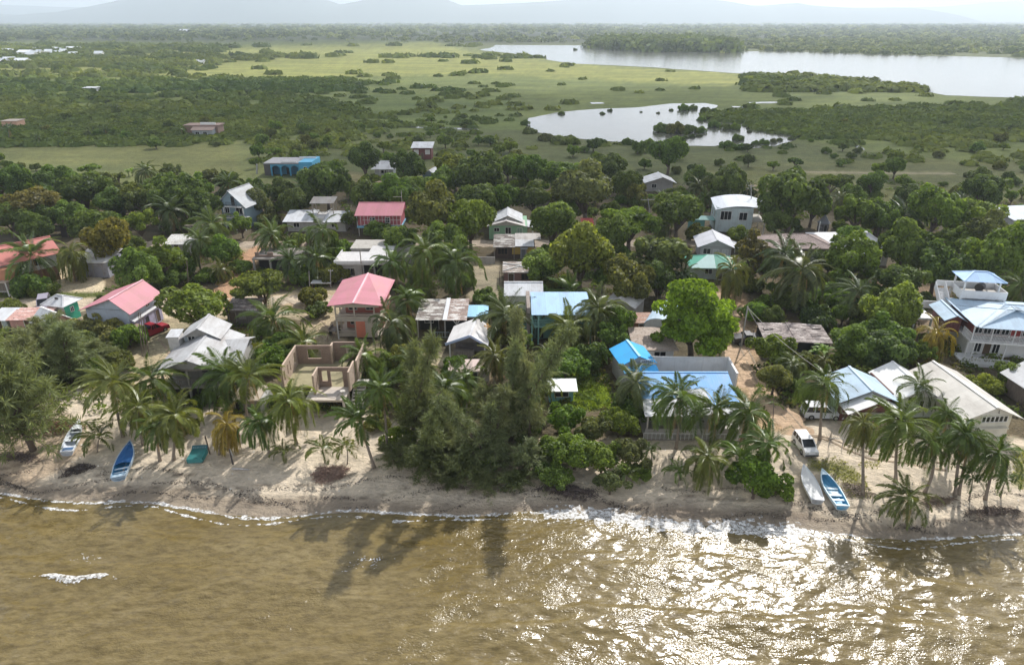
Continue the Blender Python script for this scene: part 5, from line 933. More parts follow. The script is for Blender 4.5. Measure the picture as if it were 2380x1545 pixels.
for i in range(2): species('farflat', 76+i, 1000, .125, zc=.8, nl=13, R=(1, 1, .42), lr=(.22, .34), flat=.2)
def frond_mesh(name, seed, nf=24, pairs=30, e_hi=82, e_lo=-38, droop=1.0, wide=.2, width=.013, stiff=.0, wind=(0, 0)):
    r = np.random.default_rng(seed); VV = []; QQ = []; TT = []; n0 = 0
    for i in range(nf):
        f = (i+.5)/nf; az = i*2.39996+r.normal()*.18; el = math.radians(e_hi+(e_lo-e_hi)*f**.85+r.normal()*6); L = (.82+.28*r.random())*(.78+.3*min(1, f*2.2))
        steps_ = 14; p = np.zeros(3); pts = [p.copy()]; e = el; dr = droop*(.035+.075*(math.cos(el)**2))*(1-stiff)
        for s in range(steps_):
            h = np.array([math.cos(az), math.sin(az), 0]); d = h*math.cos(e)+np.array([0, 0, math.sin(e)]); p = p+d*L/steps_; pts.append(p.copy()); e -= dr*(1+s*.16); e = max(e, -1.45)
        pts = np.array(pts); pts[:, :2] += np.array(wind)*(np.linspace(0, 1, len(pts))**2)[:, None]
        tan = unit(np.gradient(pts, axis=0)); side = unit(np.cross(tan, [0, 0, 1.0])+1e-6*np.array([math.sin(az), -math.cos(az), 0])); up = np.cross(side, tan)
        w = .013*(1-np.linspace(0, .85, len(pts)))[:, None]
        rv = np.concatenate([pts-side*w, pts+side*w]); k = len(pts); a = np.arange(k-1)
        VV.append(rv); QQ.append(np.stack([a, a+1, a+1+k, a+k], 1)+n0); TT.append(np.full(len(rv), .85)); n0 += len(rv)
        t = np.linspace(.16, .995, pairs); u = t*(k-1); j = np.minimum(u.astype(int), k-2); fr = (u-j)[:, None]
        base = pts[j]*(1-fr)+pts[j+1]*fr; tg, sd, u2 = tan[j], side[j], up[j]
        ll = (wide*(np.sin(np.clip(t*1.02, 0, 1)**.75*math.pi*.93)*.8+.28)*L)[:, None]
        ft = .5+.5*(r.random()-.5)
        for sg in (-1, 1):
            dirn = unit(sd*sg*(.95)+tg*(.35+.55*t[:, None])+u2*(.12-.3*r.random((pairs, 1)))+np.array([0, 0, -.30])*(.4+.9*r.random((pairs, 1)))*(1-stiff*.7))
            wv = unit(np.cross(dirn, u2*.6+tg*.8*sg)); c = base+dirn*ll*.5
            V, Q = kites(c, dirn, wv, ll*.5, width*(.8+.5*r.random((pairs, 1))))
            VV.append(V); QQ.append(Q+n0); n0 += len(V); TT.append(np.repeat(np.clip(ft+.16*r.normal(size=pairs), 0, 1), 4))
    return np_mesh(name, np.concatenate(VV), np.concatenate(QQ), PALM, {'tone': ('FLOAT', np.concatenate(TT))})
CROWNS = [frond_mesh('crown', 100+i, nf=24+3*(i % 4), pairs=38, droop=.5+.16*(i % 4), e_lo=-26-9*(i % 3), wind=(.16-.06*(i % 5), -.05)) for i in range(7)]
YOUNG = [frond_mesh('crown', 120+i, nf=13, pairs=22, e_lo=12, e_hi=80, droop=.9, wide=.24, width=.02) for i in range(3)]
DROOPY = [frond_mesh('crown', 130+i, nf=30, e_lo=-62, droop=1.35) for i in range(2)]
DRYF = [frond_mesh('dead_fronds', 140+i, nf=5, pairs=16, e_hi=-35, e_lo=-75, droop=1.5, wide=.13, width=.012) for i in range(3)]
def banana_mesh(seed):
    r = np.random.default_rng(seed); VV = []; QQ = []; TT = []; n0 = 0
    for i in range(10):
        az = i*2.4+r.normal()*.2; e = math.radians(78-5*i); L = .8+.3*r.random(); p = np.array([0, 0, 0.0]); pts = []
        for s in range(9):
            pts.append(p.copy()); d = np.array([math.cos(az)*math.cos(e), math.sin(az)*math.cos(e), math.sin(e)]); p = p+d*L/8; e -= .14+.03*s
        pts = np.array(pts); sd = np.array([-math.sin(az), math.cos(az), 0]); w = (.13*np.sin(np.linspace(.25, 3.1, 9)))[:, None]
        for sg in (-1, 1):
            V = np.concatenate([pts, pts+sg*sd*w+np.array([0, 0, .35])*w]); a = np.arange(8); VV.append(V); QQ.append(np.stack([a, a+1, a+10, a+9], 1)+n0); n0 += 18; TT.append(np.full(18, .3+.6*r.random()))
    return np_mesh('leaves', np.concatenate(VV), np.concatenate(QQ), PALM, {'tone': ('FLOAT', np.concatenate(TT))})
BANANA = [banana_mesh(i) for i in range(2)]
def casuarina(seed, Ht=11.0, nb=46, spread=3.2, per=64, stems=1, cone=.55):
    r = np.random.default_rng(seed); m = MB(); C = []; A = []
    for st in range(stems):
        lean = r.normal(size=2)*.07*(1 if stems == 1 else 2.6); hs = Ht*(1 if st == 0 else .6+.35*r.random()); tp = [np.array([lean[0]*hs*(t**1.3), lean[1]*hs*(t**1.3), hs*t]) for t in np.linspace(0, 1, 8)]
        tp[0] = tp[0]-np.array([0, 0, .25]); m.tube(tp, list(np.linspace(.26 if st == 0 else .17, .02, 8)), 8)
        for b2 in range(int(nb*hs/Ht)):
            t = .12+.87*((b2+r.random())/(nb*hs/Ht)); o = np.array([np.interp(t, np.linspace(0, 1, 8), [q[k] for q in tp]) for k in range(3)])
            az = b2*2.4+r.normal()*.4; e = math.radians(18+46*t+r.normal()*12); L = (spread*(1-t)**cone*(.45+.75*r.random())+.5)
            p = o.copy(); pts = [p.copy()]
            for s in range(6):
                d = np.array([math.cos(az)*math.cos(e), math.sin(az)*math.cos(e), math.sin(e)]); p = p+d*L/6; pts.append(p.copy()); e -= .10; az += r.normal()*.12
            m.tube(pts, list(np.linspace(.05*(1-t)+.012, .006, 7)), 4, False)
            pts = np.array(pts); u = r.random(per)**.75*6*.98; u = np.maximum(u, .8); j = np.minimum(u.astype(int), 5); fr = (u-j)[:, None]; q = pts[j]*(1-fr)+pts[j+1]*fr
            bd = unit(pts[j+1]-pts[j]); tuft = np.repeat(unit(bd*.7+r.normal(size=(per, 3))*.9), 4, 0); d = unit(tuft+r.normal(size=(per*4, 3))*.42+np.array([0, 0, -.16])); ln = .20+.26*r.random((per*4, 1))
            q4 = np.repeat(q, 4, 0)+tuft*(.38*r.random((per*4, 1)))
            C.append(q4+d*ln*.8); A.append(np.c_[d, ln])
    C = np.concatenate(C); A = np.concatenate(A); d = A[:, :3]; ln = A[:, 3:]; w = unit(np.cross(d, r.normal(size=d.shape)))
    V, Q = kites(C, d, w, ln, .036)
    me = np_mesh('crown', V, Q, NEEDLE, {'tone': ('FLOAT', np.repeat(np.clip(.5+.25*r.normal(size=len(C)), 0, 1), 4))})
    return me, m.mesh('trunk', BARK, True)
CASU = [casuarina(1, 11, 38, 3.7, 32, 2), casuarina(2, 10, 30, 3.8, 30, 3), casuarina(3, 12, 44, 2.3, 28, 2, .95), casuarina(4, 9, 30, 4.6, 34, 4)]
def twig_mesh(seed, n=26, L=1.0):
    r = random.Random(seed); m = MB()
    for i in range(n):
        az = r.uniform(0, 6.28); e = r.uniform(.35, 1.4); p = Vector((0, 0, 0)); pts = [p.copy()]
        for s in range(4):
            p = p+Vector((math.cos(az)*math.cos(e), math.sin(az)*math.cos(e), math.sin(e)))*L*r.uniform(.15, .3); pts.append(p.copy()); az += r.uniform(-.5, .5); e += r.uniform(-.3, .3)
        m.tube(pts, [.016, .012, .008, .005, .002], 4, False)
    return m
# ---------------------------------------------------------------- planting
VEG = []   # dicts for the labels
TONES = {'dark green': (0.109, 0.16, 0.045), 'deep green': (0.137, 0.215, 0.047), 'mid green': (0.159, 0.231, 0.048), 'olive green': (0.15, 0.175, 0.047), 'yellow-green': (0.176, 0.227, 0.044), 'orange-tinged': (0.189, 0.166, 0.037), 'grey-green': (0.152, 0.188, 0.076), 'bright lime': (0.19, 0.275, 0.036), 'reddish-brown': (0.156, 0.135, 0.057), 'fresh green': (0.149, 0.25, 0.041), 'pale green': (0.254, 0.278, 0.111), 'golden-yellow': (0.347, 0.308, 0.043)}
CTONE = {'grey-green': (.175, .215, .105), 'pale green': (.215, .245, .12), 'mid green': (.15, .19, .085), 'deep green': (.115, .15, .065)}
PTONE = {'mid green': (.10, .155, .038), 'yellow-green': (.155, .185, .042), 'olive green': (.13, .155, .044), 'dark green': (.065, .105, .032), 'grey-green': (.115, .15, .062), 'fresh green': (.10, .16, .03), 'golden-yellow': (.33, .27, .05)}
def jitter(c, a=.14):
    k = 1+rnd.uniform(-a, a); return (c[0]*k*(1+rnd.uniform(-a, a)*.6), c[1]*k, c[2]*k*(1+rnd.uniform(-a, a)), 1)
def place(root, me, col=None, name=None):
    o = D.objects.new(name or me.name.split('.')[0], me); COL.objects.link(o); o.parent = root
    if col: o.color = col
    return o
NPICK = {}
def tree(kind, px, py, rp, tone, name='broadleaf_tree', cat='tree', what='tree', sink=0.0, sz=1.0):
    """broad crown whose centre shows at (px, py) with half-width rp; stands on the ground below it"""
    lst = SPECIES[kind]; zc = {'dome': 1.1, 'spread': 1.05, 'tall': 1.35, 'ragged': 1.15, 'bush': .5, 'grape': .8, 'almond': .98, 'far': .78, 'farflat': .8}[kind]
    z = 4.0
    for _ in range(12):
        p = P(px, py, z); R = rp*(p.y*CP-(z-H)*SP)/F; z = R*zc*sz
    r = empty(name, (p.x, p.y, GZ(p.x, p.y)-sink*R), rnd.uniform(0, 6.28)); sa = rnd.uniform(.9, 1.15); r.scale = (R*sa, R*(2.05-sa), R*sz*rnd.uniform(.88, 1.14))
    NPICK[kind] = NPICK.get(kind, rnd.randrange(9))+1; cm, tm = lst[NPICK[kind] % len(lst)]
    place(r, tm); place(r, cm, jitter(TONES[tone]))
    VEG.append(dict(o=r, tone=tone, what=what, cat=cat, x=p.x, y=p.y, s=R, px=px)); return r
def palm(cx, cy, rp, bx, by, kind='n', tone='mid green', nuts=True, dry=True):
    b0 = G(bx, by); u = (cx-CX)/F; v = (CY-cy)/F; t = b0.y/(CP+SP*v); top = Vector((u*t, b0.y+rnd.uniform(-.2, .2), H+(-SP+CP*v)*t))
    if top.z < b0.z+.35: top.z = b0.z+.35
    sc = rp*(top.y*CP-(top.z-H)*SP)/F*1.42
    name = {'n': 'coconut_palm', 'd': 'coconut_palm', 'y': 'young_palm'}[kind]
    r = empty(name, b0); loc = top-b0; h = loc.z
    side = Vector((rnd.uniform(-.04, .04)*h, rnd.uniform(-.06, .06)*h, 0)); m = MB(); n = 9; pts = []
    for i in range(n):
        q = i/(n-1); s = q**1.25; pts.append(Vector((loc.x*s, loc.y*s, h*q))+side*math.sin(q*math.pi))
    pts[0].z = -.15; w = .15 if kind != 'y' else .09; w *= min(1, .45+h/9)
    m.tube(pts, [w*1.55]+[w*(1.08-.4*i/(n-1)) for i in range(1, n-1)]+[w*.75], 8); m.build('trunk', PBARK, r, True)
    lst = CROWNS if kind == 'n' else DROOPY if kind == 'd' else YOUNG; me = lst[len(VEG) % len(lst)]
    c = place(r, me, jitter(PTONE[tone])); c.location = loc; c.scale = (sc,)*3; c.rotation_euler = (rnd.uniform(-.14, .14), rnd.uniform(-.14, .14), rnd.uniform(0, 6.28))
    if kind != 'y' and dry:
        d = place(r, DRYF[len(VEG) % 3], (.36, .25, .13, 1)); d.location = loc-Vector((0, 0, .05)); d.scale = (sc*.85,)*3; d.rotation_euler = (0, 0, rnd.uniform(0, 6.28))
    if kind == 'n' and nuts:
        k = MB()
        for i in range(9):
            a = i*2.4; e = Vector((.26*math.cos(a), .26*math.sin(a), -.22-.05*(i % 3))); k.tube([e+Vector((0, 0, .12)), e+Vector((0, 0, .06)), e, e-Vector((0, 0, .09))], [.03, .1, .11, .04], 7)
        o = k.build('coconut_bunch', plain((.22, .19, .05), .5), r, True); o.location = loc
    VEG.append(dict(o=r, tone=tone, what={'n': 'coconut palm', 'd': 'shaggy drooping palm', 'y': 'young trunkless palm'}[kind], cat='palm', x=b0.x, y=b0.y, s=h, px=bx)); return r
def casu(i, px, py, tone='grey-green', s=1.0, sz=1.0, rot=None):
    p = G(px, py); r = empty('casuarina_tree', p, rnd.uniform(0, 6.28) if rot is None else rot); r.scale = (s, s, s*sz); me, tm = CASU[i]
    place(r, tm); place(r, me, jitter(CTONE[tone], .1)); VEG.append(dict(o=r, tone=tone, what='feathery casuarina', cat='tree', x=p.x, y=p.y, s=s*sz*11, px=px)); return r
def banana(px, py, h, tone='fresh green', n=2):
    p = G(px, py)
    for k in range(n):
        r = empty('banana_plant', (p.x+k*.9, p.y+.4*k, GZ(p.x, p.y)), rnd.uniform(0, 6)); hh = h*rnd.uniform(.8, 1.1); MB().tube([(0, 0, -.1), (0, 0, hh*.45)], [.12, .08], 7).build('stem', plain((.16, .17, .06), .7), r, True)
        o = place(r, BANANA[k % 2], jitter(TONES[tone])); o.location = (0, 0, hh*.42); o.scale = (hh*.75,)*3
        VEG.append(dict(o=r, tone=tone, what='broad-leaved banana plant', cat='plant', x=p.x+k*.9, y=p.y, s=hh, px=px+8*k))
# ---------------------------------------------------------------- wide vegetation that nobody would count
def cover(name, pts, rad, hgt, nleaf, tints, seed, leaf=.34, up=.9, label=None):
    """pts (n,2), rad (n,), hgt (n,): low domes of leaf clumps, one mesh"""
    r = np.random.default_rng(seed); n = len(pts); k = np.repeat(np.arange(n), nleaf)
    d = unit(r.normal(size=(len(k), 3))); d[:, 2] = np.abs(d[:, 2])
    sh = .75+.3*r.random((len(k), 1)); c = np.c_[pts[k], np.zeros(len(k))]+d*sh*np.c_[rad[k], rad[k], hgt[k]]
    c[:, :2] += r.normal(size=(len(k), 2))*rad[k][:, None]*.12
    nrm = unit(d*np.array([1, 1, 1.3])*up+r.normal(size=d.shape)*.5); a = unit(np.cross(nrm, r.normal(size=d.shape))); b = np.cross(nrm, a); s = (leaf*rad[k]*(.6+.8*r.random(len(k))))[:, None]
    V, Q = kites(c, a, b, s, s*.7); V[:, 2] = np.maximum(V[:, 2], .02)
    tn = np.clip(.5+.22*r.normal(size=n)[k]+.2*r.normal(size=len(k)), 0, 1)
    return tag(link(name, np_mesh(name, V, Q, COVER, {'tone': ('FLOAT', np.repeat(tn, 4)), 'tint': ('FLOAT_COLOR', np.repeat(tints[k], 4, 0))})), kind='stuff')
def scatter(n, x0, x1, y0, y1, seed, keep):
    """n plan points seen between picture rows y0..y1; keep(px, py, X, Y) -> probability"""
    r = np.random.default_rng(seed); px = r.uniform(x0, x1, n); py = r.uniform(y0, y1, n)
    u = (px-CX)/F; v = (CY-py)/F; t = -H/(-SP+CP*v); X = u*t; Y = (CP+SP*v)*t
    k = r.random(n) < keep(px, py, X, Y); return px[k], py[k], X[k], Y[k]
def inside(px, py, poly): return sd_poly(px, py, poly) > 0
VPATHS = [[(500, 710), (520, 655), (560, 590), (620, 570), (560, 700), (520, 735)], [(610, 688), (840, 650), (1060, 750), (1130, 800), (1030, 860), (740, 850), (660, 800)], [(1640, 672), (1720, 670), (1800, 800), (1760, 860), (1880, 1020), (1800, 1050), (1690, 880), (1680, 790)], [(1085, 605), (1170, 605), (1170, 700), (1080, 700)], [(90, 630), (240, 600), (245, 695), (80, 695)], [(-60, 690), (720, 684), (720, 745), (-60, 745)], [(2010, 655), (2210, 665), (2180, 810), (2050, 710)], [(180, 765), (430, 730), (530, 800), (430, 905), (240, 910)], [(-60, 556), (2440, 552), (2440, 582), (-60, 586)], [(430, 930), (1060, 930), (1060, 1060), (430, 1060)], [(1480, 850), (1740, 850), (1760, 1060), (1480, 1060)], [(1880, 900), (2400, 900), (2400, 1060), (1880, 1060)]]
# ---------------------------------------------------------------- beach palms: crown (x, y), half-width, foot (x, y)
for a in [(265, 886, 62, 286, 1014, 'n', 'olive green'), (354, 878, 64, 372, 968), (320, 948, 58, 334, 1034, 'n', 'yellow-green'), (410, 966, 62, 403, 1068, 'n', 'yellow-green'), (366, 990, 46, 372, 1071), (528, 985, 54, 510, 1056, 'd', 'golden-yellow', 0), (531, 868, 66, 531, 948), (578, 872, 58, 577, 982, 'n', 'yellow-green'), (233, 1012, 44, 226, 1050, 'y', 'olive green'), (674, 930, 64, 689, 1030, 'n', 'yellow-green'), (604, 984, 48, 628, 1054), (661, 1050, 30, 660, 1078, 'y', 'olive green'), (750, 1042, 34, 755, 1075, 'y', 'olive green'), (806, 1040, 36, 807, 1078, 'y', 'olive green'), (837, 968, 58, 870, 1086), (885, 905, 55, 899, 1067), (846, 826, 52, 847, 888), (911, 752, 68, 910, 822, 'd', 'grey-green'), (705, 795, 50, 705, 826, 'n', 'yellow-green', 0), (635, 740, 64, 635, 792), (948, 695, 44, 948, 748), (1035, 900, 66, 1045, 990), (1181, 733, 62, 1183, 800, 'n', 'grey-green'), (1321, 758, 58, 1321, 812, 'n', 'yellow-green'), (1392, 722, 62, 1392, 795, 'n', 'grey-green'), (1326, 676, 48, 1326, 724), (1478, 886, 58, 1484, 964, 'n', 'grey-green'), (1582, 924, 68, 1571, 1042), (1663, 946, 58, 1657, 1028), (1740, 954, 64, 1719, 1036), (1646, 1066, 54, 1646, 1128, 'n', 'olive green', 0), (1577, 1094, 32, 1577, 1128, 'y', 'mid green'), (1718, 1062, 50, 1722, 1118, 'y', 'fresh green'), (1784, 1030, 56, 1790, 1120, 'n', 'mid green', 0), (1917, 896, 56, 1905, 1022), (2007, 984, 50, 2005, 1152, 'd', 'olive green'), (2094, 980, 74, 2082, 1118), (2169, 1032, 52, 2149, 1144), (2243, 1010, 58, 2220, 1152), (2256, 1030, 40, 2228, 1148), (2322, 1054, 56, 2290, 1160), (2259, 1106, 34, 2253, 1156, 'y', 'dark green'), (2338, 1112, 34, 2326, 1156, 'y'), (2110, 1152, 56, 2106, 1224, 'n', 'olive green', 0), (2141, 898, 46, 2141, 966, 'n', 'grey-green'), (2176, 772, 52, 2166, 842, 'd', 'golden-yellow'), (1866, 626, 66, 1866, 726, 'n', 'grey-green'), (1825, 592, 58, 1825, 690, 'n', 'dark green'), (1704, 628, 52, 1692, 700, 'd', 'olive green'), (1995, 674, 46, 1998, 742, 'n', 'grey-green'), (914, 608, 50, 914, 664), (991, 584, 58, 991, 680), (1060, 612, 60, 1060, 694), (748, 536, 56, 748, 604, 'd', 'mid green'), (632, 544, 44, 632, 604), (676, 604, 38, 676, 654, 'n', 'dark green'), (736, 600, 38, 736, 652, 'n', 'dark green'), (400, 488, 50, 396, 542, 'n', 'dark green'), (494, 522, 48, 494, 576), (466, 560, 40, 468, 632, 'n', 'mid green'), (71, 590, 60, 82, 660), (168, 588, 50, 178, 654, 'd', 'yellow-green'), (339, 398, 28, 339, 432), (122, 466, 50, 122, 520, 'd', 'mid green'), (2102, 500, 48, 2102, 545, 'n', 'dark green'), (2374, 662, 48, 2376, 726), (1740, 444, 26, 1740, 478, 'n', 'dark green'), (532, 424, 32, 532, 458, 'n', 'mid green'), (588, 818, 44, 588, 850, 'n', 'yellow-green', 0), (1458, 1100, 30, 1456, 1126, 'y'), (1514, 1046, 24, 1514, 1076, 'y'), (2036, 486, 28, 2036, 520), (705, 438, 30, 705, 478), (1590, 640, 40, 1590, 690, 'n', 'dark green'), (958, 838, 44, 958, 900, 'n', 'mid green'), (1150, 828, 46, 1150, 900, 'n', 'olive green'), (1250, 890, 48, 1252, 960, 'n', 'yellow-green'), (45, 404, 22, 45, 430), (1170, 466, 26, 1170, 500), (1080, 880, 50, 1086, 960, 'n', 'mid green'), (2200, 960, 40, 2196, 1060, 'n', 'mid green'), (20, 300, 16, 22, 330), (90, 318, 14, 92, 336), (245, 300, 13, 246, 318), (700, 285, 14, 700, 303), (420, 300, 15, 420, 320), (940, 365, 16, 940, 384), (270, 250, 12, 270, 268), (1380, 378, 15, 1380, 396)]:
    palm(*a)
# ---------------------------------------------------------------- casuarinas
for a in [(3, 78, 1046, 'grey-green', 1.4, 1.08), (1, 4, 1020, 'grey-green', 1.2, 1.0), (0, 40, 930, 'pale green', 1.0, .9), (1, 170, 890, 'grey-green', 1.1, .75), (3, 240, 850, 'pale green', .75, .55), (2, -30, 900, 'grey-green', 1.1, .95), (3, 120, 850, 'pale green', 1.0, .7), (2, 960, 1020, 'grey-green', 1.0, 1.25), (0, 1003, 1036, 'grey-green', .9, .85), (2, 1185, 1024, 'grey-green', 1.0, 1.25), (2, 1232, 1034, 'pale green', .95, 1.15), (2, 1010, 1080, 'mid green', .8, .95), (2, 1140, 1086, 'grey-green', .85, 1.0), (3, 1090, 1030, 'mid green', .7, .5), (3, 1040, 1120, 'deep green', .5, .42), (3, 1130, 1134, 'grey-green', .5, .4), (3, 1196, 1128, 'deep green', .48, .42), (3, 1268, 1112, 'grey-green', .5, .42), (0, 1148, 1054, 'grey-green', .9, .85), (3, 985, 1096, 'deep green', .72, .62), (3, 1082, 1108, 'mid green', .66, .55), (1, 1146, 1100, 'grey-green', .75, .6), (3, 1228, 1092, 'grey-green', .68, .6), (0, 925, 1085, 'mid green', .55, .55), (3, 1290, 1078, 'pale green', .58, .52), (1, 1042, 1070, 'grey-green', .75, .7)]:
    casu(*a)
# ---------------------------------------------------------------- broad-leaved trees of the village: crown centre, half-width, tone
T = [('dome', 214, 525, 50, 'dark green'), ('dome', 255, 556, 56, 'orange-tinged', 'tall'), ('ragged', 323, 520, 38, 'yellow-green'), ('ragged', 361, 604, 60, 'mid green'), ('dome', 318, 640, 50, 'deep green'), ('dome', 520, 588, 42, 'deep green'), ('bush', 478, 640, 28, 'fresh green'), ('grape', 453, 710, 76, 'mid green'), ('spread', 607, 662, 66, 'olive green'), ('dome', 64, 474, 60, 'reddish-brown'), ('dome', 25, 420, 46, 'deep green'), ('dome', 89, 505, 36, 'dark green'), ('dome', 78, 530, 42, 'dark green'), ('dome', 191, 440, 60, 'dark green'), ('ragged', 235, 432, 44, 'grey-green'), ('dome', 377, 434, 48, 'deep green'), ('dome', 420, 452, 60, 'dark green'), ('ragged', 455, 438, 42, 'deep green'), ('ragged', 395, 403, 32, 'grey-green'), ('bush', 69, 668, 40, 'deep green'), ('bush', 100, 670, 30, 'mid green'), ('bush', 28, 712, 28, 'olive green'), ('dome', 1009, 502, 72, 'olive green'), ('dome', 1093, 522, 58, 'yellow-green'), ('dome', 930, 556, 44, 'mid green'), ('dome', 1030, 556, 52, 'deep green'), ('dome', 655, 450, 36, 'dark green'), ('dome', 759, 432, 56, 'dark green'), ('dome', 769, 404, 36, 'deep green'), ('farflat', 861, 414, 25, 'mid green'), ('dome', 945, 388, 42, 'dark green'), ('dome', 848, 374, 44, 'dark green'), ('dome', 1057, 394, 46, 'yellow-green'), ('dome', 1115, 412, 56, 'dark green'), ('dome', 1026, 424, 42, 'mid green'), ('dome', 912, 460, 52, 'deep green'), ('dome', 1103, 470, 50, 'dark green'), ('dome', 1171, 460, 48, 'deep green'), ('ragged', 818, 508, 30, 'dark green'), ('dome', 594, 450, 36, 'dark green'), ('tall', 1287, 516, 58, 'deep green'), ('dome', 1363, 442, 76, 'grey-green'), ('spread', 1465, 512, 74, 'mid green'), ('dome', 1576, 492, 60, 'dark green'), ('dome', 1556, 360, 42, 'deep green'), ('dome', 1692, 430, 46, 'dark green'), ('dome', 1350, 602, 78, 'yellow-green'), ('dome', 1264, 614, 52, 'mid green'), ('ragged', 1544, 590, 82, 'grey-green'), ('dome', 1455, 654, 62, 'olive green'), ('dome', 1530, 654, 50, 'dark green'), ('dome', 1716, 546, 30, 'mid green'), ('ragged', 1758, 590, 60, 'reddish-brown'), ('dome', 1843, 468, 72, 'dark green'), ('dome', 1983, 545, 36, 'fresh green'), ('dome', 1983, 600, 60, 'mid green'), ('dome', 2095, 590, 66, 'deep green'), ('dome', 2095, 650, 56, 'dark green'), ('dome', 2179, 624, 60, 'dark green'), ('dome', 2321, 606, 72, 'deep green'), ('dome', 2296, 548, 56, 'grey-green'), ('dome', 2263, 502, 56, 'mid green'), ('dome', 2176, 496, 60, 'deep green'), ('ragged', 1995, 496, 50, 'deep green'), ('dome', 1978, 454, 30, 'deep green'), ('dome', 1848, 410, 26, 'dark green'), ('spread', 1932, 426, 38, 'dark green'), ('dome', 1958, 420, 24, 'dark green'), ('dome', 2028, 426, 28, 'deep green'), ('dome', 2118, 454, 36, 'dark green'), ('dome', 2278, 412, 33, 'dark green'), ('dome', 2288, 446, 46, 'dark green'), ('far', 2342, 414, 15, 'dark green'), ('dome', 2082, 388, 25, 'deep green'), ('dome', 2075, 724, 66, 'mid green'), ('bush', 1935, 688, 40, 'fresh green'), ('ragged', 2062, 770, 58, 'deep green'), ('dome', 1985, 800, 62, 'deep green'), ('dome', 2062, 818, 60, 'dark green'), ('grape', 1800, 816, 58, 'mid green'), ('bush', 1868, 838, 34, 'olive green'), ('bush', 2294, 896, 36, 'yellow-green'), ('dome', 2352, 868, 36, 'deep green'), ('dome', 1436, 752, 42, 'fresh green'), ('ragged', 1420, 790, 40, 'deep green'), ('grape', 1316, 842, 54, 'deep green'), ('grape', 1380, 830, 44, 'dark green'), ('grape', 1467, 950, 46, 'deep green'), ('grape', 1309, 975, 54, 'fresh green'), ('grape', 1338, 1040, 66, 'mid green'), ('grape', 1462, 1055, 48, 'grey-green'), ('grape', 1380, 1000, 44, 'grey-green'), ('grape', 1760, 1102, 68, 'fresh green'), ('bush', 1800, 1128, 38, 'fresh green'), ('bush', 630, 836, 44, 'fresh green'), ('bush', 660, 800, 36, 'deep green'), ('bush', 722, 690, 34, 'olive green'), ('bush', 742, 720, 30, 'dark green'), ('bush', 772, 640, 36, 'olive green'), ('bush', 700, 640, 34, 'deep green'), ('bush', 900, 850, 38, 'mid green'), ('bush', 960, 940, 44, 'deep green'), ('bush', 1230, 980, 40, 'deep green'), ('grape', 1290, 1090, 44, 'deep green'), ('bush', 1190, 1000, 44, 'dark green'), ('bush', 1020, 1010, 44, 'dark green'), ('bush', 1110, 1060, 46, 'deep green'), ('grape', 1400, 1060, 56, 'mid green'), ('grape', 1290, 1040, 50, 'deep green'), ('grape', 1420, 1110, 40, 'grey-green'), ('bush', 1490, 1090, 30, 'deep green'), ('grape', 1440, 985, 46, 'mid green'), ('bush', 930, 1020, 40, 'mid green'), ('bush', 880, 980, 30, 'olive green'), ('bush', 590, 905, 30, 'fresh green'), ('bush', 470, 930, 26, 'deep green'), ('bush', 1845, 900, 28, 'mid green'), ('bush', 1880, 910, 26, 'deep green'), ('bush', 420, 990, 36, 'olive green'), ('bush', 300, 790, 42, 'mid green'), ('bush', 255, 780, 44, 'pale green'), ('bush', 200, 800, 42, 'grey-green'), ('bush', 215, 760, 46, 'pale green'), ('bush', 120, 790, 50, 'grey-green'), ('bush', 275, 840, 36, 'olive green'), ('bush', 130, 860, 50, 'grey-green'), ('bush', 250, 700, 26, 'dark green'), ('ragged', 560, 520, 30, 'mid green'), ('bush', 560, 620, 26, 'deep green'), ('tall', 600, 470, 34, 'grey-green'), ('bush', 790, 580, 34, 'fresh green'), ('bush', 690, 560, 30, 'yellow-green'), ('bush', 880, 540, 30, 'dark green'), ('bush', 1130, 690, 32, 'mid green'), ('bush', 1190, 690, 30, 'dark green'), ('bush', 1250, 690, 34, 'deep green'), ('bush', 1625, 545, 28, 'olive green'), ('dome', 1890, 480, 44, 'deep green'), ('dome', 1806, 518, 36, 'dark green'), ('bush', 1880, 640, 42, 'dark green'), ('dome', 1930, 600, 40, 'dark green'), ('bush', 1760, 730, 40, 'deep green'), ('bush', 1745, 660, 30, 'olive green'), ('bush', 1900, 740, 44, 'dark green'), ('bush', 1830, 700, 40, 'dark green'), ('dome', 2230, 560, 40, 'deep green'), ('dome', 2360, 560, 40, 'dark green'), ('dome', 2260, 660, 44, 'dark green'), ('bush', 2010, 560, 26, 'fresh green'), ('bush', 2180, 560, 30, 'yellow-green'), ('dome', 2050, 500, 44, 'deep green'), ('bush', 2140, 700, 34, 'dark green'), ('dome', 1420, 560, 50, 'deep green'), ('dome', 1240, 460, 44, 'dark green'), ('dome', 1300, 410, 50, 'deep green'), ('dome', 1410, 390, 46, 'dark green'), ('dome', 1456, 432, 36, 'dark green'), ('dome', 1620, 420, 40, 'dark green'), ('dome', 1230, 400, 44, 'deep green'), ('dome', 1180, 380, 40, 'mid green'), ('dome', 690, 470, 40, 'dark green'), ('dome', 850, 470, 44, 'dark green'), ('dome', 960, 440, 44, 'deep green'), ('dome', 300, 460, 44, 'olive green'), ('ragged', 330, 470, 40, 'grey-green'), ('dome', 130, 420, 40, 'deep green'), ('dome', 260, 470, 44, 'dark green'), ('dome', 20, 500, 50, 'dark green'), ('dome', 470, 480, 44, 'dark green'), ('dome', 160, 500, 40, 'deep green'), ('bush', 300, 570, 36, 'dark green'), ('bush', 420, 620, 40, 'deep green'), ('bush', 390, 650, 36, 'dark green'), ('bush', 440, 560, 30, 'olive green'), ('bush', 120, 600, 32, 'olive green')]
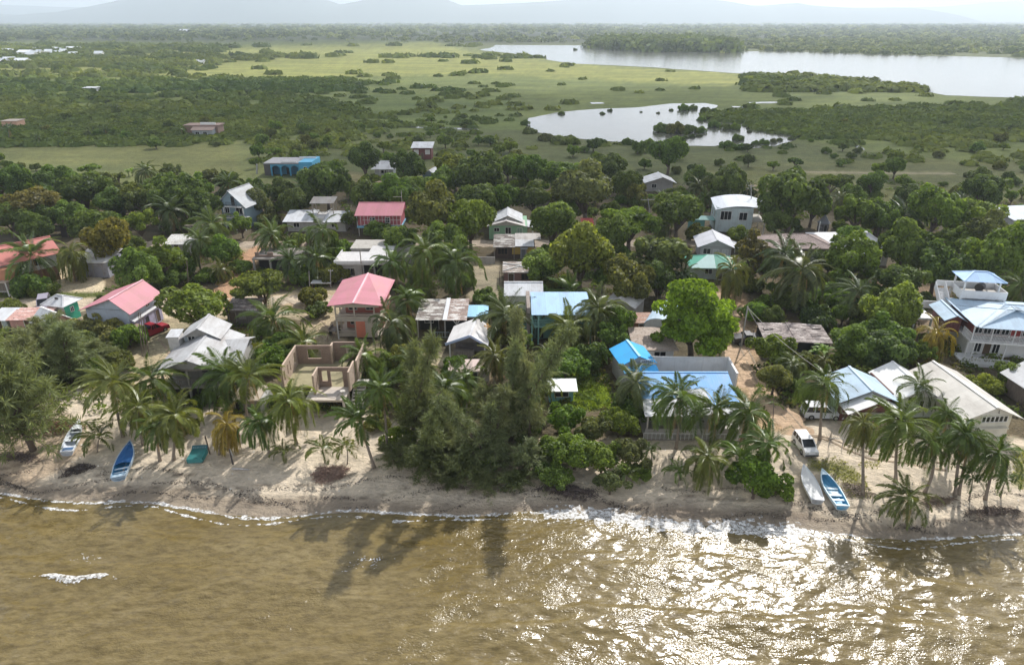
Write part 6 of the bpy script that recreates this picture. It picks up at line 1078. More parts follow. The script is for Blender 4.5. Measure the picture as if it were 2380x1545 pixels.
for t in T:
    if t[0] == 'dome' and len(t) > 5: tree('dome', *t[1:5], sz=1.15)
    elif t[0] in ('bush',): tree(*t, name='bush', cat='bush', what='rounded bush')
    elif t[0] == 'grape': tree(*t, name='sea_grape_bush', cat='bush', what='broad-leaved shrub')
    else: tree(*t, what={'dome': 'domed tree', 'spread': 'flat-topped spreading tree', 'tall': 'tall tree', 'ragged': 'open-crowned tree', 'far': 'small tree', 'farflat': 'small flat-crowned tree'}[t[0]])
# the bright almond tree that stands alone in front
a = tree('almond', 1614, 748, 92, 'bright lime', name='almond_tree', what='layered almond tree', sz=1.05)
tree('spread', 1690, 746, 30, 'bright lime', name='almond_tree', what='low spreading almond tree')
for a in [(905 - 300, 850, 2.6), (632, 868, 2.6), (655, 846, 2.2), (600, 830, 2.4), (1898, 842, 2.8), (1960, 838, 2.4), (860, 700, 2.4), (545, 600, 2.2), (300, 410, 3.0), (1740, 620, 2.6), (1110, 812, 2.6), (1400, 850, 2.2)]: banana(*a)
# more trees between the houses, kept clear of the house fronts and lanes that show
BOX = [(0, 520, 130, 690), (180, 655, 380, 800), (385, 740, 590, 960), (655, 815, 830, 1000), (765, 640, 925, 800), (590, 590, 680, 640), (780, 560, 900, 660), (825, 478, 940, 550), (655, 470, 800, 545), (610, 375, 730, 412), (860, 370, 1030, 432), (1130, 488, 1245, 610), (1165, 600, 1235, 665), (970, 690, 1140, 830), (1230, 690, 1370, 800), (1410, 700, 1560, 830), (1420, 800, 1760, 1060), (1350, 515, 1380, 556), (1600, 488, 1770, 540), (1600, 550, 1710, 640), (1755, 535, 2060, 600), (1490, 410, 1555, 445), (2130, 560, 2215, 600), (2160, 640, 2400, 840), (1930, 850, 2400, 1010), (1760, 750, 1935, 830), (495, 440, 590, 530), (180, 570, 240, 645), (135, 490, 185, 550), (380, 550, 475, 590), (0, 695, 180, 780), (2335, 495, 2400, 560), (945, 340, 1010, 375), (1540, 660, 1700, 830), (1325, 850, 1425, 950)]
rv = random.Random(5); nv = 0; tv = 0; uv = [(t[1], t[2], t[3]) for t in T]
while nv < 150 and tv < 9000:
    tv += 1; px = rv.uniform(-20, 2400); py = rv.uniform(440, 880); rp = rv.uniform(20, 40)*(.75+.35*(py-440)/440); gy_ = py+rp*.5
    if any(b[0]-rp*.55 < px < b[2]+rp*.55 and b[1]-rp*.25 < py < b[3]+rp*.45 for b in BOX): continue
    if any(inside(np.array([px]), np.array([gy_]), q)[0] for q in VPATHS): continue
    if any(math.hypot(px-q[0], (py-q[1])*1.5) < (rp+q[2])*.54 for q in uv): continue
    uv.append((px, py, rp)); nv += 1; tone = rv.choice(['dark green', 'deep green', 'mid green', 'deep green', 'olive green', 'grey-green', 'fresh green', 'mid green'])
    k = rv.random()
    if k < .22: palm(px, py-rp*.4, rp*1.15, px+rv.uniform(-8, 8), py+rp*.9, 'n' if k < .17 else 'd', rv.choice(['mid green', 'dark green', 'grey-green', 'olive green']), False)
    elif k < .55: tree('bush', px, py, rp*.85, tone, name='bush', cat='bush', what='rounded bush')
    else: tree(rv.choice(['dome', 'ragged', 'ragged', 'spread', 'dome']), px, py, rp, tone, what='leafy tree')
# ---------------------------------------------------------------- trees and shrubs of the fields behind
r_ = random.Random(77); cnt = 0; used = []
HOUSES = [(o.location.x, o.location.y) for o in D.objects if o.type == 'EMPTY' and o.get('category') in ('house', 'hut', 'annex', 'outbuilding', 'shop')]
def dens(px, py):
    if 330 < py < 428 and px < 590 and sd_poly(np.array([float(px)]), np.array([float(py)]), [(-40, 340), (120, 335), (380, 330), (540, 345), (600, 405), (420, 425), (240, 390), (60, 378)])[0] > -4: return .06
    if py < 345 and px < 900: return 1.0
    if px < 900: return .7
    if 1210 < px < 1860 and py < 345: return 0
    if px < 1600: return .95
    if py > 372: return .30
    return .5
tries = 0
while cnt < 215 and tries < 6000:
    tries += 1; px = r_.uniform(-30, 2410); py = 268+(470-268)*r_.random()**.8
    if r_.random() > dens(px, py): continue
    far_ = py < 345; p = P(px, py); rp = r_.uniform(10, 21)*(.55+.9*(py-255)/200)
    if any(abs(px-q[0]) < (rp+q[2])*.52 and abs(py-q[1]) < (rp+q[2])*.27 for q in used): continue
    if any(abs(p.x-h[0]-5) < 9 and -9 < p.y-h[1] < 12 for h in HOUSES): continue
    used.append((px, py, rp)); cnt += 1
    small = r_.random() < (.25 if px < 1600 else .45)
    tone = r_.choice(['dark green', 'deep green', 'deep green', 'mid green', 'olive green', 'grey-green', 'dark green', 'mid green'])
    if small: tree('bush', px, py, rp*.62, tone, name='bush', cat='bush', what='rounded bush')
    else: tree('farflat' if r_.random() < .22 else 'far', px, py-rp*.4, rp, tone, what='tree')
# shrubs at the rim of the pond and the islets in it
for px, py, rp, t in [(1400, 262, 6, 'dark green'), (1418, 256, 5, 'dark green'), (1305, 262, 7, 'deep green'), (1490, 260, 3, 'dark green'), (1530, 262, 4, 'dark green'), (1560, 255, 5, 'dark green'), (1590, 250, 12, 'deep green'), (1612, 249, 9, 'deep green'), (1640, 254, 12, 'dark green'), (1540, 294, 20, 'deep green'), (1570, 297, 22, 'olive green'), (1600, 298, 20, 'deep green'), (1628, 300, 14, 'deep green'), (1610, 316, 7, 'dark green'), (1625, 315, 6, 'dark green'), (1594, 318, 7, 'dark green'), (1714, 318, 13, 'mid green'), (1742, 305, 5, 'grey-green'), (1756, 331, 9, 'deep green'), (1776, 329, 10, 'deep green'), (1798, 327, 8, 'grey-green'), (1812, 324, 6, 'dark green'), (1840, 320, 7, 'dark green'), (1690, 334, 16, 'deep green'), (1720, 340, 14, 'deep green'), (1230, 302, 14, 'grey-green'), (1268, 316, 18, 'grey-green'), (1300, 322, 20, 'grey-green'), (1330, 325, 18, 'mid green'), (1460, 328, 14, 'deep green'), (1505, 334, 18, 'deep green'), (1550, 342, 18, 'deep green'), (1395, 330, 14, 'deep green'), (1630, 275, 10, 'deep green'), (1660, 288, 14, 'deep green'), (1690, 292, 14, 'mid green'), (1710, 294, 12, 'deep green'), (1770, 288, 14, 'deep green'), (1660, 258, 10, 'deep green'), (1220, 285, 10, 'deep green'), (1336, 114, 5, 'dark green')]:
    tree('bush', px, py, rp*1.1, t, name='mangrove_bush', cat='bush', what='mangrove clump', sink=.28)
# ---------------------------------------------------------------- scrub, mangrove and distant woods as masses
def tints(n, choices, seed, amt=.22):
    r = np.random.default_rng(seed); c = 2.0* np.array(choices)[r.integers(0, len(choices), n)]; return c*(1+amt*(r.random((n, 1))*2-1))
def k_mangrove(px, py, X, Y):
    w = fbm(X*.006+3, Y*.012, 4)
    d = np.where(px < 850, np.where(w > .50, .8, .22), np.where(w > .57, .45, .012))
    d = np.where((px > 850) & (px < 1190) & (py > 195), .07, d); d = np.where((px > 1190) & (py > 232), np.where(w > .60, .7, np.where(w > .52, .16, .02)), d)
    d = np.where((py < 185) & (px > 500), np.where(w > .63, .4, .01), d); d = np.where((py < 185) & (px <= 500), np.where(w > .52, .7, .12), d)
    d = np.where((py > 340) & (px < 600), 0, d); d = np.where((py > 352), d*.25, d)
    d = np.where(inside(px, py, POND) | inside(px, py, LAGOON), 0, d); d = np.where((px > 1730) & (px < 2160) & (py > 182) & (py < 214) & ~inside(px, py, LAGOON), 1, d)
    return d
px, py, X, Y = scatter(24000, -60, 2440, 106, 385, 31, k_mangrove)
dist = np.hypot(X, Y); rad = (2.2+2.2*np.random.default_rng(1).random(len(X)))*np.clip(dist/400, .7, 3.2)*1.15; hgt = rad*.36
hgt = np.where((px > 1730) & (px < 2160) & (py < 216), hgt*1.8, hgt)
w_ = np.clip((fbm(X*.011+2, Y*.016, 3)-.34)/.3, 0, 1)[:, None]; tn = (np.array((.105, .150, .044))*(1-w_)+np.array((.165, .205, .060))*w_)*(1+.24*(np.random.default_rng(2).random((len(X), 1))-.5))
dk = ((py > 186) & (py < 216) & (px < 1100))[:, None]; tn = np.where(dk, tn*np.array((.72, .82, .85)), tn)  # darker strip of scrub: cloud shade put into the tint
cover('mangrove_scrub', np.c_[X, Y], rad, hgt, 30, tn, 3, .42, 2.4)
def k_wood(px, py, X, Y):
    d = np.where(fbm(X*.0012, Y*.0012+5, 4) > .36, .95, .35)
    d = np.where(py > 82, np.where(px < 1000, d*np.clip((100-py)/14, 0, .6), np.where(py < 128, d, 0)), d)
    d = np.where(inside(px, py, LAGOON) | ((px > 1000) & (py > 100) & (px < 1370)), 0, d); return d
px, py, X, Y = scatter(12500, -60, 2440, 47.5, 132, 41, k_wood)
dist = np.hypot(X, Y); rad = (4.2+4.5*np.random.default_rng(4).random(len(X)))*np.clip(dist/1500, .7, 3.0); hgt = rad*np.clip(1.0-.2*dist/2500, .4, .95)
cover('far_wood', np.c_[X, Y], rad, hgt, 26, tints(len(X), [(.045, .062, .026), (.06, .08, .03), (.08, .10, .04), (.11, .13, .055)], 5), 6, .36, 1.2)
# trees on the wooded spit in the lagoon
px, py, X, Y = scatter(900, 1360, 1720, 98, 124, 51, lambda px, py, X, Y: inside(px, py, [(1362, 112), (1400, 100), (1500, 96), (1640, 100), (1712, 122), (1500, 121)])*1.0)
cover('lagoon_wood', np.c_[X, Y], 8+7*np.random.default_rng(8).random(len(X)), 10+9*np.random.default_rng(9).random(len(X)), 40, tints(len(X), [(.05, .07, .025), (.065, .09, .03)], 7), 10, .3)
# low green understorey between the village trees
def k_under(px, py, X, Y):
    d = np.full(px.shape, .9)
    for q in VPATHS: d = np.where(inside(px, py, q), 0, d)
    for hx, hy in HOUSES: d = np.where((X > hx-1.5) & (X < hx+11) & (Y > hy-2) & (Y < hy+10), 0, d)
    d = np.where((py < 470), .45, d); d = np.where((py > 900), .5, d); return d
px, py, X, Y = scatter(4600, -60, 2440, 425, 960, 61, k_under)
rad = .5+.8*np.random.default_rng(11).random(len(X)); cover('undergrowth', np.c_[X, Y], rad, rad*.75, 46, tints(len(X), [(.05, .075, .022), (.075, .105, .028), (.10, .13, .035), (.085, .085, .035)], 12, .3), 13, .2, .5)
# ---------------------------------------------------------------- boats on the sand
def boat(label, stern, bow, beam, depth, outer, inner, rim, style, heel=0.0):
    a, b2 = G(*stern), G(*bow); d = b2-a; L = d.length; rz = math.atan2(d.y, d.x)
    r = empty('fishing_boat', ((a.x+b2.x)/2, (a.y+b2.y)/2, (a.z+b2.z)/2), rz); r.rotation_euler = (math.radians(heel), -math.asin(max(-1, min(1, (b2.z-a.z)/L))), rz); tag(r, label, 'boat', 'fishing boats drawn up on the sand')
    n = 14
    def st(i):
        t = i/n; bw = beam/2*(.80+.20*min(1, t*3))*(1-max(0, (t-.45)/.55)**2.1) ; bw = max(bw, .03); sh = depth*(1+.42*max(0, (t-.45)/.55)**2); kz = .02+.5*depth*max(0, (t-.78)/.22)**1.8
        return -L/2+L*t, bw, kz, sh
    def section(i, ins=0.0, up=0.0):
        x, bw, kz, sh = st(i); bw = max(bw-ins, .012); kz += up
        return [(x, -bw, sh), (x, -bw*.96, kz+(sh-kz)*.5), (x, -bw*.74, kz+(sh-kz)*.13), (x, 0, kz), (x, bw*.74, kz+(sh-kz)*.13), (x, bw*.96, kz+(sh-kz)*.5), (x, bw, sh)]
    def skin(m, ins, up, flip, i0=0, i1=n):
        for i in range(i0, i1):
            p, q = section(i, ins, up), section(i+1, ins, up)
            for j in range(6):
                f = [p[j], p[j+1], q[j+1], q[j]]; m.poly(f if flip else f[::-1])
        e = section(i0, ins, up); m.poly(e if not flip else e[::-1])
    part(r, 'hull', outer, lambda m: skin(m, 0, 0, False))
    part(r, 'interior', inner, lambda m: skin(m, .055, .05, True))
    def rimf(m):
        for i in range(n):
            for s in (-1, 1):
                x0, b0, _, s0 = st(i); x1, b1, _, s1 = st(i+1); m.bar((x0, s*(b0-.02), s0+.01), (x1, s*(b1-.02), s1+.01), .1, .05)
        x0, b0, _, s0 = st(0); m.bar((x0+.02, -b0, s0+.01), (x0+.02, b0, s0+.01), .1, .06)
    part(r, 'gunwale', rim, rimf)
    def thwart(t, w=.26, mt=rim, z=.72):
        x, bw, kz, sh = st(t*n); part(r, 'thwart', mt, lambda m: m.box(x-w/2, -bw+.06, sh*z-.04, x+w/2, bw-.06, sh*z))
    if style == 'open':
        for t in (.06, .2, .33, .52): thwart(t)
        thwart(.43, .7, rim, .5); x, bw, kz, sh = st(.8*n); part(r, 'bow_deck', rim, lambda m: m.slab([(st(12)[0], -st(12)[1]+.03, st(12)[3]-.02), (st(12)[0], st(12)[1]-.03, st(12)[3]-.02), (st(13.6)[0], .03, st(13.6)[3]-.02), (st(13.6)[0], -.03, st(13.6)[3]-.02)][::-1] if 0 else [(st(12)[0], -st(12)[1]+.03, st(12)[3]-.02), (st(13.6)[0], -.03, st(13.6)[3]-.02), (st(13.6)[0], .03, st(13.6)[3]-.02), (st(12)[0], st(12)[1]-.03, st(12)[3]-.02)], .03))
    if style in ('decked', 'bowdeck', 'tarp'):
        i0, i1 = {'decked': (0, n), 'bowdeck': (10, n), 'tarp': (5, n-1)}[style]; mt = {'decked': outer, 'bowdeck': rim, 'tarp': paint((.02, .13, .36), .55, .12)}[style]
        def deck(m):
            for i in range(i0, i1):
                x0, b0, _, s0 = st(i); x1, b1, _, s1 = st(i+1); e = .03 if style != 'tarp' else -.0; hz = .03 if style != 'tarp' else .07+.02*((i*7) % 3)
                for sg in (-1, 1): m.slab([(x0, 0, s0+hz*2), (x0, sg*(b0-e), s0-.0), (x1, sg*(b1-e), s1-.0), (x1, 0, s1+hz*2)] if sg < 0 else [(x0, 0, s0+hz*2), (x1, 0, s1+hz*2), (x1, sg*(b1-e), s1), (x0, sg*(b0-e), s0)], .02)
        part(r, 'tarpaulin' if style == 'tarp' else 'deck', mt, deck)
    if style == 'bowdeck':
        thwart(.05, .4, paint((.05, .12, .26), .5, .2)); thwart(.14, .4, paint((.06, .14, .30), .5, .2)); thwart(.45, .9, rim, .8); thwart(.68, .2)
        part(r, 'rack', plain((.05, .06, .08)), lambda m: [m.box(-.3+.0*k, -.4+.1*k, depth*.8+.005, .0, -.35+.1*k, depth*.8+.05) for k in range(8)])
    if style == 'tarp':
        thwart(.06, .34, paint((.45, .6, .7), .6, .2), .9); thwart(.16, .2); thwart(.27, .22)
    return r
BW = paint((.66, .69, .71), .5, .25); BLW = paint((.50, .62, .72), .5, .3); AZ = paint((.10, .36, .56), .5, .2)
boat('slender white boat with dark blue stern boards lying beside a small palm', (157, 1060), (187, 990), 1.45, .62, BW, paint((.62, .66, .72), .5, .25), BW, 'bowdeck', 5)
boat('pale blue boat half covered by a bright blue tarpaulin', (279, 1118), (309, 1037), 1.75, .62, BLW, paint((.04, .28, .50), .5, .2), BLW, 'tarp', -6)
boat('white boat with a closed flat white deck, bow pointing inland', (1897, 1172), (1863, 1094), 1.5, .62, paint((.74, .74, .71), .5, .2), BW, BW, 'decked', 3)
boat('open sky blue boat with white thwarts beside the white decked boat', (1955, 1186), (1905, 1104), 1.6, .62, paint((.62, .74, .80), .5, .2), AZ, paint((.60, .76, .84), .5, .15), 'open', 4)
# ---------------------------------------------------------------- vehicles
def car(name, label, px, py, head, kind, col, L=4.5, W=1.75, Ht=1.6):
    """head: compass heading of the nose in degrees, 0 = +x, 90 = inland"""
    p = G(px, py); r = empty(name, (p.x, p.y, p.z), math.radians(head)); tag(r, label, {'van': 'van', 'suv': 'car', 'pickup': 'pickup truck', 'trailer': 'truck'}[kind])
    body = paint(col, .28, .12, scale=2.0); x0, x1 = -L/2, L/2; g = .28
    prof = {'van': ([(x0, .45), (x0+.05, .95), (x1-.85, .98), (x1-.1, .78), (x1, .45)], [(x0+.06, .95), (x0+.2, Ht), (x1-1.6, Ht), (x1-.75, .98)]), 'suv': ([(x0, .45), (x0+.05, 1.0), (x1-1.2, 1.0), (x1-.08, .85), (x1, .45)], [(x0+.08, 1.0), (x0+.35, Ht), (x1-2.0, Ht), (x1-1.2, 1.0)]), 'pickup': ([(x0, .45), (x0, 1.0), (x1-1.3, 1.02), (x1-.08, .88), (x1, .45)], [(x0+1.7, 1.0), (x0+1.85, Ht), (x1-2.0, Ht), (x1-1.3, 1.0)]), 'trailer': ([(x0, .5), (x0, 1.3), (x1-1.4, 1.3), (x1-.1, 1.1), (x1, .5)], [(x1-2.6, 1.3), (x1-2.5, Ht), (x1-1.7, Ht), (x1-1.35, 1.3)])}[kind]
    low, cab = prof
    def ext(m, pr, w0, w1):
        n = len(pr); zs = [q[1] for q in pr]; f = lambda z: w0+(w1-w0)*(z-min(zs))/(max(zs)-min(zs)); A = [(x, -f(z)/2, z) for x, z in pr]; B = [(x, f(z)/2, z) for x, z in pr]
        m.poly(A[::-1]); m.poly(B)
        for i in range(n): m.poly([A[i], A[(i+1) % n], B[(i+1) % n], B[i]])
    part(r, 'body', body, lambda m: (ext(m, [(low[0][0], g), *low, (low[-1][0], g)], W, W*.96)))
    part(r, 'cabin', glass(), lambda m: ext(m, cab, W*.94, W*.82))
    xa, xb = cab[1][0], cab[2][0]; part(r, 'roof', body, lambda m: (m.box(xa-.06, -W*.415, Ht-.02, xb+.06, W*.415, Ht+.05), [m.bar((cab[i][0], s*W*.465, cab[i][1]), (cab[j][0], s*W*.42, Ht), .09) for i, j in ((0, 1), (3, 2)) for s in (-1, 1)], [m.bar((xa+(xb-xa)*t, s*W*.47, 1.0), (xa+(xb-xa)*t, s*W*.415, Ht), .08) for t in (.35, .72) for s in (-1, 1)]))
    for sx in (x0+.8, x1-.85):
        for sy in (-1, 1):
            w = part(r, 'wheel', plain((.02, .02, .02), .8), lambda m: m.tube([(sx, sy*(W/2-.16), .33), (sx, sy*(W/2+.02), .33)], [.33, .33], 16)); part(r, 'rim', plain((.45, .45, .46), .35, .6), lambda m: m.tube([(sx, sy*(W/2+.02), .33), (sx, sy*(W/2+.035), .33)], [.19, .17], 12), w)
    for sy in (-1, 1): part(r, 'headlight', plain((.55, .55, .52), .15), lambda m: m.box(x1-.1, sy*W*.36-.17, .62, x1+.012, sy*W*.36+.17, .76))
    part(r, 'bumper', plain((.08, .08, .085), .5), lambda m: (m.box(x1-.05, -W*.47, .3, x1+.07, W*.47, .5), m.box(x0-.07, -W*.47, .3, x0+.05, W*.47, .5)))
    part(r, 'windscreen', glass(), lambda m: m.slab([(cab[3][0]+.01, -W*.42, cab[3][1]+.02), (cab[3][0]+.01, W*.42, cab[3][1]+.02), (xb+.05, W*.36, Ht-.06), (xb+.05, -W*.36, Ht-.06)], .02))
    if kind == 'pickup': part(r, 'cargo_bed', plain((.10, .03, .04), .7), lambda m: m.box(x0+.1, -W*.42, .98, x0+1.6, W*.42, 1.03)); part(r, 'tailgate', body, lambda m: (m.box(x0-.02, -W*.47, .6, x0+.06, W*.47, 1.25), m.box(x0+.07, -W*.48, 1.0, x0+1.7, -W*.43, 1.25), m.box(x0+.07, W*.43, 1.0, x0+1.7, W*.48, 1.25)))
    if kind == 'trailer': part(r, 'rail', plain((.05, .05, .06)), lambda m: [m.bar((x0+.2+.5*i, s*.8, 1.3), (x0+.2+.5*i, s*.8, 1.75), .05) for i in range(5) for s in (-1, 1)])
    return r
car('parked_van', 'white minivan facing the sea on the sand behind the decked boat', 1869, 1044, -88, 'van', (.74, .74, .73), 3.5, 1.5, 1.45)
car('parked_car', 'silver white estate car parked beside the pale blue gable house', 1908, 968, -4, 'suv', (.62, .64, .67), 4.4, 1.72, 1.65)
car('pickup_truck', 'dark red pickup parked by the streaked blue wall of the long pink-roofed house', 356, 776, 62, 'pickup', (.33, .015, .03), 4.6, 1.75, 1.65)
car('parked_van', 'grey minivan parked by the sand road behind the teal-walled hut', 105, 716, -62, 'van', (.36, .33, .40), 4.4, 1.7, 1.8)
car('flatbed_truck', 'black railed flatbed standing on the lane beside the rust-scabbed shed', 1736, 798, 178, 'trailer', (.03, .03, .035), 4.3, 1.9, 1.6)
# ---------------------------------------------------------------- poles, posts and wires
def top_of(base, px, py):
    t = base.y/(CP+SP*(CY-py)/F); return Vector(((px-CX)/F*t, base.y, H+(-SP+CP*(CY-py)/F)*t))
def pole(label, base, tip, rad=.1, arm=0, brace=None, mat=None, name='utility_pole', cat='pole', group=None):
    a = G(*base); b2 = top_of(a, *tip); r = empty(name, a); tag(r, label, cat, group); v = b2-a; mt = mat or plank((.20, .16, .13))
    part(r, 'shaft', mt, lambda m: m.tube([(0, 0, -.3), v*.5, v], [rad, rad*.85, rad*.7], 8))
    if arm: part(r, 'crossarm', mt, lambda m: m.bar(v+Vector((-arm, 0, -.25)), v+Vector((arm, 0, -.25)), .1)); [part(r, 'insulator', plain((.5, .5, .5), .3), lambda m: m.cyl(tuple(v+Vector((s*arm*.9, 0, -.2))), .05, .04, .16, 8)) for s in (-1, 1)]
    if brace:
        c = G(*brace)-a; part(r, 'brace', mt, lambda m: m.bar(v-Vector((0, 0, .15)), c, .09))
    return r
PALEWOOD = plank((.42, .40, .38))
pole('braced utility pole on the lane beside the black flatbed', (1722, 806), (1738, 712), .13, 0, (1775, 782), PALEWOOD)
pole('bare dark post at the edge of the sandy lane near the white van', (1796, 990), (1799, 924), .06, name='post')
for b2, t in (((330, 828), (322, 726)), ((338, 830), (326, 728)), ((346, 824), (332, 738))): pole('thin dark pole of three leaning together before the stepped grey house', b2, t, .07, group='three poles leaning together')
pole('white forked light pole in front of the arched-roof house', (1746, 528), (1746, 430), .11, .6, None, PALEWOOD)
pole('grey utility pole with a crossarm left of the arched-roof house', (1512, 510), (1506, 462), .13, 1.6, None, PALEWOOD)
pole('pale concrete post beside the flat-roofed bright blue house', (597, 404), (597, 382), .3, 0, None, plain((.45, .45, .43)), 'post')
pole('white lamp post in the yard behind the salmon house', (768, 668), (768, 626), .1, .4, None, PALEWOOD)
pole('slim white pole beside the small dark trailer in the yard', (720, 675), (718, 630), .08, 0, None, PALEWOOD)
pole('dark pole standing in the shrubs above the weathered shack', (438, 664), (434, 606), .09, 0, (415, 640))
pole('slim dark post on the sandy yard near the village shop', (1358, 560), (1358, 520), .08, name='post') if 0 else None
for i, (x, y0, y1, w_) in enumerate(((1818, 520, 470, 'by the dark trees'), (1926, 480, 430, 'with twigs'), (1773, 462, 410, 'at the foot track'))): pole('tall bare dead trunk standing ' + ['above the tiny stone hut', 'beside a second dead trunk in the far meadow', 'where the foot track ends'][i], (x, y0), (x+3, y1), .16, name='dead_trunk', cat='dead tree')
pole('thin yard post in front of the flat ruin with white beams', (1161, 668), (1161, 630), .07, name='post')
def wire(label, pts, rad=.03):
    a = [Vector(p) for p in pts]; mid = []
    for p, q in zip(a[:-1], a[1:]):
        n = 10; mid += [p.lerp(q, i/n)-Vector((0, 0, .5*math.sin(math.pi*i/n))) for i in range(n)]
    mid.append(a[-1]); r = MB().tube(mid, rad, 5).build('wire', plain((.28, .25, .22), .6)); tag(r, label, 'wire')
a0 = G(1722, 806); wire('pale wire sagging from the braced pole towards the palm at the silver car', [top_of(a0, 1738, 714), top_of(G(1905, 1022), 1905, 860)], .028)
# ---------------------------------------------------------------- beach furniture and debris
p = G(458, 1070); r = empty('beach_crate', p, math.radians(6)); tag(r, 'upturned teal wooden crate with faded lettering on the sand between palms', 'crate')
TEALW = paint((.03, .20, .20), .55, .25, (.2, .3, .28))
part(r, 'box', TEALW, lambda m: m.slab([(-.85, -.5, .55), (.75, -.5, .55), (.95, .9, .85), (-.65, .9, .85)], .5)); part(r, 'panel', paint((.02, .13, .16), .5, .2), lambda m: m.slab([(-.66, .92, .9), (.96, .92, .9), (1.0, 1.05, 1.25), (-.6, 1.05, 1.25)], .06)); posts(r, [(-.8, -.45), (.7, -.45)], 0, .2, WOODB, .1)
part(r, 'post', plank((.10, .07, .05)), lambda m: m.bar((1.05, 1.0, -.2), (.9, 1.1, 2.3), .1))
def lettering(m):
    for i, (w_, h_) in enumerate(((.05, .14), (.05, .12), (.12, .03), (.05, .14), (.09, .03), (.03, .14), (.10, .04), (.03, .14), (.05, .12))): m.box(-.45+i*.15, .905, .98, -.45+i*.15+w_, .915, .98+h_)
part(r, 'lettering', plain((.35, .55, .55)), lettering)
p = G(542, 1078); r = empty('post', p); tag(r, 'short black-footed post with a pale strip stuck in the sand by the golden palm', 'post'); part(r, 'shaft', plain((.06, .05, .05)), lambda m: m.tube([(0, 0, -.2), (-.05, 0, .5), (-.25, .3, 1.7)], [.12, .08, .05], 7)); part(r, 'strip', plain((.55, .55, .52)), lambda m: m.slab([(-.2, .3, 1.7), (-.1, .25, 1.75), (.1, .2, .8), (0, .2, .8)], .03))
p = G(560, 1092); r = MB().tube([(-.9, .05, .14), (0, 0, .15), (.95, -.06, .1)], [.12, .11, .06], 8).build('driftwood_log', plank((.5, .47, .44)), None, True); r.location = p; tag(r, 'bleached short log lying on the sand below the dark post', 'log')
for px, py, xx in ((1580, 1115, 0), (1612, 1095, .2), (1560, 1090, 0)): 
    p = G(px, py); r = empty('post', p); tag(r, 'dark stake in the sand in front of the white railing, ' + {1580: 'the thickest', 1612: 'by the young palm', 1560: 'the slimmest'}[px], 'post'); h_ = 1.5 if px != 1580 else 1.1; part(r, 'shaft', plank((.12, .08, .06)), lambda m: m.tube([(0, 0, -.2), (xx, 0, h_)], [.1 if px == 1580 else .06, .06], 7)); part(r, 'foot', plain((.2, .16, .12)), lambda m: m.cyl((0, 0, -.05), .16, .12, .12, 8))
def pile(name, label, cx, cy, rx, ry, h, n, col, seed, ln=.9, w=.035):
    p = G(cx, cy); q = random.Random(seed); sx = rx*(p.y*CP+H*SP)/F; sy = ry*(p.y**2+H*H)/(F*H)*1.0; m = MB()
    for i in range(n):
        a = q.uniform(0, 6.28); d = math.sqrt(q.random())*(.62+.38*math.sin(a*2+seed)+.3*math.sin(a*5+seed*2)*q.random())+.12*q.random(); x, y = d*math.cos(a)*sx, d*math.sin(a)*sy; z = h*(1-d*d)*q.random()+.03; b2 = q.uniform(0, 3.14); l = ln*q.uniform(.3, 1)
        m.tube([(x-math.cos(b2)*l/2, y-math.sin(b2)*l/2, z), (x+math.cos(b2)*l/2, y+math.sin(b2)*l/2, z+q.uniform(-.1, .2)*l)], [w*q.uniform(.5, 1.4), w*.4], 4, False)
    o = m.build(name, plank(col)); o.location = p; return tag(o, label, 'brush pile')
pile('brush_pile', 'wide heap of reddish brown cut branches on the beach left of the casuarinas', 770, 1102, 72, 17, .55, 900, (.30, .20, .15), 5)
pile('brush_pile', 'dark heap of wet driftwood and weed between the two boats at the left', 182, 1092, 38, 15, .35, 420, (.09, .07, .06), 6, .7)
pile('brush_pile', 'rust-red brush heap behind the slender white boat', 146, 996, 48, 20, .8, 520, (.26, .11, .07), 7)
pile('brush_pile', 'grey brushwood scatter behind the open sky blue boat', 1990, 1140, 36, 28, .3, 260, (.30, .24, .18), 8)
pile('brush_pile', 'tangle of dead twigs under the big left casuarina', 40, 1062, 60, 14, .3, 300, (.16, .12, .10), 9)
pile('brush_pile', 'dark driftwood tangle along the bank below the sea grape bushes', 1320, 1142, 95, 14, .35, 600, (.13, .10, .085), 10)
pile('brush_pile', 'fallen palm litter between the trunks of the right-hand palms', 2180, 1165, 60, 12, .2, 220, (.22, .16, .11), 12)
pile('brush_pile', 'dry coconut husk and frond litter at the far right end of the beach', 2300, 1190, 70, 14, .25, 320, (.15, .11, .085), 13)
for lab, px, py, s_, col in (('bare twiggy shrub on the sandy slope behind the leaning poles', 302, 822, 1.2, (.22, .17, .13)), ('dark spiky shrub by the wire fence near the silver car', 1929, 1024, 1.4, (.06, .06, .05)), ('leafless shrub beside the weathered timber shack', 598, 752, 2.0, (.13, .1, .08)), ('dry coppery shrub by the coral shack', 60, 790, 3.4, (.36, .24, .18)), ('bare pale shrub climbing the end of the long white wall', 1662, 862, 2.2, (.12, .11, .10)), ('leafless grey crown sticking up behind dark trees at the right', 2120, 480, 3.0, (.34, .32, .30)), ('twiggy pink ruin creeper', 2150, 600, 2.4, (.24, .18, .15)), ('bare grey sapling behind the ruined shed', 1990, 742, 3.2, (.25, .23, .21))):
    p = G(px, py); r = twig_mesh(px, 34, s_).build('bare_shrub', plank(col)); r.location = p; tag(r, lab.replace('twiggy pink ruin creeper', 'twiggy dry shrub inside the pink roofless walls'), 'shrub')
